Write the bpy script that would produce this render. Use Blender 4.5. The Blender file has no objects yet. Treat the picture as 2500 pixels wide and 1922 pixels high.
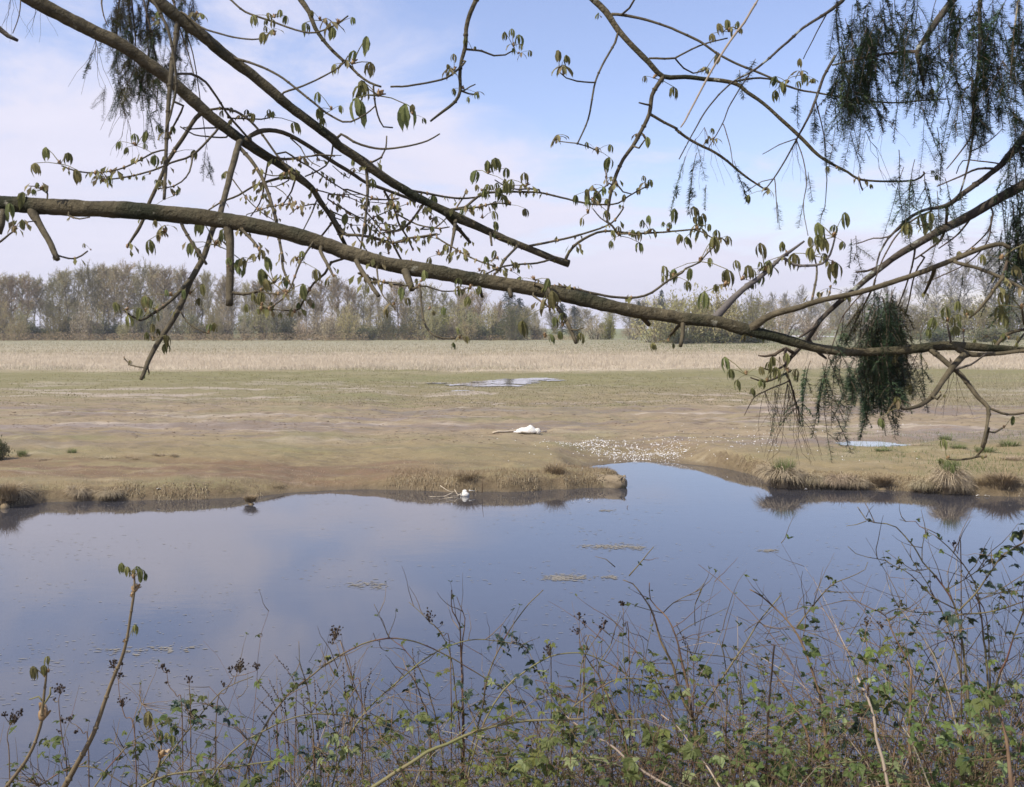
import bpy, math, random
import numpy as np
from mathutils import Vector, Matrix, noise as mnoise
R = math.radians
random.seed(7); rng = np.random.default_rng(7)
sc = bpy.context.scene
col = sc.collection
# ------------------------------------------------------------------ camera, sky, sun, exposure
F, HY, CZ = 2400.0, 795.0, 3.4          # focal length and horizon row in photo pixels, eye height above the water
cam_d = bpy.data.cameras.new('camera'); cam = bpy.data.objects.new('camera', cam_d); col.objects.link(cam)
cam.location = (0, 0, CZ); cam.rotation_euler = (R(90), 0, 0)
cam_d.sensor_width = 36; cam_d.lens = 36*F/2500; cam_d.shift_y = -(961-HY)/2500
cam_d.clip_start = 0.1; cam_d.clip_end = 6000
cam_d.dof.use_dof = True; cam_d.dof.focus_distance = 9.0; cam_d.dof.aperture_fstop = 9.0
sc.camera = cam
SUN_EL, SUN_AZ = 50.0, 236.0            # azimuth clockwise from +Y: to the left, a little behind the camera
sd_ = bpy.data.lights.new('sun', 'SUN'); sd_.energy = 4.5; sd_.angle = R(0.53); sd_.color = (1.0, 0.94, 0.82)
sun = bpy.data.objects.new('sun', sd_); col.objects.link(sun)
tosun = Vector((math.sin(R(SUN_AZ))*math.cos(R(SUN_EL)), math.cos(R(SUN_AZ))*math.cos(R(SUN_EL)), math.sin(R(SUN_EL))))
sun.rotation_euler = tosun.to_track_quat('Z', 'Y').to_euler(); sun.location = tosun*60
wd = bpy.data.worlds.new('World'); sc.world = wd; wd.use_nodes = True
def build_world():
    nt = wd.node_tree; nt.nodes.clear(); N = nt.nodes.new; L = nt.links.new
    out = N('ShaderNodeOutputWorld'); bg = N('ShaderNodeBackground'); bg.inputs[1].default_value = 0.15
    sky = N('ShaderNodeTexSky'); sky.sky_type = 'NISHITA'; sky.sun_disc = False
    sky.sun_elevation = R(SUN_EL); sky.sun_rotation = R(SUN_AZ); sky.dust_density = 0.6; sky.air_density = 1.1; sky.ozone_density = 4.0
    tc = N('ShaderNodeTexCoord'); sep = N('ShaderNodeSeparateXYZ'); L(tc.outputs['Generated'], sep.inputs[0])
    def M(op, a, b=None, clamp=False):
        m = N('ShaderNodeMath'); m.operation = op; m.use_clamp = clamp
        for i, v in enumerate((a, b)):
            if v is None: continue
            if isinstance(v, (int, float)): m.inputs[i].default_value = v
            else: L(v, m.inputs[i])
        return m.outputs[0]
    # project the direction on a cloud deck, so the clouds flatten towards the horizon
    zc = M('ADD', M('MAXIMUM', sep.outputs[2], 0.0), 0.13)
    cx = M('DIVIDE', sep.outputs[0], zc); cy = M('DIVIDE', sep.outputs[1], zc)
    cmb = N('ShaderNodeCombineXYZ'); L(cx, cmb.inputs[0]); L(cy, cmb.inputs[1])
    def nz(scale, det, rough, dist, off):
        mp = N('ShaderNodeMapping'); mp.inputs['Location'].default_value = off; L(cmb.outputs[0], mp.inputs[0])
        n = N('ShaderNodeTexNoise'); n.inputs['Scale'].default_value = scale; n.inputs['Detail'].default_value = det
        n.inputs['Roughness'].default_value = rough; n.inputs['Distortion'].default_value = dist; L(mp.outputs[0], n.inputs[0]); return n.outputs[0]
    big = nz(0.42, 3, 0.5, 0.3, (3.1, 1.7, 0.4)); fine = nz(1.5, 8, 0.6, 0.5, (0.3, 5.2, 1.4))
    left = M('MULTIPLY', M('SUBTRACT', -0.015, sep.outputs[0]), 1.7)          # the cloud bank stands to the left
    low = M('MULTIPLY', M('SUBTRACT', 0.175, sep.outputs[2]), 2.6)             # and thickens to haze low down
    low = M('MAXIMUM', low, -0.12)
    left = M('MINIMUM', M('MAXIMUM', left, -0.14), 0.30)
    s = M('ADD', M('ADD', M('MULTIPLY', M('SUBTRACT', big, 0.5), 1.0), M('MULTIPLY', M('SUBTRACT', fine, 0.5), 1.25)), M('ADD', left, low))
    mr = N('ShaderNodeMapRange'); mr.interpolation_type = 'SMOOTHSTEP'; L(s, mr.inputs[0])
    mr.inputs[1].default_value = -0.12; mr.inputs[2].default_value = 0.30; mr.inputs[3].default_value = 0.11; mr.inputs[4].default_value = 0.97
    mix = N('ShaderNodeMix'); mix.data_type = 'RGBA'; L(mr.outputs[0], mix.inputs[0])
    tint = N('ShaderNodeMix'); tint.data_type = 'RGBA'; tint.blend_type = 'MULTIPLY'; tint.inputs[0].default_value = 1; L(sky.outputs[0], tint.inputs[6]); tint.inputs[7].default_value = (1.12, 0.97, 1.05, 1); L(tint.outputs[2], mix.inputs[6])
    sh = N('ShaderNodeMix'); sh.data_type = 'RGBA'; L(fine, sh.inputs[0])
    sh.inputs[6].default_value = (3.9, 3.95, 4.9, 1); sh.inputs[7].default_value = (4.9, 4.75, 5.5, 1)
    L(sh.outputs[2], mix.inputs[7]); L(mix.outputs[2], bg.inputs[0]); L(bg.outputs[0], out.inputs[0])
build_world()
vs = sc.view_settings; vs.view_transform = 'Standard'; vs.look = 'None'; vs.gamma = 1.0; vs.use_curve_mapping = False; vs.exposure = 0.32
sc.cycles.use_denoising = True; sc.cycles.max_bounces = 6; sc.cycles.transparent_max_bounces = 6
sc.cycles.caustics_reflective = False; sc.cycles.caustics_refractive = False

# ------------------------------------------------------------------ helpers
def at(px, py, Y): return Vector(((px-1250)/F*Y, Y, CZ-(py-HY)/F*Y))
def on_plane(px, py, z): return at(px, py, (CZ-z)*F/(py-HY))
WLOC = {}
def wloc(o): return WLOC.get(o.name, Vector((0, 0, 0))) if o else Vector((0, 0, 0))
def tag(o, label=None, cat=None, group=None, kind=None):
    if label: o['label'] = label
    if cat: o['category'] = cat
    if group: o['group'] = group
    if kind: o['kind'] = kind
    return o
def link(name, data, loc, parent=None):
    o = bpy.data.objects.new(name, data); col.objects.link(o)
    o.location = Vector(loc)-wloc(parent); WLOC[o.name] = Vector(loc)
    if parent: o.parent = parent
    return o
def empty(name, loc, label, cat, group=None): return tag(link(name, None, loc), label, cat, group)
class MB:
    def __init__(s): s.v = []; s.f = []; s.mi = []
    def add(s, vs, fs, mi=0):
        b = len(s.v); s.v.extend(vs); s.f.extend([tuple(i+b for i in f) for f in fs]); s.mi.extend([mi]*len(fs))
    def tube(s, pts, rad, n=6, mi=0, cap=True, lump=0.0):
        m = len(pts); b = len(s.v); up = None
        for i, p in enumerate(pts):
            t = (pts[min(i+1, m-1)]-pts[max(i-1, 0)])
            t = t.normalized() if t.length > 1e-9 else Vector((0, 0, 1))
            if up is None:
                up = t.orthogonal().normalized()
            else:
                up = up-t*up.dot(t); up = up.normalized() if up.length > 1e-6 else t.orthogonal().normalized()
            w = t.cross(up); r = rad[i]
            for k in range(n):
                a = 2*math.pi*k/n; rr = r
                if lump: rr *= 1+lump*mnoise.noise(Vector((p.x*9+math.cos(a), p.y*9+math.sin(a), p.z*9)))
                s.v.append(p+(up*math.cos(a)+w*math.sin(a))*rr)
        for i in range(m-1):
            for k in range(n):
                a, c = b+i*n+k, b+i*n+(k+1) % n
                s.f.append((a, c, c+n, a+n)); s.mi.append(mi)
        if cap:
            s.f.append(tuple(b+k for k in range(n))[::-1]); s.f.append(tuple(b+(m-1)*n+k for k in range(n))); s.mi.extend([mi, mi])
    def tri(s, a, b_, c, mi=0):
        n = len(s.v); s.v.extend((a, b_, c)); s.f.append((n, n+1, n+2)); s.mi.append(mi)
    def quad(s, a, b_, c, d, mi=0):
        n = len(s.v); s.v.extend((a, b_, c, d)); s.f.append((n, n+1, n+2, n+3)); s.mi.append(mi)
    def ball(s, c, r, mi=0, q=None, n=6, k=3):
        b = len(s.v); sx = q or (1, 1, 1)
        s.v.append(c+Vector((0, 0, -r*sx[2])))
        for j in range(1, k):
            ph = -math.pi/2+math.pi*j/k
            for i in range(n):
                a = 2*math.pi*i/n
                s.v.append(c+Vector((math.cos(a)*math.cos(ph)*r*sx[0], math.sin(a)*math.cos(ph)*r*sx[1], math.sin(ph)*r*sx[2])))
        s.v.append(c+Vector((0, 0, r*sx[2]))); e = len(s.v)-1
        for i in range(n):
            s.f.append((b, b+1+(i+1) % n, b+1+i)); s.mi.append(mi)
            for j in range(k-2):
                o = b+1+j*n; s.f.append((o+i, o+(i+1) % n, o+n+(i+1) % n, o+n+i)); s.mi.append(mi)
            o = b+1+(k-2)*n; s.f.append((o+i, o+(i+1) % n, e)); s.mi.append(mi)
    def mesh(s, name, mats, org=Vector((0, 0, 0)), smooth=True):
        me = bpy.data.meshes.new(name)
        v = np.array([tuple(p) for p in s.v], dtype=np.float64).reshape(-1, 3)-np.array(tuple(org))
        me.from_pydata(v.tolist(), [], s.f)
        for m in (mats if isinstance(mats, (list, tuple)) else [mats]): me.materials.append(m)
        if any(s.mi): me.polygons.foreach_set('material_index', s.mi)
        if smooth: me.polygons.foreach_set('use_smooth', [True]*len(me.polygons))
        me.update(); return me
    def build(s, name, mats, parent=None, org=None, smooth=True):
        if org is None: org = wloc(parent)
        return link(name, s.mesh(name, mats, org, smooth), org, parent)
def fast_mesh(name, V, Fq, mat, smooth=True):
    me = bpy.data.meshes.new(name); V = np.asarray(V, dtype=np.float32); Fq = np.asarray(Fq, dtype=np.int32); k = Fq.shape[1]
    me.vertices.add(len(V)); me.vertices.foreach_set('co', V.ravel())
    me.loops.add(Fq.size); me.loops.foreach_set('vertex_index', Fq.ravel())
    me.polygons.add(len(Fq)); me.polygons.foreach_set('loop_start', np.arange(len(Fq), dtype=np.int32)*k)
    if smooth: me.polygons.foreach_set('use_smooth', np.ones(len(Fq), dtype=bool))
    me.materials.append(mat); me.update(calc_edges=True); me.validate(); return me
def spline(P, step):
    """Catmull-Rom through P (tuples of any length), resampled about every `step` units of the first two values"""
    P = [tuple(map(float, p)) for p in P]; out = []
    Q = [tuple(2*a-b for a, b in zip(P[0], P[1]))]+P+[tuple(2*a-b for a, b in zip(P[-1], P[-2]))]
    for i in range(1, len(Q)-2):
        p0, p1, p2, p3 = Q[i-1:i+3]; d = math.dist(p1[:3], p2[:3]) if len(p1) > 4 else math.dist(p1[:2], p2[:2])
        n = max(1, int(d/step))
        for k in range(n):
            t = k/n
            out.append(tuple(0.5*((2*b)+(-a+c)*t+(2*a-5*b+4*c-d_)*t*t+(-a+3*b-3*c+d_)*t**3) for a, b, c, d_ in zip(p0, p1, p2, p3)))
    out.append(P[-1]); return out
def vspline(P, n):
    V = [tuple(p) for p in P]; Q = [tuple(2*a-b for a, b in zip(V[0], V[1]))]+V+[tuple(2*a-b for a, b in zip(V[-1], V[-2]))]; out = []
    for i in range(1, len(Q)-2):
        p0, p1, p2, p3 = Q[i-1:i+3]
        for k in range(n):
            t = k/n
            out.append(Vector(tuple(0.5*((2*b)+(-a+c)*t+(2*a-5*b+4*c-d_)*t*t+(-a+3*b-3*c+d_)*t**3) for a, b, c, d_ in zip(p0, p1, p2, p3))))
    out.append(Vector(V[-1])); return out
def vnoise(x, y, seed=0):
    """smooth value noise on arrays, -1..1"""
    xi = np.floor(x).astype(np.int64); yi = np.floor(y).astype(np.int64); xf = x-xi; yf = y-yi
    def h(a, b):
        n = (a*374761393+b*668265263+seed*982451653) & 0x7fffffff; n = ((n ^ (n >> 13))*1274126177) & 0x7fffffff
        return ((n ^ (n >> 16)) & 0xffff)/32767.5-1
    u = xf*xf*(3-2*xf); v = yf*yf*(3-2*yf)
    return (h(xi, yi)*(1-u)+h(xi+1, yi)*u)*(1-v)+(h(xi, yi+1)*(1-u)+h(xi+1, yi+1)*u)*v
def fbm(x, y, seed=0, o=4):
    s = 0; a = 1; t = 0
    for i in range(o): s = s+a*vnoise(x*2**i, y*2**i, seed+i); t += a; a *= 0.5
    return s/t
def ordinal(n): return f"{n}{'th' if 10 <= n % 100 <= 20 else {1:'st',2:'nd',3:'rd'}.get(n % 10,'th')}"

# ------------------------------------------------------------------ materials
def mat(name, c1, c2=None, scale=5.0, rough=0.85, detail=4, bump=0.0, bscale=None, c3=None, t3=(0.6, 0.7), s3=None, transl=0.0, spec=0.25, c4=None, s4=20, stretch=None, rand=0.0, world=False):
    m = bpy.data.materials.new(name); m.use_nodes = True; nt = m.node_tree; nt.nodes.clear(); N = nt.nodes.new; L = nt.links.new
    out = N('ShaderNodeOutputMaterial'); bs = N('ShaderNodeBsdfPrincipled'); bs.inputs['Roughness'].default_value = rough
    bs.inputs['Specular IOR Level'].default_value = spec
    if world: co = N('ShaderNodeNewGeometry').outputs['Position']
    else: co = N('ShaderNodeTexCoord').outputs['Object']
    if stretch:
        mp = N('ShaderNodeMapping'); mp.inputs['Scale'].default_value = stretch; L(co, mp.inputs[0]); co = mp.outputs[0]
    def nz(s, d=detail, r=0.6):
        n = N('ShaderNodeTexNoise'); n.inputs['Scale'].default_value = s; n.inputs['Detail'].default_value = d; n.inputs['Roughness'].default_value = r; L(co, n.inputs[0]); return n.outputs[0]
    cur = None
    if c2:
        mr = N('ShaderNodeMapRange'); L(nz(scale), mr.inputs[0]); mr.inputs[1].default_value = 0.34; mr.inputs[2].default_value = 0.66
        mx = N('ShaderNodeMix'); mx.data_type = 'RGBA'; L(mr.outputs[0], mx.inputs[0]); mx.inputs[6].default_value = (*c1, 1); mx.inputs[7].default_value = (*c2, 1); cur = mx.outputs[2]
    else:
        rgb = N('ShaderNodeRGB'); rgb.outputs[0].default_value = (*c1, 1); cur = rgb.outputs[0]
    if c3:
        mr = N('ShaderNodeMapRange'); L(nz(s3 or scale*2.7), mr.inputs[0]); mr.inputs[1].default_value, mr.inputs[2].default_value = t3
        mx = N('ShaderNodeMix'); mx.data_type = 'RGBA'; L(mr.outputs[0], mx.inputs[0]); L(cur, mx.inputs[6]); mx.inputs[7].default_value = (*c3, 1); cur = mx.outputs[2]
    if c4:
        mr = N('ShaderNodeMapRange'); L(nz(s4, 3), mr.inputs[0]); mr.inputs[1].default_value, mr.inputs[2].default_value = 0.66, 0.72
        mx = N('ShaderNodeMix'); mx.data_type = 'RGBA'; L(mr.outputs[0], mx.inputs[0]); L(cur, mx.inputs[6]); mx.inputs[7].default_value = (*c4, 1); cur = mx.outputs[2]
    if rand:
        oi = N('ShaderNodeObjectInfo'); hs = N('ShaderNodeHueSaturation'); L(cur, hs.inputs['Color'])
        for k, (inp, base, amp) in enumerate((('Value', 1, rand), ('Hue', 0.5, rand*0.10))):
            w = N('ShaderNodeMath'); w.operation = 'MULTIPLY_ADD'; w.inputs[1].default_value = 2*amp; w.inputs[2].default_value = base-amp
            if k: 
                wn = N('ShaderNodeTexWhiteNoise'); wn.noise_dimensions = '1D'; L(oi.outputs['Random'], wn.inputs['W']); L(wn.outputs['Value'], w.inputs[0])
            else: L(oi.outputs['Random'], w.inputs[0])
            L(w.outputs[0], hs.inputs[inp])
        cur = hs.outputs[0]
    L(cur, bs.inputs['Base Color'])
    if bump:
        b = N('ShaderNodeBump'); b.inputs['Strength'].default_value = bump; b.inputs['Distance'].default_value = 0.02
        L(nz(bscale or scale*4, 6), b.inputs['Height']); L(b.outputs[0], bs.inputs['Normal'])
    if transl:
        tr = N('ShaderNodeBsdfTranslucent'); L(cur, tr.inputs[0]); mxs = N('ShaderNodeMixShader'); mxs.inputs[0].default_value = transl
        L(bs.outputs[0], mxs.inputs[1]); L(tr.outputs[0], mxs.inputs[2]); L(mxs.outputs[0], out.inputs[0])
    else: L(bs.outputs[0], out.inputs[0])
    return m
M = {}
M['bark'] = mat('chestnut_bark', (0.062, 0.051, 0.029), (0.15, 0.123, 0.074), 16, 0.9, 8, 1.0, 55, c3=(0.027, 0.029, 0.015), t3=(0.46, 0.6), s3=4, c4=(0.23, 0.215, 0.16), s4=24)
M['twig'] = mat('chestnut_twig_bark', (0.06, 0.049, 0.03), (0.12, 0.098, 0.06), 22, 0.8, 4, 0.4, 90)
M['young'] = mat('grey_young_bark', (0.10, 0.088, 0.082), (0.15, 0.13, 0.11), 18, 0.7, 4, 0.3, 80)
M['bud'] = mat('bud_scales', (0.23, 0.13, 0.065), (0.30, 0.21, 0.10), 60, 0.45, 3, spec=0.4)
M['cleaf'] = mat('young_chestnut_leaf', (0.14, 0.15, 0.05), (0.29, 0.28, 0.115), 40, 0.65, 3, 0.4, 160, transl=0.45, rand=0.38)
M['cleaf_b'] = mat('bronze_chestnut_leaf', (0.21, 0.17, 0.085), (0.27, 0.24, 0.12), 55, 0.6, 3, 0.3, 160, transl=0.35, rand=0.25)
M['firbark'] = mat('fir_bark', (0.05, 0.04, 0.03), (0.09, 0.075, 0.06), 14, 0.95, 6, 0.8, 40, c3=(0.28, 0.29, 0.25), t3=(0.58, 0.66), s3=20)
M['firtwig'] = mat('fir_twig', (0.07, 0.05, 0.035), (0.11, 0.085, 0.06), 30, 0.9)
M['needle'] = mat('fir_needle', (0.038, 0.066, 0.036), (0.07, 0.105, 0.048), 14, 0.55, 2, transl=0.15, rand=0.25)
M['oldneedle'] = mat('old_fir_needle', (0.065, 0.075, 0.033), (0.12, 0.10, 0.05), 9, 0.6, 2, transl=0.2, rand=0.25)  # older needles, olive to brown, mixed in among the green sprays
M['cane'] = mat('bramble_cane', (0.13, 0.095, 0.06), (0.17, 0.15, 0.075), 9, 0.75, 3, c3=(0.15, 0.075, 0.055), t3=(0.55, 0.62), s3=4)
M['cane_g'] = mat('green_cane', (0.16, 0.16, 0.06), (0.20, 0.16, 0.085), 6, 0.7, 3)
M['deadstem'] = mat('dead_stem', (0.26, 0.215, 0.155), (0.36, 0.30, 0.22), 8, 0.9, 3, rand=0.2)
M['brownstem'] = mat('brown_stem', (0.11, 0.07, 0.042), (0.21, 0.145, 0.085), 7, 0.9, 3, rand=0.2)
M['bl1'] = mat('bramble_leaf_bright', (0.10, 0.125, 0.03), (0.155, 0.17, 0.048), 40, 0.55, 2, 0.3, 120, transl=0.3, rand=0.25)
M['bl2'] = mat('bramble_leaf_green', (0.07, 0.095, 0.027), (0.11, 0.13, 0.042), 40, 0.5, 2, 0.3, 120, transl=0.28, rand=0.25)
M['bl3'] = mat('bramble_leaf_old', (0.022, 0.042, 0.026), (0.04, 0.065, 0.034), 40, 0.4, 2, 0.3, 120, transl=0.12, spec=0.45, rand=0.2)
M['bl4'] = mat('bramble_leaf_silver', (0.15, 0.185, 0.075), (0.22, 0.245, 0.115), 40, 0.7, 2, 0.2, 120, transl=0.25, rand=0.2)
M['seed'] = mat('dried_seed', (0.025, 0.018, 0.015), (0.05, 0.035, 0.025), 30, 0.8)
M['straw'] = mat('straw', (0.33, 0.265, 0.17), (0.46, 0.38, 0.26), 3, 0.9, 3, transl=0.15, rand=0.12)
M['strawfield'] = mat('pale_dry_grass', (0.50, 0.425, 0.32), (0.62, 0.54, 0.42), 0.35, 0.95, 5, transl=0.3)
M['greygrass'] = mat('grey_green_grass', (0.33, 0.295, 0.19), (0.45, 0.385, 0.27), 0.12, 0.95, 5, transl=0.3)
M['grass'] = mat('green_grass', (0.115, 0.15, 0.05), (0.17, 0.20, 0.075), 6, 0.8, 3, transl=0.2)
M['brownstraw'] = mat('brown_grass', (0.23, 0.17, 0.10), (0.33, 0.255, 0.16), 5, 0.95, 3, transl=0.1)
M['feather'] = mat('white_feather', (0.80, 0.78, 0.76), (0.72, 0.70, 0.70), 20, 0.8, transl=0.15)
M['white'] = mat('white_plumage', (0.76, 0.73, 0.67), (0.62, 0.58, 0.51), 14, 0.85, 6, 0.9, 45)
M['clod'] = mat('mud_clod', (0.085, 0.06, 0.04), (0.15, 0.11, 0.07), 3, 0.95, 4)
M['scum'] = mat('floating_scum', (0.17, 0.155, 0.13), (0.24, 0.22, 0.185), 2, 0.9, 4)
M['logm'] = mat('muddy_log', (0.20, 0.155, 0.10), (0.29, 0.235, 0.16), 4, 0.95, 6, 0.9, 14, c3=(0.15, 0.155, 0.06), t3=(0.52, 0.62), s3=2.2)
M['stick'] = mat('bleached_stick', (0.45, 0.37, 0.27), (0.55, 0.47, 0.36), 6, 0.9)
# ------------------------------------------------------------------ ground, water, puddles
FZ = 0.40                               # level of the field above the water
def field_material():
    m = bpy.data.materials.new('mudflat_and_field'); m.use_nodes = True; nt = m.node_tree; nt.nodes.clear(); N = nt.nodes.new; L = nt.links.new
    out = N('ShaderNodeOutputMaterial'); bs = N('ShaderNodeBsdfPrincipled'); L(bs.outputs[0], out.inputs[0]); bs.inputs['Specular IOR Level'].default_value = 0.25
    pos = N('ShaderNodeNewGeometry').outputs['Position']
    def nz(s, d=5, r=0.6, st=(1, 1, 1), off=(0, 0, 0), dist=0.0):
        mp = N('ShaderNodeMapping'); mp.inputs['Scale'].default_value = st; mp.inputs['Location'].default_value = off; L(pos, mp.inputs[0])
        n = N('ShaderNodeTexNoise'); n.inputs['Scale'].default_value = s; n.inputs['Detail'].default_value = d; n.inputs['Roughness'].default_value = r; n.inputs['Distortion'].default_value = dist
        L(mp.outputs[0], n.inputs[0]); return n.outputs[0]
    def mth(op, a, b=None, c=None, clamp=False):
        n = N('ShaderNodeMath'); n.operation = op; n.use_clamp = clamp
        for i, v in enumerate((a, b, c)):
            if v is None: continue
            if isinstance(v, (int, float)): n.inputs[i].default_value = v
            else: L(v, n.inputs[i])
        return n.outputs[0]
    def rng_(v, a, b):
        n = N('ShaderNodeMapRange'); n.interpolation_type = 'SMOOTHSTEP'; L(v, n.inputs[0]); n.inputs[1].default_value = a; n.inputs[2].default_value = b; return n.outputs[0]
    def mix(f, a, b):
        n = N('ShaderNodeMix'); n.data_type = 'RGBA'; L(f, n.inputs[0]) if not isinstance(f, float) else None
        if isinstance(f, float): n.inputs[0].default_value = f
        for i, v in ((6, a), (7, b)):
            if isinstance(v, tuple): n.inputs[i].default_value = (*v, 1)
            else: L(v, n.inputs[i])
        return n.outputs[2]
    sep = N('ShaderNodeSeparateXYZ'); L(pos, sep.inputs[0])
    # distance across the field, its zones pushed about by noise
    lg = mth('LOGARITHM', mth('MAXIMUM', sep.outputs[1], 5.0), 10.0)
    wob = mth('MULTIPLY', mth('SUBTRACT', nz(0.12, 4, 0.55, (0.5, 1, 1)), 0.5), 0.22)
    t = mth('DIVIDE', mth('SUBTRACT', mth('ADD', lg, wob), 1.2), 1.2)     # 1.2 (16 m) .. 2.4 (250 m)
    cr = N('ShaderNodeValToRGB'); L(t, cr.inputs[0]); e = cr.color_ramp.elements
    def pos_of(Y): return (math.log10(Y)-1.2)/1.2
    stops = [(16.5, (0.215, 0.165, 0.087)), (21, (0.24, 0.187, 0.10)), (24, (0.225, 0.178, 0.094)), (27.5, (0.262, 0.203, 0.128)), (33, (0.25, 0.194, 0.124)),
             (39, (0.238, 0.19, 0.115)), (48, (0.198, 0.172, 0.085)), (60, (0.185, 0.168, 0.075)), (66, (0.27, 0.225, 0.14)), (72, (0.45, 0.375, 0.275)), (98, (0.44, 0.37, 0.275)), (115, (0.34, 0.295, 0.205)),
             (170, (0.27, 0.25, 0.165)), (230, (0.18, 0.185, 0.09))]
    e[0].position = max(0, pos_of(stops[0][0])); e[0].color = (*stops[0][1], 1); e[1].position = 1; e[1].color = (*stops[-1][1], 1)
    for Y, c in stops[1:-1]:
        k = e.new(min(0.999, pos_of(Y))); k.color = (*c, 1)
    c = cr.outputs[0]
    near = rng_(sep.outputs[1], 60.0, 42.0)
    # green algae film
    c = mix(mth('MULTIPLY', rng_(nz(0.5, 6, 0.65, (0.55, 1, 1)), 0.46, 0.68), mth('MULTIPLY', near, 0.6)), c, (0.185, 0.175, 0.085))
    # bare pinkish silt in streaks
    c = mix(mth('MULTIPLY', rng_(nz(0.33, 7, 0.65, (0.32, 1.3, 1), (4, 9, 0), 0.6), 0.53, 0.60), mth('MULTIPLY', rng_(sep.outputs[1], 24.0, 29.0), mth('MULTIPLY', near, 0.85))), c, (0.36, 0.30, 0.245))
    # rusty brown stains on the strip behind the bank
    strip = mth('MULTIPLY', rng_(sep.outputs[1], 19.6, 20.6), rng_(sep.outputs[1], 23.4, 21.9))
    c = mix(mth('MULTIPLY', mth('MULTIPLY', strip, rng_(sep.outputs[0], 0.0, -3.0)), mth('MULTIPLY', rng_(nz(0.9, 6, 0.6, (0.35, 1.4, 1), (1, 2, 0)), 0.38, 0.56), 0.85)), c, (0.155, 0.092, 0.058))
    # dark wet clods and prints
    dk = mth('MULTIPLY', rng_(nz(2.6, 8, 0.7, (0.5, 1.5, 1), (7, 3, 0), 0.4), 0.545, 0.62), mth('MULTIPLY', rng_(sep.outputs[1], 24.0, 29.0), rng_(sep.outputs[1], 52.0, 36.0)))
    dk = mth('MULTIPLY', dk, rng_(nz(0.25, 3, 0.5, (0.5, 1, 1), (2, 5, 0)), 0.4, 0.55))
    c = mix(mth('MULTIPLY', dk, 0.75), c, (0.115, 0.08, 0.05))
    # wet red-brown streaks with a sheen
    wz = mth('MULTIPLY', mth('MULTIPLY', rng_(sep.outputs[1], 23.5, 26.0), rng_(sep.outputs[1], 43.0, 35.0)), rng_(nz(0.45, 7, 0.65, (0.22, 1.3, 1), (14, 3, 0), 0.5), 0.49, 0.58))
    c = mix(mth('MULTIPLY', wz, 0.6), c, (0.165, 0.115, 0.08))
    # dry crumbs, fine speckle
    sp = nz(16, 4, 0.75, (0.7, 1, 1)); fade = rng_(sep.outputs[1], 60.0, 20.0)
    c = mix(mth('MULTIPLY', rng_(sp, 0.55, 0.70), mth('MULTIPLY', fade, 0.8)), c, (0.14, 0.115, 0.06))
    c = mix(mth('MULTIPLY', rng_(sp, 0.42, 0.30), mth('MULTIPLY', fade, 0.5)), c, (0.40, 0.345, 0.25))
    # blotches and streaks at every distance
    st1 = nz(1.1, 6, 0.7, (0.35, 1.2, 1), (3, 8, 0), 0.3); st2 = nz(0.35, 5, 0.65, (0.25, 1, 1), (9, 1, 0), 0.3)
    far_f = rng_(sep.outputs[1], 120.0, 60.0)
    c = mix(mth('MULTIPLY', rng_(st1, 0.52, 0.70), mth('MULTIPLY', far_f, 0.6)), c, (0.14, 0.112, 0.06))
    c = mix(mth('MULTIPLY', rng_(st1, 0.46, 0.30), mth('MULTIPLY', far_f, 0.40)), c, (0.39, 0.33, 0.235))
    c = mix(mth('MULTIPLY', rng_(st2, 0.52, 0.66), mth('MULTIPLY', rng_(sep.outputs[1], 30.0, 42.0), mth('MULTIPLY', far_f, 0.45))), c, (0.165, 0.17, 0.07))
    # bare earth on the cut bank
    nrm = N('ShaderNodeSeparateXYZ'); L(N('ShaderNodeNewGeometry').outputs['True Normal'], nrm.inputs[0])
    cut = mth('MULTIPLY', rng_(nrm.outputs[2], 0.93, 0.72), rng_(sep.outputs[1], 27.0, 24.0))
    c = mix(mth('MULTIPLY', cut, 0.85), c, mix(rng_(nz(6, 6, 0.7), 0.35, 0.65), (0.085, 0.06, 0.035), (0.19, 0.145, 0.085)))
    # the damp foot of the bank
    wet = rng_(sep.outputs[2], 0.10, 0.015)
    c = mix(mth('MULTIPLY', wet, 0.75), c, (0.115, 0.088, 0.052))
    bank = mth('MULTIPLY', rng_(sep.outputs[2], 0.34, 0.24), mth('MULTIPLY', rng_(nz(5, 6, 0.7), 0.40, 0.6), 0.6))
    c = mix(bank, c, (0.15, 0.11, 0.065))
    L(c, bs.inputs['Base Color'])
    L(mth('MULTIPLY_ADD', mth('MAXIMUM', wet, mth('MULTIPLY', wz, 1.4)), -0.3, 0.9), bs.inputs['Roughness'])
    bp = N('ShaderNodeBump'); bp.inputs['Strength'].default_value = 0.8; bp.inputs['Distance'].default_value = 0.05
    L(mth('ADD', nz(7, 7, 0.7, (0.6, 1, 1)), mth('MULTIPLY', nz(30, 4, 0.7), 0.4)), bp.inputs['Height']); L(bp.outputs[0], bs.inputs['Normal'])
    return m
M['field'] = field_material()
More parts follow.
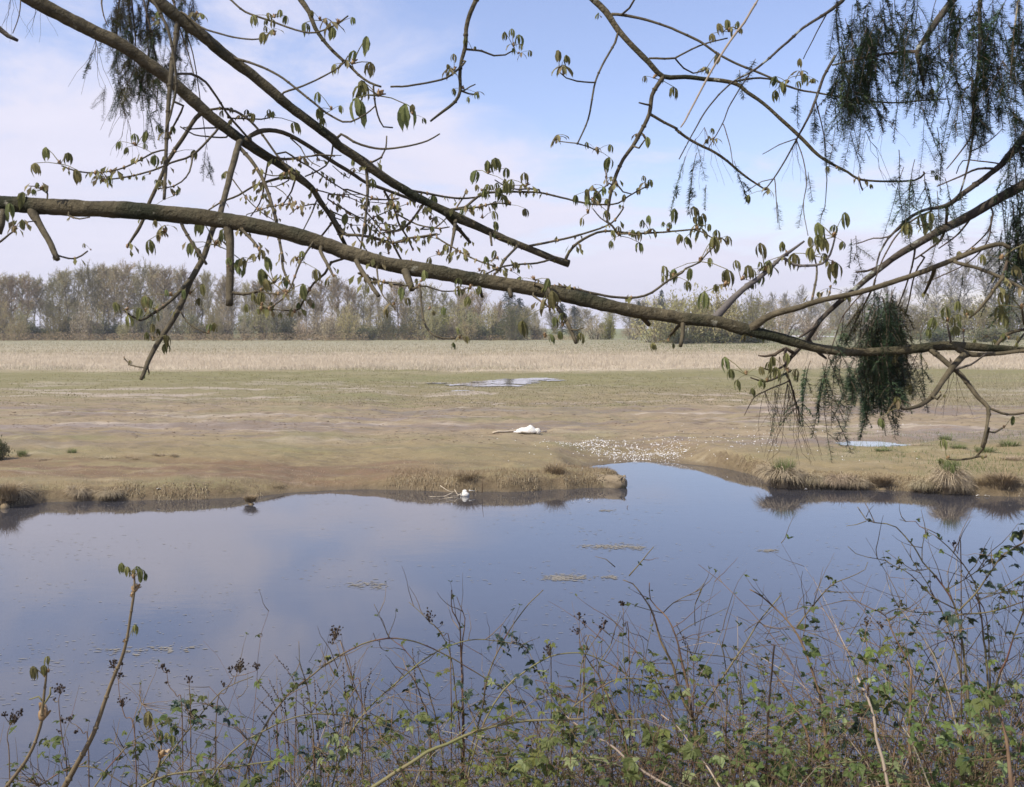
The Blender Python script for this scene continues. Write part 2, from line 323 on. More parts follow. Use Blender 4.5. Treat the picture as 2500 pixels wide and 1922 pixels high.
def water_material(name, base, rough, bump, scales):
    m = bpy.data.materials.new(name); m.use_nodes = True; nt = m.node_tree; nt.nodes.clear(); N = nt.nodes.new; L = nt.links.new
    out = N('ShaderNodeOutputMaterial'); bs = N('ShaderNodeBsdfPrincipled'); L(bs.outputs[0], out.inputs[0])
    bs.inputs['IOR'].default_value = 2.4; bs.inputs['Specular IOR Level'].default_value = 0.5; bs.inputs['Roughness'].default_value = rough
    pos = N('ShaderNodeNewGeometry').outputs['Position']
    n0 = N('ShaderNodeTexNoise'); n0.inputs['Scale'].default_value = 0.5; n0.inputs['Detail'].default_value = 5; L(pos, n0.inputs[0])
    mx = N('ShaderNodeMix'); mx.data_type = 'RGBA'; L(n0.outputs[0], mx.inputs[0]); mx.inputs[6].default_value = (*base, 1); mx.inputs[7].default_value = (*[b*1.35 for b in base], 1)
    L(mx.outputs[2], bs.inputs['Base Color'])
    prev = None
    for s, st, d in scales:
        mp = N('ShaderNodeMapping'); mp.inputs['Scale'].default_value = st; L(pos, mp.inputs[0])
        n = N('ShaderNodeTexNoise'); n.inputs['Scale'].default_value = s; n.inputs['Detail'].default_value = 4; L(mp.outputs[0], n.inputs[0])
        b = N('ShaderNodeBump'); b.inputs['Strength'].default_value = bump; b.inputs['Distance'].default_value = d; L(n.outputs[0], b.inputs['Height'])
        if prev: L(prev, b.inputs['Normal'])
        prev = b.outputs[0]
    if prev: L(prev, bs.inputs['Normal'])
    return m
M['water'] = water_material('still_turbid_water', (0.040, 0.039, 0.044), 0.010, 0.2, [(2.2, (1, 1.6, 1), 0.004), (11, (0.8, 2.4, 1), 0.0012)])
M['puddle'] = water_material('shallow_puddle', (0.20, 0.17, 0.13), 0.03, 0.25, [(5, (1, 1.5, 1), 0.002)])

SHORE_PX = [(-500, 1262), (-200, 1252), (0, 1241), (110, 1227), (220, 1223), (366, 1221), (470, 1220), (550, 1217), (640, 1211), (696, 1206), (745, 1200), (800, 1197), (900, 1195), (1000, 1196), (1100, 1201),
            (1200, 1201), (1300, 1199), (1390, 1194), (1440, 1191), (1490, 1189), (1516, 1186), (1518, 1178), (1495, 1170), (1450, 1165), (1416, 1160), (1406, 1155), (1416, 1148), (1435, 1141), (1462, 1136), (1493, 1132), (1562, 1126), (1630, 1130), (1733, 1138), (1802, 1149),
            (1836, 1160), (1868, 1172), (1872, 1184), (1884, 1191), (1960, 1194), (2034, 1193), (2147, 1196), (2230, 1200), (2296, 1205), (2368, 1208), (2430, 1211), (2500, 1213), (2800, 1216)]
SH = [on_plane(x, y, 0.0) for x, y in SHORE_PX]
SH = np.array([(-70, 17.5), (-30, 17.4)]+[(p.x, p.y) for p in SH]+[(30, 20.0), (70, 21.0)])
def shore_sd(X, Y):
    """signed distance to the far waterline, positive inland"""
    shp = X.shape; X = X.ravel(); Y = Y.ravel(); d2 = np.full(X.shape, 1e9); inside = np.zeros(X.shape, bool)
    for (ax, ay), (bx, by) in zip(SH[:-1], SH[1:]):
        dx, dy = bx-ax, by-ay; t = np.clip(((X-ax)*dx+(Y-ay)*dy)/(dx*dx+dy*dy), 0, 1)
        d2 = np.minimum(d2, (X-ax-t*dx)**2+(Y-ay-t*dy)**2)
    poly = np.vstack([SH, [(70, -50), (-70, -50)]]); j = len(poly)-1
    for i in range(len(poly)):
        xi, yi = poly[i]; xj, yj = poly[j]
        c = ((yi > Y) != (yj > Y)) & (X < (xj-xi)*(Y-yi)/(yj-yi+1e-12)+xi); inside ^= c; j = i
    s = np.sqrt(d2); s[inside] *= -1; s[(np.abs(X) > 70)] = np.abs(s[(np.abs(X) > 70)]); return s.reshape(shp)
def field_height(X, Y):
    X = np.asarray(X, float); Y = np.asarray(Y, float)
    s = shore_sd(X, Y)+0.10*fbm(X*1.7, Y*1.7, 3, 3)+0.035*fbm(X*7, Y*7, 5, 2)
    cove = np.clip(1-np.hypot((X-3.0)/2.4, (Y-24.6)/3.2), 0, 1); cove = cove*cove*(3-2*cove)
    leftgap = np.exp(-((X+4.2)/1.3)**2)
    hb = 0.30+0.06*fbm(X*0.6, Y*0.6, 9, 3)+0.05*fbm(X*2.2, Y*2.2, 14, 2)-0.09*leftgap+0.05*np.clip((X-3)/2.5, 0, 1); wb = 0.10+1.6*np.minimum(1, cove*1.8)+0.35*leftgap
    z = np.where(s > 0, hb*(1-np.exp(-np.maximum(s, 0)/wb)), -0.7*(1-np.exp(np.minimum(s, 0)/0.8)))
    inl = np.clip(s/9, 0, 1); z = z+(FZ-0.27)*inl*inl*(3-2*inl)
    rough = np.exp(-((Y-33)/10)**2)*0.055+0.016
    ok = np.clip(s/0.5, 0, 1)*np.clip((140-Y)/60, 0, 1)
    z = z+ok*rough*fbm(X*1.6, Y*2.2, 21, 4)+ok*0.018*fbm(X*0.15, Y*0.25, 31, 3)
    z = z-0.03*ok*np.exp(-((Y-21.8)/0.7)**2)*(X < 0)
    for cx, cy, a, b, zp in DENT:
        m = np.clip(1.9-np.hypot((X-cx)/a, (Y-cy)/b), 0, 1); m = m*m*(3-2*m); z = z*(1-m)+(zp-0.012)*m+m*0.004*fbm(X*3, Y*3, 41, 2)
    return z
DENT = []
for _px, _py, _w, _d in [(2125, 1081, 170, 14), (2235, 1053, 130, 4), (1130, 953, 62, 5), (1225, 933, 300, 24)]:
    _c = on_plane(_px, _py, FZ-0.03); _y0 = on_plane(_px, _py+_d/2, FZ-0.03).y; _y1 = on_plane(_px, _py-_d/2, FZ-0.03).y; DENT.append((_c.x, (_y0+_y1)/2, _w/2/F*_c.y, (_y1-_y0)/2, FZ-0.035))
def grid_axis(parts):
    out = [parts[0][0]]
    for a, b, s in parts:
        n = max(1, int(round((b-a)/s))); out += list(np.linspace(a, b, n+1)[1:])
    return np.array(out)
def build_field():
    ys = grid_axis([(15.5, 17.6, 0.25), (17.6, 26, 0.055), (26, 42, 0.16), (42, 80, 0.7), (80, 260, 4), (260, 900, 60)])
    xs = grid_axis([(-900, -300, 100), (-300, -60, 20), (-60, -16, 1.2), (-16, 16, 0.085), (16, 60, 1.2), (60, 300, 20), (300, 900, 100)])
    X, Y = np.meshgrid(xs, ys); Z = field_height(X, Y); globals().update(GX=xs, GY=ys, GZ=Z)
    V = np.stack([X.ravel(), Y.ravel(), Z.ravel()], 1); nx, ny = len(xs), len(ys)
    I = np.arange(nx*ny).reshape(ny, nx); q = np.stack([I[:-1, :-1].ravel(), I[:-1, 1:].ravel(), I[1:, 1:].ravel(), I[1:, :-1].ravel()], 1)
    zmax = Z.ravel()[q].max(1); q = q[zmax > -0.62]
    tag(link('field', fast_mesh('field', V, q, M['field']), (0, 0, 0)), kind='structure')
build_field()
def fz(x, y):
    i = min(max(int(np.searchsorted(GX, x))-1, 0), len(GX)-2); j = min(max(int(np.searchsorted(GY, y))-1, 0), len(GY)-2)
    u = (x-GX[i])/(GX[i+1]-GX[i]); v = (y-GY[j])/(GY[j+1]-GY[j])
    return float((GZ[j, i]*(1-u)+GZ[j, i+1]*u)*(1-v)+(GZ[j+1, i]*(1-u)+GZ[j+1, i+1]*u)*v)
_sx = np.arange(-20, 20.01, 0.1); _sy = np.arange(3, 30.01, 0.1); _sg = shore_sd(*np.meshgrid(_sx, _sy))
def sdf(x, y):
    u = min(max((x+20)/0.1, 0), len(_sx)-1.01); v = min(max((y-3)/0.1, 0), len(_sy)-1.01); i, j = int(u), int(v); u -= i; v -= j
    return float((_sg[j, i]*(1-u)+_sg[j, i+1]*u)*(1-v)+(_sg[j+1, i]*(1-u)+_sg[j+1, i+1]*u)*v)
mb = MB(); mb.quad(Vector((-80, 2, 0)), Vector((80, 2, 0)), Vector((80, 27, 0)), Vector((-80, 27, 0)))
tag(mb.build('water', M['water'], org=Vector((0, 0, 0)), smooth=False), kind='structure')
# the near bank the camera stands on
M['bankm'] = mat('leaf_litter_bank', (0.10, 0.075, 0.05), (0.19, 0.145, 0.095), 5, 0.95, 6, 0.8, 25, c3=(0.09, 0.10, 0.04), t3=(0.55, 0.65), s3=2)
def bank_z(x, y):
    e = 6.0+0.5*math.sin(x*0.5+1.0)-max(0, abs(x)-6)*0.02
    t = max(-0.15, min(1, (e-y)/5.2)); z = 1.72*(t if t < 0 else t**0.85)
    return z+0.04*mnoise.noise(Vector((x*1.5, y*1.5, 0)))
def build_bank():
    xs = np.linspace(-40, 40, 240); ys = np.concatenate([np.linspace(-25, 0, 20), np.linspace(0.2, 6.9, 50)]); V = [(x, y, bank_z(x, y)) for y in ys for x in xs]
    nx = len(xs); I = np.arange(len(V)).reshape(len(ys), nx); q = np.stack([I[:-1, :-1].ravel(), I[:-1, 1:].ravel(), I[1:, 1:].ravel(), I[1:, :-1].ravel()], 1)
    tag(link('near_bank', fast_mesh('near_bank', V, q, M['bankm']), (0, 0, 0)), kind='structure')
build_bank()
# puddles: thin sheets with ragged outlines
def puddle(px, py, wpx, dpx, seed, name='puddle', rag=0.35, z=None, n=56, lift=0.006):
    c = on_plane(px, py, FZ); a = wpx/2/F*c.y; y0 = on_plane(px, py+dpx/2, FZ).y; y1 = on_plane(px, py-dpx/2, FZ).y; b = (y1-y0)/2
    zs = z if z is not None else (FZ-0.035+0.0012*(seed % 23) if c.y < 60 else FZ+lift)
    mb = MB(); o = Vector((c.x, (y0+y1)/2, zs)); vs_ = [o]
    for i in range(n):
        t = 2*math.pi*i/n; r = 1+rag*mnoise.noise(Vector((math.cos(t)*2.2+seed*7, math.sin(t)*2.2, seed)))+rag*0.6*mnoise.noise(Vector((math.cos(t)*7, math.sin(t)*7, seed*3.1)))
        vs_.append(o+Vector((math.cos(t)*a*r, math.sin(t)*b*r, 0)))
    mb.add(vs_, [(0, 1+i, 1+(i+1) % n) for i in range(n)])
    return tag(mb.build(name, M['puddle'], org=o, smooth=False), kind='structure')
puddle(2120, 1081, 150, 13, 1, rag=0.3); puddle(2205, 1084, 60, 4, 7, rag=0.5); puddle(2235, 1053, 130, 4, 2); puddle(1130, 953, 58, 5, 3)
for i, (x, y, w, d) in enumerate([(1150, 937, 60, 5), (1195, 933, 80, 6), (1250, 931, 90, 6), (1290, 926, 80, 4), (1225, 940, 100, 4), (1185, 941, 70, 3), (1270, 935, 60, 2.5), (1320, 924, 70, 3), (1170, 932, 30, 2), (1110, 939, 50, 2.5), (1065, 935, 50, 2), (1345, 928, 50, 2), (1215, 936, 50, 3), (1245, 925, 60, 2)]):
    puddle(x, y, w*1.15, d*1.3, 11+i, rag=0.7)
puddle(735, 829.5, 230, 2.6, 30, lift=0.05); puddle(1520, 827, 60, 2.4, 31, lift=0.04); puddle(2290, 826, 40, 2, 34, lift=0.05)
p = on_plane(1990, 816, FZ); mb = MB()
mb.quad(Vector((62, 235, FZ+0.06)), Vector((165, 235, FZ+0.06)), Vector((200, 420, FZ+0.06)), Vector((74, 420, FZ+0.06)))
tag(mb.build('far_pond_water', M['water'], org=Vector((100, 300, FZ+0.06)), smooth=False), kind='structure')
# ------------------------------------------------------------------ far trees and shrubs
def rv(s=1.0): return Vector((random.gauss(0, s), random.gauss(0, s), random.gauss(0, s)))
M['ftrunk'] = mat('far_bark', (0.155, 0.13, 0.09), (0.23, 0.195, 0.14), 1.5, 0.95, 3, rand=0.2)
M['ftrunk_pale'] = mat('far_pale_bark', (0.30, 0.285, 0.265), (0.42, 0.40, 0.38), 1.2, 0.95, 3, rand=0.15)
M['ftwig'] = mat('far_twigs', (0.29, 0.235, 0.135), (0.36, 0.295, 0.175), 0.4, 0.95, 3, rand=0.22)
M['ftwig_pale'] = mat('far_pale_twigs', (0.25, 0.235, 0.215), (0.31, 0.29, 0.26), 0.4, 0.95, 3, rand=0.15)
M['fbud'] = mat('far_opening_buds', (0.28, 0.275, 0.14), (0.34, 0.325, 0.17), 0.3, 0.9, 3, transl=0.3, rand=0.25)
def shrubmat(n, a, b): return mat(n, a, b, 0.5, 0.95, 3, transl=0.25, rand=0.18)
M['sh_green'] = shrubmat('shrub_olive', (0.19, 0.19, 0.095), (0.25, 0.235, 0.12)); M['sh_yellow'] = shrubmat('shrub_yellow', (0.25, 0.26, 0.065), (0.33, 0.33, 0.11))
M['sh_brown'] = shrubmat('shrub_brown', (0.28, 0.235, 0.165), (0.35, 0.30, 0.21)); M['sh_dark'] = shrubmat('shrub_dark', (0.085, 0.10, 0.05), (0.135, 0.145, 0.07))
M['sh_willow'] = shrubmat('shrub_willow', (0.29, 0.26, 0.12), (0.36, 0.32, 0.16)); M['sh_fir'] = shrubmat('far_conifer', (0.028, 0.042, 0.034), (0.05, 0.068, 0.048))
M['sh_russet'] = shrubmat('russet_bramble', (0.29, 0.19, 0.125), (0.36, 0.26, 0.17))
def bare_tree(seed, H, spread, first, buds, lean=0.02, nb=44):
    random.seed(seed); tr, cr = MB(), MB(); pts = []; d = Vector((random.uniform(-lean, lean), random.uniform(-lean, lean), 1)); p = Vector((0, 0, -0.3)); n = 14
    for i in range(n+1):
        pts.append(p.copy()); d = (d+Vector((random.uniform(-.05, .05), random.uniform(-.05, .05), 0.06))).normalized(); p = p+d*(H/n)
    r0 = H*0.0115; tr.tube(pts, [r0*(1-0.93*i/n)+0.012 for i in range(n+1)], 6)
    def twigs(a, dirn, ln, k):
        for _ in range(k):
            dd = (dirn+rv(0.55)+Vector((0, 0, 0.15))).normalized(); s = dd.orthogonal().normalized()
            s = (Matrix.Rotation(random.uniform(0, 6.28), 3, dd) @ s)*random.uniform(0.018, 0.032); l = ln*random.uniform(0.5, 1.2); b = a+dd*l
            m_ = a+dd*l*0.5+rv(0.05)
            cr.quad(a-s, a+s, m_+s*0.8, m_-s*0.8, 0); cr.tri(m_-s*0.8, m_+s*0.8, b, 0)
            if random.random() < buds:
                q = b+rv(0.08); u = rv(1).normalized()*random.uniform(0.05, 0.11); w = u.orthogonal().normalized()*random.uniform(0.05, 0.10); cr.tri(q-u, q+u*0.3+w, q+u-w*0.5, 1)
    for b in range(nb):
        h = first+(0.98-first)*((b+random.random())/nb)**0.9; k = h*n; i = min(n-1, int(k)); a = pts[i].lerp(pts[i+1], k-i)
        az = random.uniform(0, 6.28); el = random.uniform(0.25, 0.75)+0.35*h
        shape = math.sin(math.pi*min(1, max(0.06, (h-first*0.6)/(1.06-first*0.6))))**0.6
        ln = spread*shape*random.uniform(0.55, 1.15); dirn = Vector((math.cos(az)*math.cos(el), math.sin(az)*math.cos(el), math.sin(el))); pp = [a]; dd = dirn.copy(); m_ = 6
        for j in range(m_):
            dd = (dd+rv(0.13)+Vector((0, 0, 0.09))).normalized(); pp.append(pp[-1]+dd*ln/m_)
        rb = r0*(1-h)*0.5+0.025; (tr if ln > spread*0.75 else cr).tube(pp, [rb*(1-0.8*j/m_)+0.008 for j in range(m_+1)], 3, cap=False)
        for j in range(1, m_+1):
            dj = (pp[j]-pp[j-1]).normalized(); twigs(pp[j], dj, 0.75, 5)
            if j % 2 == 0:
                sd = (dj+rv(0.6)).normalized(); q = [pp[j]]
                for _ in range(3): sd = (sd+rv(0.15)+Vector((0, 0, 0.06))).normalized(); q.append(q[-1]+sd*ln*0.15)
                cr.tube(q, [0.022, 0.018, 0.013, 0.008], 3, cap=False)
                for x in q[1:]: twigs(x, sd, 0.7, 5)
    return tr, cr
def shrub_mesh(seed, leaves, elong=1.0, twigmat='ftwig', leafmat='sh_green', size=0.13, nst=26, top=0.6):
    random.seed(seed); tr, cr = MB(), MB()
    for _ in range(nst):
        az = random.uniform(0, 6.28); o = math.sqrt(random.random()); tgt = Vector((math.cos(az)*o*1.0, math.sin(az)*o*0.8, elong*(1-0.62*o*o)*random.uniform(0.75, 1.06)))
        a = Vector((tgt.x*0.25, tgt.y*0.25, -0.05)); mid = a.lerp(tgt, 0.5)+Vector((0, 0, 0.12))+rv(0.04); pp = vspline([a, mid, tgt], 4)
        tr.tube(pp, [0.014*(1-0.8*i/8)+0.002 for i in range(9)], 3, cap=False)
        for i in range(3, 9):
            for _ in range(5):
                dd = (rv(1)+Vector((tgt.x, tgt.y, 0.8))*0.8).normalized(); l = random.uniform(0.07, 0.2); s = dd.orthogonal().normalized()*0.0045; b = pp[i]+dd*l; cr.tri(pp[i]-s, pp[i]+s, b, 0)
        for _ in range(leaves//nst):
            i = random.randint(2, 8); q = pp[i]+rv(0.10 if i > 4 else 0.14)
            if q.z < 0.02: q.z = random.uniform(0.02, 0.15)
            u = rv(1).normalized()*size*random.uniform(0.12, 0.34); w = u.orthogonal().normalized()*size*random.uniform(0.08, 0.2); cr.tri(q-u, q+w, q+u-w*0.6, 1)
    return tr, cr
def meshes(pair, a, b): return pair[0].mesh('trunk', a), pair[1].mesh('crown', b)
TALL = [meshes(bare_tree(100+i, 15, 3.1+0.35*(i % 3), 0.30+0.05*(i % 4), 0.42), M['ftrunk'], [M['ftwig'], M['fbud']]) for i in range(6)]
PALE = [meshes(bare_tree(140+i, 15, 3.4, 0.28, 0.15, 0.05, 34), M['ftrunk_pale'], [M['ftwig_pale'], M['fbud']]) for i in range(4)]
BROAD = [meshes(bare_tree(160+i, 11, 4.4, 0.16, 0.9, 0.05, 54), M['ftrunk'], [M['ftwig'], M['sh_green']]) for i in range(3)]
SHRUB = {k: [meshes(shrub_mesh(200+17*j+i, lv, el, leafmat=mm, size=sz), M['ftrunk'], [M['ftwig'], M[mm]]) for i in range(2)] for j, (k, lv, el, mm, sz) in enumerate([
    ('green', 1900, 0.95, 'sh_green', 0.20), ('yellow', 2300, 0.8, 'sh_yellow', 0.20), ('brown', 1400, 0.85, 'sh_brown', 0.17), ('dark', 2300, 0.9, 'sh_dark', 0.22), ('willow', 1700, 0.9, 'sh_willow', 0.17), ('russet', 1700, 0.55, 'sh_russet', 0.18)])}
def conifer_mesh(seed):
    random.seed(seed); tr, cr = MB(), MB(); tr.tube([Vector((0, 0, -0.02)), Vector((0.01, 0, 0.5)), Vector((0, 0.01, 1))], [0.022, 0.013, 0.002], 5)
    for i in range(120):
        h = 0.10+0.88*i/120; az = i*2.4+random.random(); ln = 0.55*(1-h)**0.65*random.uniform(0.55, 1.1)+0.02
        for k in range(24):
            t = (k+0.5)/24; q = Vector((math.cos(az)*ln*t, math.sin(az)*ln*t, h-0.10*ln*t*2+0.02))+rv(0.011)
            u = Vector((math.cos(az), math.sin(az), -0.5))*random.uniform(0.012, 0.026); w = rv(1).normalized()*0.016; cr.tri(q-u, q+w, q+u)
    return tr, cr
CON = [meshes(conifer_mesh(300+i), M['ftrunk'], M['sh_fir']) for i in range(2)]
random.seed(11)
def plant(name, pair, px, Y, scale, label, cat, group, z=None):
    x = (px-1250)/F*Y; o = empty(name, (x, Y, (FZ if z is None else z)-0.03), label, cat, group); o.rotation_euler.z = random.uniform(0, 6.28)
    s = scale if isinstance(scale, (tuple, list)) else (scale,)*3; o.scale = s
    for nm, me in zip(('trunk', 'crown'), pair):
        c = bpy.data.objects.new(nm, me); col.objects.link(c); c.parent = o
    return o
# tall bare row: silhouette height (photo row of the crown tops) by photo column
def sil(px): return float(np.interp(px, [-500, 0, 70, 140, 210, 330, 420, 480, 560, 640, 700, 760, 860, 930, 1000, 1060, 1110], [672, 672, 676, 668, 662, 650, 668, 664, 682, 690, 700, 690, 684, 692, 690, 700, 715]))
row = []
px = -420.0
while px < 1105:
    row.append(px); px += random.uniform(11, 21) if px < 560 else random.uniform(15, 27)
inview = [p for p in row if p > -20]
for i, px in enumerate(row):
    Y = random.uniform(208, 236); h = (sil(px)+random.choice((random.uniform(-8, 10), random.uniform(-4, 14), random.uniform(4, 34)))); H = (HY-h)/F*Y+CZ-FZ; s = H/15.3
    lab = f"tall bare tree in the far row, {ordinal(inview.index(px)+1)} from the photo's left edge" if px in inview else f"tall bare tree of the far row, beyond the left edge, {ordinal(i+1)} of them"
    plant('bare_tree', TALL[random.randrange(6)], px, Y, (s*random.uniform(0.75, 1.25),)*2+(s,), lab, 'tree', 'bare trees along the far field edge')
# a second, more distant rank closes the gaps low down
k = 0
for px in np.arange(-500, 3000, 44):
    px = float(px+random.uniform(-20, 20)); Y = random.uniform(300, 380); k += 1
    top = 748 if px < 1150 else 762 if px < 1560 else 745
    H = (HY-top+random.uniform(-8, 8))/F*Y+3; s = H/11.2
    plant('distant_tree', BROAD[random.randrange(3)], px, Y, (s*1.5, s*1.5, s), f"low distant tree behind the far row, {ordinal(k)} counted from the left", 'tree', 'distant trees behind the field edge')
# named singles
def shrub(kind, px, py, wpx, hpx, label, name='shrub', Y=None, cat='shrub', group=None):
    Y = Y or min(204, (CZ-FZ)*F/(py-HY)); w = wpx/F*Y/2; h = hpx/F*Y/0.95
    return plant(name, SHRUB[kind][random.randrange(2)], px, Y, (w*0.92, w*0.92, h), label, cat, group)
shrub('yellow', 1082, 826, 105, 72, 'bright yellow-green shrub standing alone before the far trees')
shrub('brown', 1138, 826, 70, 74, 'pale brown twiggy shrub close beside the bright yellow-green shrub')
shrub('brown', 805, 827, 105, 72, 'wide pale brown willow shrub in front of the far row')
shrub('willow', 725, 827, 80, 50, 'low olive shrub beside the wide pale brown willow')
shrub('brown', 1452, 822, 85, 66, 'rounded brown shrub in the gap of the far trees')
shrub('yellow', 1484, 822, 62, 72, 'yellow-topped shrub tucked against the rounded brown shrub')
shrub('brown', 1545, 820, 80, 50, 'low brown thicket right of the yellow-topped shrub')
shrub('yellow', 375, 826, 70, 68, 'fresh yellow-green tree below the hanging cut branch', 'small_tree', cat='tree')
shrub('dark', 1400, 818, 50, 34, 'low dark bush in the gap behind the leaning stub')
k = 0
for px in np.arange(-380, 1330, 22):
    px = float(px+random.uniform(-14, 14)); kind = random.choice(['green', 'brown', 'dark', 'willow', 'brown', 'willow'])
    py = random.uniform(823, 827); k += 1; tall = random.uniform(46, 96)*(0.6 if kind == 'dark' else 1)
    nm = {'green': 'olive', 'dark': 'dark evergreen', 'willow': 'straw-olive', 'brown': 'brown'}[kind]
    shrub(kind, px, py, random.uniform(55, 95), tall*1.12, f"{nm} understory bush at the foot of the far trees, {ordinal(k)} from the left", Y=random.uniform(196, 206), group='bushes under the far trees')
k = 0
for px in np.arange(1110, 1420, 34):
    px = float(px+random.uniform(-10, 10)); k += 1; Y = random.uniform(225, 250); top = float(np.interp(px, [1100, 1160, 1200, 1260, 1330, 1400], [722, 720, 738, 758, 770, 780])); H = (HY-top)/F*Y+3; s = H/11.2
    plant('broad_bare_tree', BROAD[k % 3], px, Y, (s*0.85, s*0.85, s), f"rounded bare tree right of the yellow-green shrub, {ordinal(k)} from the shrub", 'tree', 'rounded bare trees by the conifers')
for i, (px, py, top, w) in enumerate([(1243, 800, 702, 60), (1268, 800, 728, 52), (1372, 800, 742, 46), (1402, 800, 748, 44)]):
    Y = 262+6*i; H = (HY-top)/F*Y+3
    plant('conifer', CON[i % 2], px, Y, (w/F*Y*1.7, w/F*Y*1.7, H), ['tallest dark conifer rising above the far trees', 'second dark conifer just right of the tallest one', 'blunt dark conifer in the gap left of the thick limb', 'smaller dark conifer at the right of the conifer group'][i], 'conifer', 'dark conifers above the far trees')
for i, (px, top) in enumerate([(1560, 735), (1615, 708)]):
    Y = 300; H = (HY-top)/F*Y+3; plant('conifer', CON[i], px, Y, (H*0.5, H*0.5, H), ['small far conifer peeping over the willow thicket', 'far conifer top above the willow thicket, nearer the fork'][i], 'conifer', 'dark conifers above the far trees')
# right-hand side: willow thicket, then pale bare trees
for i, (px, w, h, kd) in enumerate([(1600, 150, 122, 'willow'), (1672, 180, 150, 'willow'), (1752, 170, 142, 'willow'), (1835, 160, 132, 'willow'), (1905, 130, 110, 'brown'), (1640, 90, 60, 'green'), (1720, 100, 58, 'dark'), (1800, 100, 56, 'green'), (1985, 110, 72, 'brown'), (2070, 120, 78, 'willow'), (2150, 120, 84, 'brown'), (2230, 120, 92, 'willow'), (2310, 130, 104, 'green'), (2390, 130, 116, 'willow'), (2470, 140, 124, 'green'), (2560, 140, 120, 'willow'), (2660, 140, 120, 'green'), (2780, 150, 120, 'willow')]):
    Y = (162 if px < 1860 else 195)+random.uniform(-4, 8)
    shrub(kd, px, 838, w, h, f"dense {dict(willow='straw-coloured', brown='brown', green='olive', dark='dark')[kd]} thicket beyond the field behind the limb, {ordinal(i+1)} in its row", Y=Y, group='thickets on the right of the field')
for i, (px, w, h) in enumerate([(1660, 140, 34), (1745, 140, 36), (1830, 130, 32), (2300, 130, 40), (2420, 130, 40)]):
    shrub('dark', px, 840, w, h, f"low dark hedge clump along the thicket foot, {ordinal(i+1)} from its end", 'hedge_clump', Y=156+4*i, group='dark hedge clumps at the thicket foot')
k = 0
for px in list(np.arange(1820, 2950, 36)):
    px = float(px+random.uniform(-12, 12)); k += 1; Y = random.uniform(205, 235)
    top = float(np.interp(px, [1800, 1900, 2000, 2100, 2200, 2350, 2500, 2900], [725, 706, 712, 712, 690, 630, 592, 600]))+random.uniform(-6, 26); H = (HY-top)/F*Y+3; s = H/15.3
    plant('pale_bare_tree', PALE[random.randrange(4)], px, Y, (min(1.5, s*1.0),)*2+(s,), f"pale-trunked bare tree beyond the thicket, {ordinal(k)} counting rightwards", 'tree', 'pale bare trees on the right')
# russet bramble belt at the foot of the far row
mbb = MB(); random.seed(5)
for _ in range(24000):
    px = random.uniform(-450, 1420); Y = random.uniform(186, 205) if px < 900 else random.uniform(196, 212); x = (px-1250)/F*Y
    hh = (1.3+0.6*mnoise.noise(Vector((x*0.12, 3, 1))))*(1 if px < 1000 else 0.75); q = Vector((x, Y, FZ+random.random()**1.2*hh*1.15)); u = rv(1).normalized()*random.uniform(0.08, 0.3); w = u.orthogonal().normalized()*random.uniform(0.04, 0.10); mbb.tri(q-u, q+w, q+u)
tag(mbb.build('russet_undergrowth', M['sh_russet'], org=Vector((-60, 195, FZ))), 'low russet-brown bramble belt along the foot of the far trees', 'undergrowth', kind='stuff')
# ------------------------------------------------------------------ standing grass of the field
def blade_field(name, n, px0, px1, y0, y1, h0, h1, w, mt, label, seed, dens=None):
    rs = np.random.default_rng(seed); inv = rs.uniform(1/y1, 1/y0, n*3 if dens else n); Y = 1/inv; px = rs.uniform(px0, px1, len(Y)); X = (px-1250)/F*Y
    if dens:
        keep = dens(X, Y) > rs.random(len(Y)); X, Y = X[keep][:n], Y[keep][:n]
    k = len(Y); Z = field_height(X, Y); h = rs.uniform(h0, h1, k); az = rs.uniform(0, np.pi, k); lean = rs.normal(0, 0.35, (k, 2))*h[:, None]; ww = w*rs.uniform(0.6, 1.4, k)
    b = np.stack([X, Y, Z-0.02], 1); s = np.stack([np.cos(az)*ww, np.sin(az)*ww*0.3, np.zeros(k)], 1); t = b+np.stack([lean[:, 0], lean[:, 1], h], 1)
    V = np.empty((k*3, 3)); V[0::3] = b-s; V[1::3] = b+s; V[2::3] = t; Fc = np.arange(k*3).reshape(k, 3)
    return tag(link(name, fast_mesh(name, V, Fc, mt, False), (0, 0, 0)), label, 'grass', kind='stuff')
wav = lambda X, Y: 0.45+0.9*fbm(X*0.07, Y*0.14, 77, 4)
M['fieldgrass'] = mat('short_olive_grass', (0.15, 0.14, 0.06), (0.27, 0.235, 0.13), 0.5, 0.95, 6, transl=0.2)
blade_field('dry_grass', 110000, -250, 2750, 65, 108, 0.12, 0.36, 0.022, M['strawfield'], 'pale dry standing grass in a band across the field', 1, lambda X, Y: np.clip(1.35-np.abs(Y-86+4*fbm(X*0.04, Y*0.04, 4, 3))/19, 0, 1))
blade_field('rough_grass', 90000, -250, 2750, 96, 205, 0.08, 0.28, 0.032, M['greygrass'], 'grey-green rough grass behind the pale band', 2)
blade_field('short_field_grass', 70000, -150, 2650, 36, 72, 0.02, 0.075, 0.018, M['fieldgrass'], 'short thin grass sprouting over the drying mud', 3, wav)
blade_field('green_field_grass', 16000, 1300, 2750, 108, 185, 0.08, 0.26, 0.035, M['grass'], 'fresh green grass at the back of the field on the right', 4, lambda X, Y: np.clip((X-5)/40, 0, 0.8)*np.clip((Y-105)/30, 0, 1))
blade_field('right_mud_grass', 9000, 2150, 2750, 34, 60, 0.06, 0.24, 0.010, M['greygrass'], 'thin grey-green grass standing on the mud at the right', 6, lambda X, Y: np.clip((X/Y*F+1250-2150)/250, 0, 0.8))
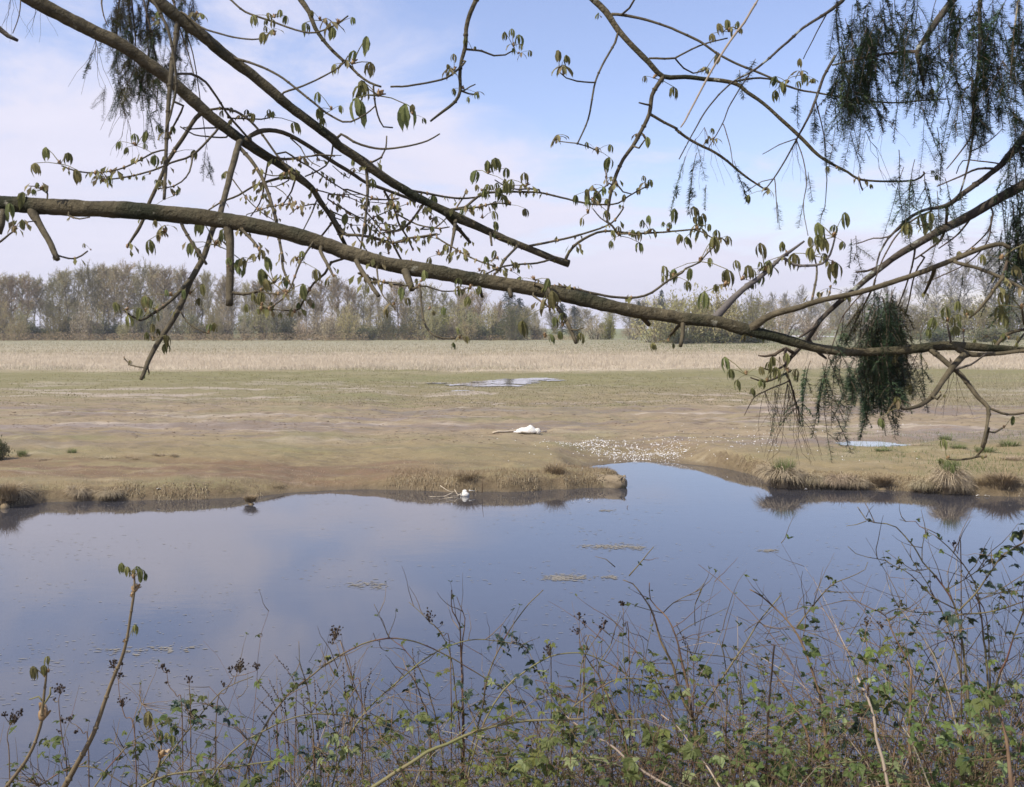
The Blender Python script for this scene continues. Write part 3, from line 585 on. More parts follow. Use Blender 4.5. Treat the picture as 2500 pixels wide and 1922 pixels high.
# ------------------------------------------------------------------ far bank: tussocks, log, carcass, feathers, clods
def blades(mb, c, n, rad, h, flop, mi, wid=0.006, seg=3, z0=0.0, inner=0.0):
    for _ in range(n):
        az = random.uniform(0, 6.28); o = math.sqrt(random.uniform(inner, 1))*rad; a = c+Vector((math.cos(az)*o, math.sin(az)*o*0.75, z0)); az2 = az+random.gauss(0, 0.5)
        out = Vector((math.cos(az2), math.sin(az2), 0)); l = h*random.uniform(0.6, 1.2); d = (out*flop*random.uniform(0.2, 0.9)+Vector((0, 0, 1))+rv(0.12)).normalized(); p = a; s = Vector((-out.y, out.x, 0)).lerp(rv(0.5), 0.3).normalized()*wid*random.uniform(0.7, 1.4); L_ = p-s; R_ = p+s
        for k in range(seg):
            d = (d+(out*0.35-Vector((0, 0, 1))*0.85)*flop*random.uniform(0.5, 1.1)).normalized() if k else d; p = p+d*l/seg; f = 1-(k+1)/seg
            if k < seg-1: mb.quad(L_, R_, p+s*f, p-s*f, mi); L_, R_ = p-s*f, p+s*f
            else: mb.tri(L_, R_, p, mi)
def tussock_mesh(seed, kind):
    random.seed(seed); mb = MB(); O = Vector((0, 0, 0))
    mb.ball(Vector((0, 0.05, 0.04)), 0.19, 2, (1, 0.8, 0.6), 10, 5)
    for c in range(5 if kind != 'spiky' else 3):
        cc = Vector((random.uniform(-.2, .2), random.uniform(-.15, .15), random.uniform(0.12, 0.3)))
        blades(mb, cc, 260, 0.26, 0.62, 1.0 if kind != 'spiky' else 0.5, 0 if kind != 'spiky' or c else 2, 0.010, 4, inner=0.0)
    if kind == 'green': blades(mb, Vector((0.02, 0, 0.30)), 300, 0.24, 0.40, 0.30, 1, 0.008, 3)
    if kind == 'tuft':
        mb = MB()
        for c in range(7): blades(mb, Vector((random.uniform(-.4, .4), random.uniform(-.3, .3), 0)), 46, 0.16, random.uniform(0.35, 0.7), 0.75, 0, 0.009, 3)
    if kind == 'grass': mb = MB()
    if kind == 'grass': blades(mb, O, 260, 0.35, 0.5, 0.5, 1, 0.010, 3); blades(mb, O, 120, 0.45, 0.4, 0.9, 0, 0.010, 3)
    return mb.mesh('blades', [M['straw'] if kind != 'spiky' else M['brownstraw'], M['grass'], M['brownstraw']])
TUS = {k: [tussock_mesh(400+10*j+i, k) for i in range(2)] for j, k in enumerate(('green', 'straw', 'spiky', 'grass', 'tuft'))}
random.seed(21)
def tussock(kind, px, py, wpx, hpx, label, v=0, z=0.03, name='grass_tussock'):
    p = on_plane(px, py, z); k = p.y/F; o = tag(link(name, TUS[kind][v], (p.x, p.y+0.12, z-0.04)), label, 'tussock', 'grass tussocks along the far bank')
    o.scale = (wpx*k/1.05, wpx*k/1.15, hpx*k/0.68); o.rotation_euler.z = random.uniform(-0.5, 0.5); return o
for kind, x, y, w, h, lab, v in [
    ('green', 1916, 1190, 104, 74, 'round straw tussock with green crown at the corner of the inlet', 0), ('straw', 1985, 1190, 70, 50, 'straw tussock drooping to the water, next after the round corner tussock', 1),
    ('straw', 2042, 1191, 78, 50, 'pale matted tussock hanging over the right bank edge', 0), ('straw', 2098, 1193, 60, 40, 'small flattened tussock halfway along the right bank', 1), ('spiky', 2160, 1195, 66, 36, 'dark brown tangle of roots on the right bank', 0),
    ('straw', 2258, 1201, 58, 50, 'narrow straw tussock left of the tall green-topped one', 0), ('green', 2326, 1204, 96, 92, 'tall green-topped tussock on the right bank below the hanging twig', 1), ('straw', 2352, 1205, 60, 55, 'straw skirt right against the tall green-topped tussock', 1),
    ('spiky', 2402, 1206, 60, 40, 'small brown tussock before the last one on the right', 1), ('spiky', 2462, 1209, 96, 58, 'dark twiggy tussock at the right edge of the bank', 0),
    ('straw', 22, 1226, 92, 66, 'big straw tussock at the left edge of the bank', 0), ('spiky', 2, 1240, 70, 62, 'brown tussock cut by the left picture edge', 1), ('straw', 188, 1220, 54, 48, 'upright straw tussock, first from the left edge clump', 1),
    ('straw', 262, 1219, 66, 44, 'straw tussock beside the upright one on the left bank', 0), ('spiky', 333, 1213, 84, 30, 'brown grassy hummock on the left bank', 1), ('spiky', 420, 1212, 70, 22, 'flat brown hummock further along the left bank', 0), ('spiky', 545, 1208, 80, 22, 'dark low grass lip on the left bank above the floating clump', 1),
    ('spiky', 608, 1231, 46, 24, 'small dark tussock standing in the water off the left bank', 0), ('spiky', 660, 1200, 60, 18, 'thin brown grass lip where the left bank dips', 1),
    ('spiky', 1146, 1196, 70, 46, 'brown shaggy tussock above the bleached twigs', 0), ('spiky', 1236, 1188, 56, 40, 'brown tussock between the bleached twigs and the log', 1), ('spiky', 1292, 1186, 60, 32, 'flat brown tussock left of the log', 0), ('spiky', 1348, 1186, 66, 56, 'spiky brown tussock growing on the log', 1)]:
    tussock(kind, x, y, w, h, lab, v)
for kind, x, y, w, h, lab, v in [('grass', 48, 1118, 34, 34, 'fresh green tuft beside the dark shrub on the left', 0), ('grass', 170, 1112, 30, 26, 'fresh green tuft on the flat, second from the left', 1), ('tuft', 100, 1122, 60, 14, 'flattened straw tuft between the two green tufts', 0), ('tuft', 195, 1120, 40, 14, 'flattened straw tuft just below the second green tuft', 1),
    ('tuft', 258, 1121, 60, 18, 'low straw tuft on the flat behind the left bank', 0), ('tuft', 318, 1120, 50, 13, 'very low straw tuft trailing the row on the left flat', 1), ('tuft', 386, 1117, 34, 26, 'straw tuft near the end of the row on the left flat', 1), ('tuft', 420, 1118, 26, 20, 'last straw tuft of the row on the left flat', 0),
    ('grass', 2312, 1086, 46, 30, 'green tuft behind the round puddle', 1), ('grass', 2160, 1108, 50, 18, 'low green tuft on the right bank flat below the puddle', 0), ('tuft', 2240, 1096, 50, 16, 'pale tuft at the right end of the round puddle', 0), ('tuft', 2280, 1098, 40, 14, 'pale tuft next to the green tuft behind the puddle', 1), ('grass', 2345, 1104, 50, 20, 'grey-green tuft on the right flat above the tall tussock', 1), ('grass', 2410, 1110, 60, 28, 'wide green tuft on the right flat, second from the edge', 0), ('grass', 2470, 1100, 60, 30, 'green tuft on the right flat by the picture edge', 1), ('tuft', 2480, 1130, 60, 26, 'straw tuft on the right flat by the picture edge', 0)]:
    t = tussock(kind, x, y, w, h, lab, v, z=0.34)
    t.location.z = fz(t.location.x, t.location.y)-0.03
blade_field('bank_grass', 5200, 2020, 2700, 20.2, 27, 0.03, 0.13, 0.006, M['grass'], 'thin green grass over the flat behind the right bank', 8, lambda X, Y: np.clip((X-7.2+1.2*fbm(X*0.8, Y*0.8, 3, 3))/3.5, 0, 0.8)*(0.5+0.9*fbm(X*0.7, Y*0.7, 8, 3)))
blade_field('bank_straw', 7000, -250, 2700, 18.2, 24.5, 0.02, 0.07, 0.006, M['straw'], 'short dry straw scattered over the flats behind the banks', 9, lambda X, Y: (0.25+0.9*fbm(X*0.5, Y*0.9, 18, 3))*np.clip(shore_sd(X, Y)/0.1, 0, 1)*(np.abs(X-3) > 2.6))
blade_field('spit_grass', 5200, 960, 1520, 20.2, 22.4, 0.03, 0.11, 0.006, M['brownstraw'], 'short brown grass along the top of the low spit', 12, lambda X, Y: np.clip(shore_sd(X, Y)/0.05, 0, 1)*np.clip((1.0-shore_sd(X, Y))/0.5, 0, 1)*(Y < 22.2))
blade_field('bank_lip_grass', 9000, -250, 1000, 18.2, 20.8, 0.02, 0.09, 0.006, M['brownstraw'], 'short brown grass along the lip of the left bank', 13, lambda X, Y: np.clip(shore_sd(X, Y)/0.05, 0, 1)*np.clip((0.75-shore_sd(X, Y))/0.4, 0, 1)*np.clip(0.35+1.3*fbm(X*0.9, Y*0.9, 44, 3), 0, 1))
# shaggy fringe hanging over the bank edge
def fringe():
    random.seed(31); mb = MB(); n = 0
    seg = [(Vector((*a, 0)), Vector((*b, 0))) for a, b in zip(SH[2:-2], SH[3:-1])]
    for a, b in seg:
        mid = (a+b)/2; cov = math.hypot((mid.x-3)/2.3, (mid.y-24.6)/3.0) < 1
        if cov or abs(mid.x+4.2) < 0.9: continue
        L_ = (b-a).length; t = (b-a).normalized(); nrm = Vector((-t.y, t.x, 0))
        for _ in range(int(L_*380)):
            q = a+(b-a)*random.random()
            if mnoise.noise(Vector((q.x*1.3, q.y*1.3, 4))) < -0.12: continue
            q = q+nrm*random.uniform(0.0, 0.34); z = fz(q.x, q.y); l = random.uniform(0.04, 0.15); s = (t+rv(0.4)).normalized()*0.0045*random.uniform(0.6, 1.5); d = (-nrm*random.uniform(0.3, 1)+t*random.gauss(0, 0.35)); m_ = Vector((q.x, q.y, z))+d*l*0.5+Vector((0, 0, l*random.uniform(0.0, 0.18))); e = m_+d*l*0.3-Vector((0, 0, l*random.uniform(0.4, 1.0))); b0 = Vector((q.x, q.y, z-0.02)); mi = 0 if random.random() < 0.55 else 1
            mb.quad(b0-s, b0+s, m_+s, m_-s, mi); mb.tri(m_-s, m_+s, e, mi)
    tag(mb.build('bank_fringe', [M['straw'], M['brownstraw']], org=Vector((0, 19, 0.2))), 'shaggy dry grass hanging over the edge of the far bank', 'grass', kind='stuff')
fringe()
# mud-covered log at the end of the left bank
a = on_plane(1330, 1184, 0.03); b = on_plane(1529, 1184, 0.09); a.y += 0.55; b.y += 0.16
LOG = empty('log', (b.x, b.y, 0), 'mud-caked log with blunt pale end jutting into the water', 'log')
mb = MB(); pts = [a.lerp(b, i/26) for i in range(27)]; mb.tube(pts, [0.165+0.01*math.sin(i*0.9) if i < 24 else (0.158, 0.142, 0.10)[i-24] for i in range(27)], 22)
for v in mb.v:
    c_ = a.lerp(b, min(1, max(0, (v.x-a.x)/(b.x-a.x)))); r_ = v-c_; r_.x = 0
    v += r_*(0.30*mnoise.noise(Vector((v.x*2.3, r_.y*6, r_.z*6)))+0.16*mnoise.noise(v*11))*(1 if v.x < b.x-0.16 else 0.12)
mb.build('muddy_trunk', M['logm'], LOG)
mb = MB(); e = pts[-1]; dr = (pts[-1]-pts[-2]).normalized(); mb.tube([e-dr*0.03, e+dr*0.008, e+dr*0.02, e+dr*0.026], [0.104, 0.098, 0.08, 0.03], 16, lump=0.1); mb.build('cut_end', M['logm'], LOG)
mb = MB(); random.seed(3)
for _ in range(420):
    t = random.random()**0.7; an = random.uniform(0.3, 2.6); q = a.lerp(b, t)+Vector((0, -math.cos(an)*0.165, math.sin(an)*0.165)); mb.ball(q, random.uniform(0.008, 0.026), 0, (1.3, 1, 0.6), 5, 3)
o = mb.build('mud_crumbs', M['logm'], LOG); o['kind'] = 'stuff'
# bird carcass, its stick, white remains at the water
def lump_body(mb, c, rx, ry, rz, n=28, k=16, f=None):
    b = len(mb.v)
    for j in range(k+1):
        ph = -math.pi/2+math.pi*j/k
        for i in range(n):
            t = 2*math.pi*i/n; d = Vector((math.cos(t)*math.cos(ph), math.sin(t)*math.cos(ph), math.sin(ph))); q = Vector((d.x*rx, d.y*ry, d.z*rz)); mb.v.append(c+(f(q, d) if f else q))
    for j in range(k):
        for i in range(n): mb.f.append((b+j*n+i, b+j*n+(i+1) % n, b+(j+1)*n+(i+1) % n, b+(j+1)*n+i)); mb.mi.append(0)
pc = on_plane(1289, 1058, FZ-0.02); gz = fz(pc.x, pc.y)
CAR = empty('bird_carcass', (pc.x, pc.y, gz), 'white bird carcass lying on the mud beyond the inlet', 'carcass')
def carf(q, d):
    x = q.x/0.33; top = 1+0.45*math.exp(-((x-0.25)/0.28)**2)-0.30*math.exp(-((x+0.85)/0.3)**2)+0.12*math.sin(x*7)*(d.z > 0)
    return Vector((q.x+0.05*max(0, -x)*0, q.y*(1-0.35*max(0, -x)**2), (q.z if q.z > 0 else q.z*0.35)*top+0.03*max(0, -x)))+0.012*Vector(tuple(mnoise.noise_vector(q*9)))
mb = MB(); lump_body(mb, Vector((pc.x, pc.y, gz+0.055)), 0.33, 0.19, 0.125, f=carf); mb.build('body', M['white'], CAR)
mb = MB(); lump_body(mb, Vector((pc.x+0.27, pc.y-0.07, gz+0.075)), 0.085, 0.06, 0.09, 14, 8, lambda q, d: q+0.01*Vector(tuple(mnoise.noise_vector(q*20)))); mb.build('neck_stump', M['white'], CAR)
for s_, (dx, dy, rz, l) in enumerate([(-0.32, -0.05, 2.9, 0.16), (-0.28, -0.10, 3.3, 0.14), (-0.36, -0.02, 2.7, 0.12)]):
    mb = MB(); dd = Vector((math.cos(rz), -0.2, -0.05)); a0 = Vector((pc.x+dx+0.1, pc.y+dy, gz+0.07)); sdv = Vector((0, 0.025, 0.012)); e = a0+dd*l*1.3; mb.add([a0-sdv, a0+sdv, a0+dd*l+sdv*0.8, a0+dd*l-sdv*0.8, e, a0+dd*l*0.5+Vector((0, 0, .012))], [(0, 1, 5), (1, 2, 5), (2, 3, 5), (3, 0, 5), (3, 2, 4)]); mb.build('wing_feather', M['feather'], CAR)
s0 = on_plane(1203, 1056, FZ); s1 = on_plane(1334, 1048, FZ); mb = MB(); pp = [s0.lerp(s1, i/10) for i in range(11)]
for q in pp: q.z = fz(q.x, q.y)+0.03+0.008*random.random()
mb.tube(pp, [0.03]*6+[0.024]*5, 6, lump=0.2); tag(mb.build('bleached_pole', M['stick'], org=pp[0]), 'pale straight stick lying on the mud behind the carcass', 'stick')
pr = on_plane(1135, 1211, 0.0); REM = empty('white_remains', (pr.x, pr.y, 0), 'white feathered lump floating at the bank beside bleached twigs', 'bird remains')
mb = MB(); lump_body(mb, Vector((pr.x, pr.y, 0.02)), 0.095, 0.07, 0.06, 18, 10, lambda q, d: q+0.012*Vector(tuple(mnoise.noise_vector(q*22)))); mb.build('body', M['white'], REM)
mb = MB(); lump_body(mb, Vector((pr.x-0.005, pr.y+0.03, 0.075)), 0.05, 0.05, 0.045, 14, 8, lambda q, d: q+0.01*Vector(tuple(mnoise.noise_vector(q*30)))); mb.build('upper_lump', M['white'], REM)
mb = MB(); mb.tube([Vector((pr.x+0.08, pr.y+0.06, 0.10)), Vector((pr.x+0.12, pr.y+0.07, 0.095)), Vector((pr.x+0.20, pr.y+0.08, 0.085))], [0.018, 0.008, 0.006], 6); mb.build('wing_bone', M['white'], REM)
# bleached twigs hanging into the water there
tw = empty('bleached_twigs', tuple(on_plane(1110, 1196, 0.15)), 'bleached forked dead twigs reaching into the water from the bank', 'dead branch')
for pl, r in [([(1075, 1186), (1095, 1199), (1112, 1200)], 0.009), ([(1110, 1196), (1118, 1208), (1128, 1204)], 0.009), ([(1105, 1203), (1085, 1215), (1070, 1222)], 0.008), ([(1128, 1204), (1115, 1216)], 0.009), ([(1115, 1212), (1100, 1216)], 0.005), ([(1086, 1213), (1072, 1222), (1050, 1225)], 0.006), ([(1064, 1223), (1052, 1218), (1046, 1216)], 0.004), ([(1085, 1226), (1105, 1236), (1120, 1228)], 0.006), ([(1108, 1236), (1085, 1250), (1071, 1268)], 0.005)]:
    Y0 = on_plane(pl[0][0], 1207, 0).y; pts = [at(x, y, Y0-0.15-0.004*(y-1195)*2) for x, y in pl]
    for q in pts: q.z = max(q.z, 0.015)
    mb = MB(); pts = vspline(pts, 4); mb.tube(pts, [r*(1-0.5*i/len(pts)) for i in range(len(pts))], 5); mb.build('twig', M['stick'], tw)
for px, py, h, lab in [(1177, 1196, 60, 'thin bare stem upright on the bank left of the log'), (1376, 1172, 42, 'thin bare stem upright on the log'), (1530, 1240, 10, 'short stem tip poking out of the water off the log')]:
    p = on_plane(px, py, 0.0 if h == 10 else 0.12); mb = MB(); hh = h/F*p.y*0.62; mb.tube([p+Vector((0, 0, -.06)), p+Vector((0.01, 0, hh*0.5)), p+Vector((0.03, 0, hh))], [0.008, 0.006, 0.003], 5); tag(mb.build('dead_stem', M['brownstem'], org=p), lab, 'stem')
# white feathers: the large ones one by one, the specks as one mass
def feather_mesh(seed):
    random.seed(seed); mb = MB(); n = 5; cur = random.uniform(0.15, 0.5); Ls, Ms, Rs = [], [], []
    for i in range(n+1):
        t = i/n; w = 0.26*math.sin(math.pi*(0.12+0.82*t))**0.8*(1+random.uniform(-.25, .25)); x = t-0.5; z = cur*(0.25-x*x)+random.uniform(0, .05)
        Ls.append(Vector((x, -w, z+w*random.uniform(0, .5)))); Ms.append(Vector((x, 0, z+0.03))); Rs.append(Vector((x, w, z+w*random.uniform(0, .5))))
    mb.add(Ls+Ms+Rs, [(i, i+1, n+2+i, n+1+i) for i in range(n)]+[(n+1+i, n+2+i, 2*n+3+i, 2*n+2+i) for i in range(n)]); return mb.mesh('feather', M['feather'])
FEA = [feather_mesh(500+i) for i in range(8)]
random.seed(41)
def fpos():
    r = random.random()
    if r < 0.74:   # dense drift above the inlet
        t = random.random(); x = 1430+230*t+random.gauss(0, 14); y = 1077+20*t-26*max(0, t-0.55)+random.gauss(0, 4.6+3*math.sin(t*3.1))
    elif r < 0.86: x = random.uniform(1630, 1900); y = 1090-0.055*(x-1640)+random.gauss(0, 13)
    elif r < 0.93: x = random.gauss(1385, 30); y = 1082+random.gauss(0, 4)
    else: x = random.uniform(1150, 2300); y = random.uniform(1045, 1145)
    return x, y
nf = 0; specks = MB(); tries = 0
while nf < 300 and tries < 4000:
    tries += 1; x, y = fpos()
    if y > 1150 or y < 1035: continue
    p = on_plane(x, y, 0.33); s = sdf(p.x, p.y)
    if s < 0.05: continue
    z = fz(p.x, p.y); sz = random.uniform(0.03, 0.07)*(1.5 if random.random() < .08 else 1)
    o = tag(link('feather', FEA[random.randrange(8)], (p.x, p.y, z+0.004)), 'small white feather scattered on the mud around the inlet', 'feather', 'white feathers scattered on the mud')
    o.scale = (sz, sz, sz*0.7); o.rotation_euler = (random.gauss(0, .25), random.gauss(0, .25), random.uniform(0, 6.28)); nf += 1
for _ in range(1300):
    x, y = fpos()
    if y > 1150 or y < 1035: continue
    p = on_plane(x, y, 0.33)
    if sdf(p.x, p.y) < 0.03: continue
    p.z = fz(p.x, p.y)+0.008; u = rv(1); u.z *= 0.4; u = u.normalized()*random.uniform(0.008, 0.022); w = u.orthogonal().normalized()*0.010; specks.quad(p-u, p+w, p+u, p-w)
tag(specks.build('white_down', M['feather'], org=Vector((3, 27, 0.3))), 'tiny specks of white down among the feathers', 'down', kind='stuff')
for x, y, s, lab in [(1968, 1197, 0.08, 'white feather at the water under the second right tussock'), (2372, 1206, 0.11, 'large white feather at the waterline right of the green tussock'), (2388, 1212, 0.10, 'white feather in the shallows, middle of three on the right'), (2410, 1213, 0.10, 'white feather in the shallows, last of three on the right'), (2492, 1213, 0.09, 'white feather by the waterline at the right edge'), (555, 1213, 0.10, 'white feather at the waterline above the small dark tussock'), (388, 1181, 0.10, 'white rounded scrap on the left bank top'), (878, 1187, 0.09, 'white feather on the low bank middle'), (1437, 1223, 0.09, 'curled white feather floating in front of the log'), (1398, 1226, 0.06, 'small white feather floating left of the curled one'), (1826, 1155, 0.08, 'white feather on the water at the right of the inlet'), (1715, 1121, 0.15, 'long forked white feather on the mud lip of the inlet'), (1596, 1122, 0.10, 'white rounded feather at the head of the inlet'), (1550, 1129, 0.12, 'white feather at the waterline at the head of the inlet'), (1990, 1069, 0.13, 'large white feather lying left of the round puddle')]:
    zz = 0.0; p = on_plane(x, y, 0)
    if sdf(p.x, p.y) > 0: p = on_plane(x, y, 0.3); zz = fz(p.x, p.y)
    o = tag(link('feather', FEA[random.randrange(8)], (p.x, p.y, zz+0.012)), lab, 'feather'); o.scale = (s,)*3; o.rotation_euler.z = random.uniform(-.6, .6)
# clods on the mud, floating scum on the water
mbc = MB(); random.seed(51); cnt = 0
while cnt < 2600:
    Y = 1/random.uniform(1/46, 1/25.5); x = random.uniform(-0.56, 0.56)*Y
    d = mnoise.noise(Vector((x*0.22, Y*0.35, 2)))+0.35*math.exp(-((Y-33)/4)**2)
    if d < random.uniform(-0.1, 0.5): continue
    cnt += 1; z = fz(x, Y)-0.004; r = random.uniform(0.008, 0.03)*(1.6 if random.random() < .05 else 1); mbc.ball(Vector((x, Y, z)), r, 0, (random.uniform(1, 2.4), 1, 0.55), 5, 3)
tag(mbc.build('mud_clods', M['clod'], org=Vector((0, 33, FZ))), 'dark crumbs and clods of mud strewn across the drying flat', 'mud', kind='stuff')
mbs = MB(); random.seed(61); cnt = 0
def flake(x, y, r, st):
    n = 7; t0 = random.uniform(0, 6); c = Vector((x, y, 0.004+0.002*random.random())); vs_ = [c+Vector((math.cos(6.283*i/n+t0)*r*st*random.uniform(.5, 1.3), math.sin(6.283*i/n+t0)*r*random.uniform(.5, 1.3), 0)) for i in range(n)]; mbs.add(vs_, [tuple(range(n))])
while cnt < 2600:
    Y = 1/random.uniform(1/19.5, 1/6.8); x = random.uniform(-0.56, 0.56)*Y
    if sdf(x, Y) > -0.1: continue
    if mnoise.noise(Vector((x*0.35, Y*0.5, 7)))+0.5*mnoise.noise(Vector((x*1.1, Y*1.7, 3))) < random.uniform(-0.2, 0.75): continue
    cnt += 1; flake(x, Y, random.uniform(0.002, 0.007)*(0.5+Y/16), random.uniform(1.5, 5))
for px, py, w, h, n in [(1490, 1335, 75, 8, 330), (1555, 1338, 20, 6, 90), (1380, 1411, 55, 9, 280), (1880, 1345, 25, 5, 80), (1480, 1247, 20, 3, 60), (900, 1430, 60, 12, 120), (1490, 1410, 20, 5, 60), (2050, 1100, 0, 0, 0), (300, 1590, 70, 11, 50), (420, 1585, 60, 10, 40)]:
    for _ in range(n):
        p = on_plane(px+random.gauss(0, w*0.5), py+random.gauss(0, h*0.45), 0)
        if sdf(p.x, p.y) < -0.05: flake(p.x, p.y, random.uniform(0.004, 0.014), random.uniform(1.5, 4))
tag(mbs.build('floating_scum', M['scum'], org=Vector((0, 12, 0)), smooth=False), 'small flakes of brown scum floating on the still water', 'scum', kind='stuff')
# dark evergreen shrub cut by the left edge
p = on_plane(-8, 1128, 0.3); o = plant('dark_shrub', SHRUB['dark'][0], -8, p.y, (0.34, 0.34, 0.62), 'dark green shrub cut by the left picture edge on the flat', 'shrub', None, z=fz(p.x, p.y))
# ------------------------------------------------------------------ overhanging horse chestnut
CR = {'A': (0, 0, 2.5706), 'B': (825, 0, 2.5706), 'C': (1650, 0, 2.5706), 'D': (0, 450, 2.5706), 'E': (825, 450, 2.5706), 'G': (1650, 450, 2.5706), 'H': (500, 300, 4.2),
      'Q': (0, 1000, 1.748), 'q': (1250, 1000, 1.748), '1': (0, 1500, 3.414), '2': (620, 1440, 3.414), '3': (1240, 1440, 3.414), '4': (1860, 1440, 3.414), '5': (1860, 1200, 3.414)}
def cpx(c, x, y): ox, oy, s = CR[c]; return ox+x/s, oy+y/s
class Tree2:
    """one plant traced as limbs and twigs; keeps samples so that twigs, buds and leaves join the wood at its depth"""
    def __init__(s, root): s.root = root; s.S = np.zeros((0, 4)); s.own = []
    def near(s, px, py, only=None):
        if only is not None:
            idx = [i for i, o in enumerate(s.own) if o in only]
        else: idx = None
        A = s.S if idx is None else s.S[idx]
        k = int(np.argmin((A[:, 0]-px)**2+(A[:, 1]-py)**2)); kk = k if idx is None else idx[k]
        return s.S[kk], s.own[kk]
    def wood(s, segs, name, matl, d0=None, d1=None, limb=None, ext=None, step=14, n=7, lump=0.10, wob=1.0, joint=True):
        """segs: list of (crop, [(x, y, w), ...]) in crop pixels; ext: world points put before the first"""
        P = []; w = None
        for c, pl in segs:
            for q in pl:
                x, y = cpx(c, q[0], q[1]); w = q[2]/CR[c][2] if len(q) > 2 else None
                P.append([x, y, w])
        ws = [(i, p[2]) for i, p in enumerate(P) if p[2] is not None]
        if len(ws) < len(P):
            if not ws: ws = [(0, 5.5), (len(P)-1, 3.2)]
            f = np.interp(range(len(P)), [i for i, _ in ws], [v for _, v in ws])
            for i, p in enumerate(P): p[2] = float(f[i])
        par = limb; nr = None
        if d0 is None:
            nr, own = s.near(P[0][0], P[0][1]); d0 = nr[2]; par = par or own
            if joint and math.hypot(nr[0]-P[0][0], nr[1]-P[0][1]) > 1.5 and math.hypot(nr[0]-P[0][0], nr[1]-P[0][1]) < 45: P.insert(0, [nr[0], nr[1], P[0][2]*1.1])
        if d1 is None: d1 = d0+random.uniform(-0.28, 0.28)
        m = len(P); dist = [0.0]
        for a, b in zip(P[:-1], P[1:]): dist.append(dist[-1]+math.hypot(a[0]-b[0], a[1]-b[1]))
        Q = [(p[0], p[1], p[2], d0+(d1-d0)*dist[i]/max(1e-6, dist[-1])) for i, p in enumerate(P)]
        S = spline(Q, step); pts = []; rad = []; sd = random.uniform(0, 50)
        for i, (x, y, w, d) in enumerate(S):
            k = wob*min(3.0, 0.9+0.04*w); j = i*step*0.035+sd; ww = max(w, 1.5)
            x += k*0.6*mnoise.noise(Vector((j, 0, 0)))*(0 < i < len(S)-1); y += k*0.6*mnoise.noise(Vector((j, 9, 0)))*(0 < i < len(S)-1)
            pts.append(at(x, y, d+0.004*mnoise.noise(Vector((j, 5, 2))))); rad.append(ww/2/F*d*(1+0.10*mnoise.noise(Vector((j*1.7, 3, 3)))+0.14*max(0, mnoise.noise(Vector((j*0.9, 7, 3)))-0.35)))
        if ext:
            ex = vspline([Vector(e[:3]) for e in ext]+[pts[0]], 6)[:-1]; r_e = [float(np.interp(i/len(ex), np.linspace(0, 1, len(ext)+1), [e[3] for e in ext]+[rad[0]])) for i in range(len(ex))]
            pts = ex+pts; rad = r_e+rad
        mb = MB(); mb.tube(pts, rad, n, lump=lump)
        if n < 9:      # leaf-scar nodes on young wood
            for i in range(3, len(pts)-2, random.randint(4, 7)):
                if rad[i] < 0.011: mb.ball(pts[i], rad[i]*1.5, 0, (1, 1, 0.8), 6, 3)
        par_o = par if par is not None else s.root
        o = mb.build(name, matl, par_o, org=pts[0])
        own = par if par is not None else o
        arr = np.array([(x, y, d, w) for x, y, w, d in S]); s.S = np.vstack([s.S, arr]); s.own += [own]*len(arr)
        return own if par is None else par
random.seed(71)
CH = empty('chestnut_tree', (-5.6, 2.9, bank_z(-5.6, 2.9)-0.2), 'horse chestnut with limbs overhanging the water, its young leaves opening', 'tree')
T = Tree2(CH)
mb = MB(); tp = vspline([Vector((-5.6, 2.9, bank_z(-5.6, 2.9)-0.25)), Vector((-5.65, 2.95, 2.6)), Vector((-5.5, 3.0, 4.6)), Vector((-5.3, 3.1, 6.4)), Vector((-5.2, 3.2, 7.6)), Vector((-5.1, 3.3, 8.6))], 6)
mb.tube(tp, [0.36*(1-0.75*i/(len(tp)-1))+0.02 for i in range(len(tp))], 16, lump=0.12); mb.build('trunk', M['bark'], CH)
ov = [Vector((-5.2, 3.2, 7.4)), Vector((-3.6, 4.2, 7.3)), Vector((-1.8, 4.8, 6.7)), Vector((0.2, 4.9, 6.25)), Vector((1.4, 4.8, 5.9))]
def wood(*a, **k): return T.wood(*a, **k)
L1 = wood([('A', [(-20, 1265, 96), (0, 1275, 97), (300, 1298, 103), (600, 1311, 104), (900, 1328, 103), (1200, 1357, 106), (1500, 1402, 102), (1800, 1463, 97), (2100, 1553, 98)]), ('E', [(20, 418, 95), (300, 497, 88), (600, 550, 92), (900, 604, 88), (1200, 652, 90), (1500, 714, 88), (1800, 784, 86), (2100, 830, 82)]),
    ('G', [(20, 842, 80), (250, 862, 74), (400, 902, 78), (500, 930, 70), (700, 978, 62), (900, 1030, 58), (1100, 1052, 56), (1400, 1045, 56), (1600, 1020, 60), (1750, 1015, 60), (2000, 1030, 44), (2185, 1040, 40), (2400, 1050, 36), (2700, 1030, 24)])], 'limb', M['bark'], 3.75, 3.55, ext=[(-5.55, 2.95, 2.6, 0.12), (-3.8, 3.5, 2.95, 0.09)], step=10, n=14, lump=0.14)
L2 = wood([('A', [(120, -60, 94), (200, 0, 92), (400, 105, 88), (600, 205, 88), (750, 275, 85), (900, 378, 82), (1050, 490, 76), (1200, 620, 75), (1320, 730, 70), (1450, 830, 66), (1560, 910, 62), (1680, 985, 54), (1800, 1060, 50), (1900, 1135, 46)]), ('H', [(1120, 700, 62), (1180, 800, 58), (1260, 910, 50), (1340, 1050, 46), (1400, 1170, 42), (1450, 1270, 36)])], 'limb', M['bark'], 4.15, 4.75, ext=[(-5.45, 3.05, 5.2, 0.11), (-3.6, 3.8, 5.35, 0.09), (-2.6, 4.05, 5.0, 0.078)], step=10, n=12, lump=0.12)
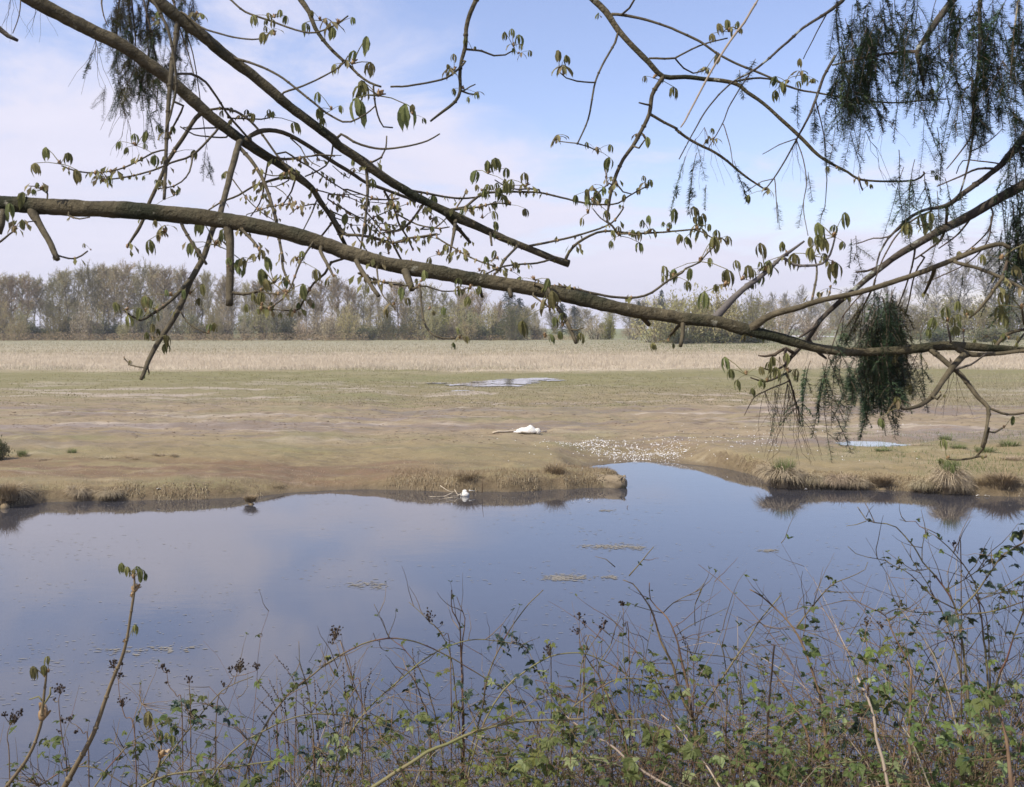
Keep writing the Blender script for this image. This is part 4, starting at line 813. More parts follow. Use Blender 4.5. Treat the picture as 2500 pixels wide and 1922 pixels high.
L3 = wood([('A', [(900, -70, 72), (1000, 15, 78), (1130, 120, 78), (1280, 232, 72), (1420, 350, 68), (1560, 455, 66), (1700, 568, 62), (1840, 688, 60), (2000, 805, 56), (2100, 880, 58)]), ('B', [(0, 910, 58), (150, 1012, 58), (300, 1120, 56), (450, 1212, 54), (600, 1292, 52), (750, 1365, 60), (900, 1432, 50), (1050, 1502, 46), (1200, 1562, 42), (1350, 1622, 42), (1450, 1655, 46)])], 'limb', M['bark'], 4.0, 4.6, ext=[(-5.3, 3.1, 6.3, 0.11), (-3.4, 3.8, 6.3, 0.085), (-1.6, 4.0, 5.2, 0.07)], step=10, n=12, lump=0.12)
OV = MB(); ovp = vspline(ov, 8); OV.tube(ovp, [0.085*(1-0.6*i/(len(ovp)-1)) for i in range(len(ovp))], 10, lump=0.12); LO = OV.build('limb', M['bark'], CH, org=ov[0])
L4 = wood([('B', [(880, -40, 28), (868, 0, 28), (830, 80, 28), (805, 180, 26), (798, 300, 26), (775, 380, 22), (765, 480, 22), (768, 570, 20), (735, 640, 20), (660, 700, 18), (580, 762, 13)])], 'limb', M['bark'], 4.5, 4.4, ext=[(-0.4, 4.88, 6.4, 0.035), (-0.25, 4.7, 5.6, 0.03)], n=8)
L5 = wood([('B', [(1560, -40, 40), (1605, 0, 40), (1680, 72, 42), (1760, 190, 38), (1850, 290, 36), (1950, 390, 36), (2040, 480, 32), (2180, 483, 28)]), ('C', [(170, 495, 27), (360, 520, 26), (450, 580, 24), (550, 650, 22), (650, 740, 22), (760, 840, 24), (830, 910, 23), (900, 980, 20), (1000, 1040, 18), (1080, 1080, 16), (1150, 1125, 15), (1300, 1138, 13), (1500, 1132, 12), (1560, 1090, 12)])], 'limb', M['bark'], 4.6, 4.3, ext=[(0.2, 4.9, 6.25, 0.05), (0.42, 4.75, 5.6, 0.038)], n=9)
L6 = wood([('A', [(1860, -40, 34), (1890, 0, 34), (1940, 80, 30), (1980, 180, 26), (2060, 290, 22), (2180, 405, 20)]), ('B', [(60, 400, 18), (130, 470, 16), (200, 520, 15), (270, 545, 14)])], 'limb', M['bark'], 4.7, 4.5, ext=[(-1.8, 4.8, 6.7, 0.045), (-1.1, 4.85, 5.8, 0.03)], n=8)
TW = M['twig']
def tw(c, *pts, d1=None, mt=None, n=6, limb=None, d0=None, wob=1.3): return wood([(c, list(pts))], 'twig', mt or TW, d0, d1, limb=limb, n=n, wob=wob)
# off the two upper limbs
tw('A', (1115, 150, 34), (1092, 330, 33), (1070, 500, 32), (1055, 700, 26), (1045, 870, 24), (1040, 1060, 22), (1030, 1252, 20), d1=3.8, n=8, limb=L3)
tw('A', (945, -20, 20), (1040, 150, 20), (1080, 290, 19), (1102, 450, 17), (1105, 560, 16), (1080, 680, 14), (1040, 830, 12), d0=3.9, d1=3.85, limb=L3)
tw('A', (1230, 740, 28), (1140, 880, 26), (1060, 1000, 25), (980, 1180, 24), (930, 1290, 23), (880, 1420, 22), (800, 1545, 15), d1=4.3, n=8)
tw('A', (1150, 665, 15), (1090, 790, 13), (1060, 870, 10), d1=4.0)
tw('A', (1350, 832, 16), (1210, 972, 14), (1080, 1020), (960, 1070), (800, 1110), (650, 1132, 9), d1=4.1); tw('A', (1210, 975, 12), (1190, 1080), (1140, 1140), (1090, 1170), (985, 1186, 8), d1=4.0)
tw('A', (1042, 940, 12), (960, 960), (850, 1020), (740, 1065), (600, 1085), (480, 1075), (385, 1040, 9), d1=3.7)
tw('A', (1108, 466, 17), (1200, 465, 16), (1290, 515), (1360, 610), (1430, 720), (1500, 800), (1570, 880), (1650, 940), (1750, 995, 13), (1870, 990), (2000, 975), (2100, 980, 9), d1=4.5)
tw('A', (1310, 690, 16), (1380, 680), (1480, 700), (1570, 760), (1650, 850), (1720, 950), (1800, 1048), (1900, 1125, 14), d1=4.4)
tw('A', (1380, 800, 12), (1280, 805), (1200, 810), (1150, 800, 9)); tw('A', (1420, 862, 11), (1300, 858), (1220, 845), (1130, 795, 8)); tw('A', (1430, 740, 11), (1540, 745), (1640, 750), (1690, 740, 9))
tw('A', (1780, 582, 14), (1900, 540), (2050, 470), (2160, 395, 9), (2185, 350, 8))
wood([('A', [(1420, 352, 19), (1600, 405, 16), (1750, 475), (1900, 590), (2050, 710), (2150, 765, 13)]), ('B', [(80, 765, 12), (170, 720), (232, 668, 9)])], 'twig', TW)
tw('A', (1140, 75, 14), (1260, 170), (1380, 212), (1500, 240), (1620, 246), (1700, 205, 9), limb=L3)
tw('A', (1425, -20, 14), (1540, 75), (1680, 125), (1800, 170), (1900, 200), (1980, 205), (2100, 160), (2185, 100, 10), d0=4.7, d1=4.5, limb=L6)
tw('B', (800, 385, 14), (750, 440), (680, 490), (560, 520), (440, 540), (330, 545, 12), limb=L4); tw('B', (222, 540, 13), (235, 660), (250, 720), (285, 798), (345, 802, 10), limb=L6)
tw('B', (20, 842, 17), (100, 890), (200, 925), (310, 935), (450, 915), (560, 885), (640, 840, 9)); tw('B', (205, 1022, 14), (272, 988), (300, 930), (306, 855, 9), limb=L3)
tw('B', (805, 310, 16), (900, 320), (980, 350), (1050, 345), (1092, 322, 9)); tw('B', (770, 570, 14), (820, 590), (870, 595, 9)); tw('B', (790, 570, 10), (830, 545), (862, 530, 7), limb=L4)
tw('B', (440, 1192, 16), (560, 1215), (700, 1240), (820, 1245), (900, 1230), (945, 1203, 9))
tw('B', (700, 1318, 18), (800, 1300), (850, 1258), (920, 1215), (1050, 1205, 15), (1160, 1205), (1270, 1210), (1400, 1240), (1550, 1275), (1680, 1285), (1760, 1275), (1820, 1235), (1880, 1200), (1930, 1175, 8), d1=4.6)
tw('B', (715, 1318, 13), (850, 1305), (1000, 1275), (1085, 1288, 8)); tw('B', (1270, 1212, 13), (1262, 1192), (1200, 1185), (1130, 1190), (1050, 1170), (985, 1130, 9), mt=M['young']); tw('B', (740, 1310, 11), (790, 1235), (800, 1210, 8), limb=L3)
tw('B', (1180, 1548, 16), (1300, 1525), (1420, 1500), (1550, 1465), (1680, 1420), (1740, 1380), (1790, 1310, 10), d1=4.5)
wood([('B', [(1432, 1618, 20), (1480, 1545, 18), (1580, 1480), (1680, 1450, 15), (1850, 1465), (2000, 1460), (2170, 1446)]), ('C', [(130, 1440, 10)])], 'twig', TW, d1=4.5)
wood([('E', [(1300, 640, 20), (1360, 640, 18), (1450, 650), (1600, 685), (1750, 710), (1880, 710), (1970, 680), (2080, 600), (2160, 555, 14)]), ('G', [(60, 530, 12), (150, 490), (190, 440), (240, 390, 9)])], 'twig', TW, d1=3.9)
tw('E', (1365, 462, 14), (1250, 495), (1100, 505), (1000, 530), (900, 578, 10), limb=L3, d1=4.1); tw('E', (1122, 395, 18), (1050, 470), (1015, 530), (982, 568, 15), limb=L3, d1=4.2)
# stubs and hanging branches below the lower limb
S8 = dict(n=9)
tw('E', (878, 610, 26), (885, 640, 24), (905, 706, 20), **S8); tw('E', (1072, 640, 32), (1082, 680, 28), (1086, 706, 26), **S8); tw('E', (425, 540, 56), (445, 610, 46), (466, 660, 40), **S8)
tw('E', (115, 480, 30), (180, 590, 28), (256, 700, 26), d1=3.5, **S8); tw('E', (1225, 622, 22), (1320, 660, 22), (1345, 730, 24), (1400, 800, 26), (1450, 890, 26), (1496, 996, 24), d1=3.45, **S8); tw('E', (1330, 700, 20), (1385, 790, 20), (1430, 860, 18), d1=3.5)
tw('E', (1895, 815, 40), (1920, 845, 36), (1952, 882, 30), **S8); tw('E', (2165, 870, 30), (2162, 940, 26), (2150, 1016, 24), **S8); tw('E', (2148, 878, 22), (2080, 956, 18), **S8)
tw('D', (1430, 265, 66), (1443, 340, 54), (1446, 450, 48), (1444, 600, 46), (1440, 760, 42), d1=3.6, **S8); tw('A', (1500, 900, 42), (1440, 1120, 38), (1385, 1335, 35), (1370, 1400, 32), d1=4.0, limb=L2, **S8)
tw('D', (205, 175, 64), (260, 270, 40), (320, 380, 38), (362, 472, 34), d1=3.6, **S8); tw('D', (360, 446, 12), (470, 468, 11), (550, 420, 10), limb=L1)
tw('D', (1340, 270, 36), (1320, 330, 35), (1280, 450, 36), (1200, 600, 38), (1120, 790, 36), (1040, 920, 34), (960, 1050, 31), (885, 1225, 22), d1=3.55, **S8); tw('D', (1235, 540, 28), (1140, 660, 25), (1060, 740, 22), (950, 820, 18), (880, 855, 15), (820, 825, 11), (775, 790, 9), d1=3.5, n=7)
tw('D', (1125, 790, 11), (1180, 870), (1240, 910), (1305, 937, 8)); tw('D', (900, 1152, 10), (820, 1135), (780, 1095, 8)); tw('D', (925, 1120, 9), (930, 1160), (937, 1190, 9)); tw('D', (1135, 235, 22), (1200, 360, 21), (1260, 445, 22), (1296, 502, 18), n=7, limb=L1)
tw('D', (1455, 680, 22), (1530, 690, 20), (1600, 680), (1680, 640, 12), (1760, 580, 9)); tw('D', (1600, 672, 10), (1700, 685), (1795, 688, 7)); tw('D', (1500, 262, 22), (1580, 350, 20), (1652, 436, 14))
tw('A', (1490, 905, 26), (1600, 1040, 24), (1660, 1150, 23), (1720, 1330, 21), (1752, 1500, 19), (1780, 1640, 18), d1=4.1, n=7); tw('D', (1772, 440, 18), (1776, 530, 16), (1835, 655, 10), d1=4.0)
tw('D', (2010, 420, 26), (2060, 510, 22), (2092, 578, 14)); tw('D', (1985, 330, 14), (1890, 480), (1850, 580), (1800, 690), (1690, 780), (1640, 775, 8), limb=L1); tw('D', (2150, 470, 18), (2080, 490), (2040, 560), (1970, 620), (1920, 700), (1880, 780), (1850, 795), (1700, 785, 8), limb=L1)
tw('E', (245, 535, 12), (260, 640), (290, 710), (342, 765, 9)); tw('E', (510, 640, 16), (525, 750, 14), (535, 850), (580, 930), (650, 965), (735, 967, 10)); tw('E', (555, 640, 11), (650, 670), (740, 670), (830, 648, 7)); tw('E', (130, 560, 14), (300, 620), (440, 638, 10)); tw('E', (210, 610, 9), (330, 615), (400, 625, 7)); tw('E', (1225, 700, 13), (1280, 740), (1325, 772, 10)); tw('E', (1465, 912, 11), (1500, 915), (1545, 900, 7))
tw('D', (-20, 370, 14), (0, 362, 14), (60, 312), (92, 292, 10), d0=3.6, d1=3.6, limb=L1); tw('D', (-10, 310, 44), (10, 250, 40), (20, 160, 36), d0=3.7, d1=3.72, limb=L1); tw('D', (215, 232, 8), (135, 242, 6), limb=L1); tw('D', (430, 195, 12), (500, 218, 10), (562, 208, 8)); tw('A', (292, 1300, 14), (298, 1220), (286, 1170, 8)); tw('A', (297, 1215, 9), (230, 1170), (180, 1168, 6), limb=L1)
# tangle in front of the sky between the limbs
tw('H', (430, 165, 48), (540, 95, 54), (660, 76, 46), (800, 100, 45), (950, 170, 45), (1100, 262, 44), (1300, 392, 42), (1500, 512, 40), (1650, 612, 36), (1850, 684, 33), (2080, 772, 30), (2160, 820, 26), d1=4.75, n=9)
tw('H', (1290, 930, 48), (1370, 1060, 42), (1455, 1150, 32), (1560, 1150, 30), (1750, 1185, 28), (1930, 1235, 25), (2100, 1192, 16), d1=4.4, n=7, limb=L2); tw('E', (345, 370, 16), (370, 420), (398, 475, 14)); tw('E', (440, 340, 14), (540, 325), (620, 310, 9))
for pl in [[(730, 320, 20), (830, 300), (950, 380), (1070, 450), (1200, 540), (1350, 640), (1500, 730), (1640, 780), (1850, 790), (2000, 770, 9)], [(770, 380, 18), (900, 375), (1050, 350), (1150, 325), (1250, 330), (1400, 335, 10)], [(880, 160, 16), (980, 250), (1030, 340), (1100, 410), (1180, 450, 9)], [(1110, 290, 12), (1170, 380), (1250, 400, 8)],
           [(1315, 225, 20), (1300, 330), (1240, 440), (1150, 500), (1030, 550, 16)], [(540, 480, 14), (640, 530), (760, 545), (870, 500, 10)], [(930, 575, 36), (850, 562, 34), (760, 570, 30), (620, 610, 26), (500, 650, 22), (350, 740, 20), (160, 820, 18), (30, 900, 14)], [(860, 590, 14), (720, 655), (630, 650, 9)], [(720, 655, 12), (800, 710), (835, 745, 9)],
           [(430, 940, 10), (530, 910), (650, 865), (800, 840), (930, 820, 12)], [(285, 580, 15), (380, 710), (480, 830), (610, 940), (710, 1000, 10)], [(650, 390, 20), (630, 500), (610, 600), (600, 700), (560, 830), (470, 960, 13)], [(925, 590, 20), (890, 700), (800, 840, 13)], [(1145, 800, 18), (1100, 920), (1010, 1100, 13)],
           [(1150, 690, 16), (1300, 730), (1480, 765), (1620, 830, 9)], [(1270, 735, 13), (1430, 735), (1590, 735, 8)], [(1140, 830, 14), (950, 870), (870, 940, 9)], [(1260, 780, 18), (1400, 870), (1560, 960), (1680, 1010), (1800, 1130), (1880, 1190, 11)], [(1280, 900, 15), (1420, 960), (1520, 975), (1640, 970, 9)], [(1300, 960, 13), (1400, 1000), (1500, 1050), (1600, 1050, 8)],
           [(1500, 1070, 15), (1560, 1170), (1660, 1310, 13)], [(1290, 1040, 22), (1200, 1160, 20), (1100, 1290, 18)], [(1680, 810, 10), (1870, 830), (2000, 860), (2080, 830, 8)], [(1480, 570, 12), (1400, 520), (1310, 440, 9)], [(1730, 970, 13), (1850, 920), (1950, 870, 9)], [(1740, 1025, 12), (1850, 1035), (2000, 1060), (2100, 1075, 9)], [(1840, 700, 14), (1880, 790), (1960, 920), (2000, 1060), (2100, 1200, 12)], [(1700, 1090, 12), (1780, 1140), (1860, 1120), (1990, 1110), (2100, 1015, 13)]]:
    tw('H', *pl)
tw('H', (1660, 480, 34), (1670, 640, 32), (1665, 800, 30), (1645, 1000, 27), (1598, 1292, 20), limb=L3, n=8, d1=4.2)
tw('B', (525, 1298, 17), (450, 1400), (370, 1450), (270, 1440), (230, 1390), (150, 1300, 9), limb=L3); tw('B', (690, 1360, 32), (760, 1440, 26), (830, 1522, 20), limb=L3, n=8); tw('B', (742, 1370, 26), (725, 1480, 20), (700, 1606, 12), limb=L3, n=8, d1=4.3); tw('B', (958, 1470, 18), (965, 1540, 14), limb=L3)
tw('B', (290, 1200, 16), (350, 1300), (380, 1400), (440, 1500), (470, 1565, 11), limb=L3); tw('B', (60, 1190, 11), (250, 1250), (380, 1250, 8), limb=L3); tw('B', (380, 1350, 12), (500, 1410), (640, 1435), (700, 1425, 8), limb=L3); tw('B', (620, 1490, 12), (700, 1540), (800, 1600), (900, 1645), (980, 1671, 10), limb=L3); tw('B', (520, 1440, 10), (610, 1430), (680, 1370, 8), limb=L3); tw('B', (340, 1530, 10), (420, 1500), (540, 1490), (640, 1470, 7), limb=L3); tw('B', (0, 1470, 14), (160, 1480), (260, 1500), (345, 1525, 14), limb=L2)
tw('E', (900, 490, 9), (960, 480), (1000, 460, 7), limb=L3)
# top centre / right limbs' twigs
tw('B', (2040, 485, 28), (2010, 530, 26), (1970, 600, 26), (1955, 712, 26), (1900, 830, 24), (1850, 920, 24), (1790, 1000, 22), (1750, 1090, 22), (1715, 1200, 20), (1700, 1290, 16), (1690, 1390, 14), (1722, 1420, 14), (1762, 1476, 12), n=8, d1=4.5)
wood([('B', [(1955, 715, 20), (2050, 770, 18), (2130, 810, 18)]), ('C', [(0, 812, 19), (100, 885, 18), (250, 960, 17), (350, 1035, 16), (440, 1110, 14), (560, 1190, 10)])], 'twig', TW, limb=L5)
tw('B', (1758, 205, 16), (1740, 270), (1680, 370), (1620, 500), (1600, 590), (1570, 750), (1502, 905, 10)); tw('B', (1612, 518, 11), (1500, 510), (1432, 490), (1392, 455, 8), limb=L5); tw('B', (1505, 900, 10), (1450, 895), (1390, 888, 7), limb=L5); tw('B', (1510, 905, 10), (1570, 920), (1622, 945, 8), limb=L5)
wood([('B', [(1722, 90, 21), (1850, 105, 19), (1970, 135, 16), (2100, 180, 16)]), ('C', [(0, 190, 16), (150, 260, 16), (250, 330), (370, 395), (480, 440), (600, 490), (700, 540, 14), (800, 570), (900, 585, 12), (1100, 625), (1250, 640), (1400, 645), (1550, 630), (1700, 622, 9)])], 'twig', TW, d1=4.2)
tw('C', (365, 515, 14), (430, 500), (530, 490), (620, 505), (690, 540, 11), limb=L5); wood([('B', [(1955, 366, 15), (2050, 370), (2120, 365, 13)]), ('C', [(0, 362, 12), (100, 310), (200, 270), (325, 240, 9)])], 'twig', TW, limb=L5); wood([('B', [(2120, 366, 12)]), ('C', [(0, 372, 11), (50, 430), (110, 460), (180, 440, 9)])], 'twig', TW, limb=L5)
tw('B', (1782, 92, 15), (1830, 50), (1865, -10, 13), limb=L5); tw('B', (1955, 660, 14), (1930, 655), (1890, 645, 10), limb=L5); tw('B', (1860, 920, 13), (1890, 930), (1925, 880, 9), limb=L5); tw('B', (1745, 1150, 12), (1790, 1205), (1850, 1220, 8), limb=L5); tw('B', (1700, 1150, 12), (1660, 1190), (1610, 1230, 9), limb=L5, mt=M['young']); tw('B', (1690, 1165, 12), (1685, 1120), (1678, 1050, 9), limb=L5, mt=M['young']); tw('B', (1695, 1400, 11), (1650, 1370), (1600, 1310, 7), limb=L5, mt=M['young']); tw('B', (1760, 1470, 10), (1830, 1468), (1885, 1478, 9), limb=L5)
tw('C', (1150, 1125, 13), (1160, 1165), (1172, 1195, 9), limb=L5); tw('C', (130, 1440, 10), (190, 1470), (262, 1516, 8), limb=L3)
# upward shoots of the lower limb on the right
L1k = dict(limb=L1)
tw('G', (235, 850, 56), (330, 750, 46), (420, 662, 38), (520, 590, 33), (600, 520, 28), (660, 460, 24), (750, 400, 18), (805, 358, 12), mt=M['young'], d1=3.8, n=8, **L1k); tw('G', (688, 470, 20), (740, 505, 19), (830, 512), (920, 497), (970, 440), (985, 390), (1003, 315, 11), mt=M['young'], d1=3.7, n=7, **L1k); tw('G', (850, 748, 16), (880, 600, 14), (884, 510, 12), (868, 450, 10), d0=3.55, **L1k)
tw('G', (470, 905, 60), (600, 822, 42), (750, 780, 38), (900, 732, 36), (1100, 690, 34), (1200, 665, 34), (1400, 600, 34), (1600, 530, 34), (1800, 450, 32), (1950, 392, 30), (2050, 376, 28), (2095, 400, 26), d1=3.2, n=9, **L1k); tw('G', (1750, 488, 24), (1900, 530, 22), (2050, 590, 21), (2185, 660, 20), (2350, 760, 18), d1=3.1, n=7, **L1k); tw('G', (955, 712, 10), (965, 680, 9), (970, 650, 8), **L1k); tw('G', (1622, 535, 26), (1590, 620, 22), (1555, 696, 15), n=8, **L1k)
tw('G', (1580, 1025, 36), (1700, 1120, 34), (1800, 1210, 30), (1900, 1340, 28), (1960, 1400, 27), (1956, 1500, 20), (1920, 1650, 15), d1=3.35, n=8, **L1k); wood([('q', [(2035, 80, 11), (2010, 168, 10), (1980, 203, 10), (1900, 215, 8), (1855, 212, 7)])], 'twig', TW, limb=L1); tw('q', (1995, 200, 9), (2010, 205, 7), (2025, 202, 6), **L1k)
tw('G', (1960, 1402, 17), (2080, 1445, 16), (2185, 1435, 14), (2300, 1400, 12), **L1k); tw('G', (1960, 1552, 13), (2000, 1560, 12), (2050, 1530, 11), **L1k); tw('G', (1755, 1020, 44), (1830, 1065, 38), (2000, 1066, 26), (2185, 1046, 22), (2350, 1060, 16), d1=3.4, n=8, **L1k); tw('G', (1805, 1075, 42), (1720, 1170, 38), (1660, 1260, 32), (1600, 1340, 30), (1530, 1390, 26), (1430, 1412, 17), (1385, 1392, 12), d1=3.3, n=8, **L1k); tw('G', (1760, 1160, 16), (1850, 1132, 14), (1950, 1062, 10), mt=M['young'], **L1k); tw('G', (1610, 1330, 15), (1640, 1350, 12), (1665, 1320, 12), **L1k)
tw('G', (2010, 1012, 22), (2080, 940, 21), (2185, 912, 19), (2300, 905, 18), **L1k); tw('G', (2128, 1022, 14), (2185, 940, 12), **L1k); tw('G', (2060, 575, 22), (1970, 700, 22), (1900, 790, 16), (1840, 842, 9), d0=3.15, d1=3.2, **L1k); tw('G', (1725, 985, 13), (1715, 930), (1702, 872, 11), mt=M['young'], **L1k); tw('G', (1808, 998, 11), (1803, 930, 9), **L1k); tw('G', (2185, 880, 12), (2175, 800, 14), (2170, 760, 10), d0=3.4, d1=3.35, **L1k)
# buds and leaves
def chestnut_leaf(seed, ang, pl, nl, kind=0):
    """petiole leaves the bud at `ang` in the local xz plane, leaflets hang folded from its end; leaf length 1"""
    random.seed(seed); mb = MB(); e = Vector((math.cos(ang)*pl, 0, math.sin(ang)*pl)); md = e*0.5+Vector((0, 0, 0.06*pl))
    mb.tube([Vector((0, 0, 0)), md, e], [0.035, 0.026, 0.024], 4, 1, cap=False)
    for k in range(nl):
        az = 6.283*k/nl+random.uniform(-.4, .4); ln = (1.0 if k % 2 == 0 else 0.78)*random.uniform(0.8, 1.05); W = 0.125*ln*random.uniform(0.8, 1.15); out = Vector((math.cos(az), math.sin(az), 0)); side = Vector((-out.y, out.x, 0)); d = (out*random.uniform(0.25, 0.6)+Vector((0, 0, random.uniform(-0.3, 0.1)))).normalized(); p = e.copy(); m = 5; rows = []
        for j in range(m+1):
            t = j/m; w = W*(0.12+1.0*math.sin(math.pi*min(1, 0.05+0.80*t**0.85))**1.1)*(0.25 if j == m else 1); fold = out*0.55*w
            rows.append((p-side*w+fold*0.9+rv(0.012), p, p+side*w+fold*0.9+rv(0.012)))
            d = (d+Vector((0, 0, -1.0 if j else -0.7))*(1.0 if kind == 0 else 0.25)-out*(0.16 if kind == 0 else 0)).normalized(); p = p+d*ln/m
        for j in range(m):
            a, b = rows[j], rows[j+1]; mb.quad(a[0], a[1], b[1], b[0], 0); mb.quad(a[1], a[2], b[2], b[1], 0)
        tip = rows[-1][1]
        for s in (-1, 1): mb.tri(rows[-1][1+s], rows[-1][1], tip+side*s*W*0.3+Vector((0, 0, -0.10*ln)), 0)
    return mb
def lmesh(i, a, pl, nl, kind, m1): return chestnut_leaf(600+i, R(a), pl, nl, kind).mesh('leaf', [M[m1], M['cane_g']])
LEAF = [(a, [lmesh(10*i+j, a, pl, nl, 0, 'cleaf') for j, (pl, nl) in enumerate(((1.55, 5), (1.0, 5)))]) for i, a in enumerate((170, 130, 95, 60, 20, -20, 200))]
LEAFB = [lmesh(90+i, a, 0.4, 4, 1, 'cleaf_b') for i, a in enumerate((150, 100, 60, 20))]
def bud_mesh(seed):
    random.seed(seed); mb = MB(); pts = [Vector((0, 0, -0.1)), Vector((0, 0, 0.15)), Vector((0.02, 0, 0.4)), Vector((0, 0, 0.75)), Vector((0, 0, 1))]; mb.tube(pts, [0.16, 0.28, 0.33, 0.22, 0.05], 8)
    for k in range(6):
        az = k*1.05; o = Vector((math.cos(az), math.sin(az), 0)); s = Vector((-o.y, o.x, 0)); z = 0.1+0.11*k; a = o*0.25+Vector((0, 0, z)); b = o*random.uniform(0.36, 0.6)+Vector((0, 0, z+0.35)); mb.quad(a-s*0.2, a+s*0.2, b+s*0.12, b-s*0.12)
    return mb.mesh('bud', M['bud'])
BUD = [bud_mesh(700+i) for i in range(3)]
NLEAF = 0; REST = []
def copyobj(name, me, loc, rot, scl, parent):
    o = bpy.data.objects.new(name, me); col.objects.link(o); o.parent = parent; o.location = Vector(loc)-wloc(parent); o.rotation_euler = rot; o.scale = (scl,)*3 if not isinstance(scl, tuple) else scl; return o
def cluster(c, x, y, n, size, up=True, bronze=0.2, tree=None, free=None, bud=True, dirs=None):
    """a bud at crop point x, y with n leaves about `size` photo pixels long"""
    global NLEAF
    px, py = cpx(c, x, y)
    if free is None:
        nr, own = (tree or T).near(px, py); d = nr[2]+random.uniform(-0.03, 0.03)
    else: d, own = free
    p = at(px, py, d); L_ = size/F*d
    if bud: copyobj('bud', BUD[random.randrange(3)], p, (random.gauss(0, .4), random.gauss(0, .4), random.uniform(0, 6)), L_*0.32, own)
    ks = dirs if dirs else random.sample(range(7), min(n, 7))
    for k in ks:
        rot = (random.gauss(0, .12), random.gauss(0, .12), random.gauss(0, .5)); s = L_*random.uniform(0.55, 1.2)
        me = LEAFB[random.randrange(4)] if random.random() < bronze else LEAF[k][1][random.randrange(2)]
        copyobj('leaf', me, p, rot, s, own); NLEAF += 1
random.seed(81)
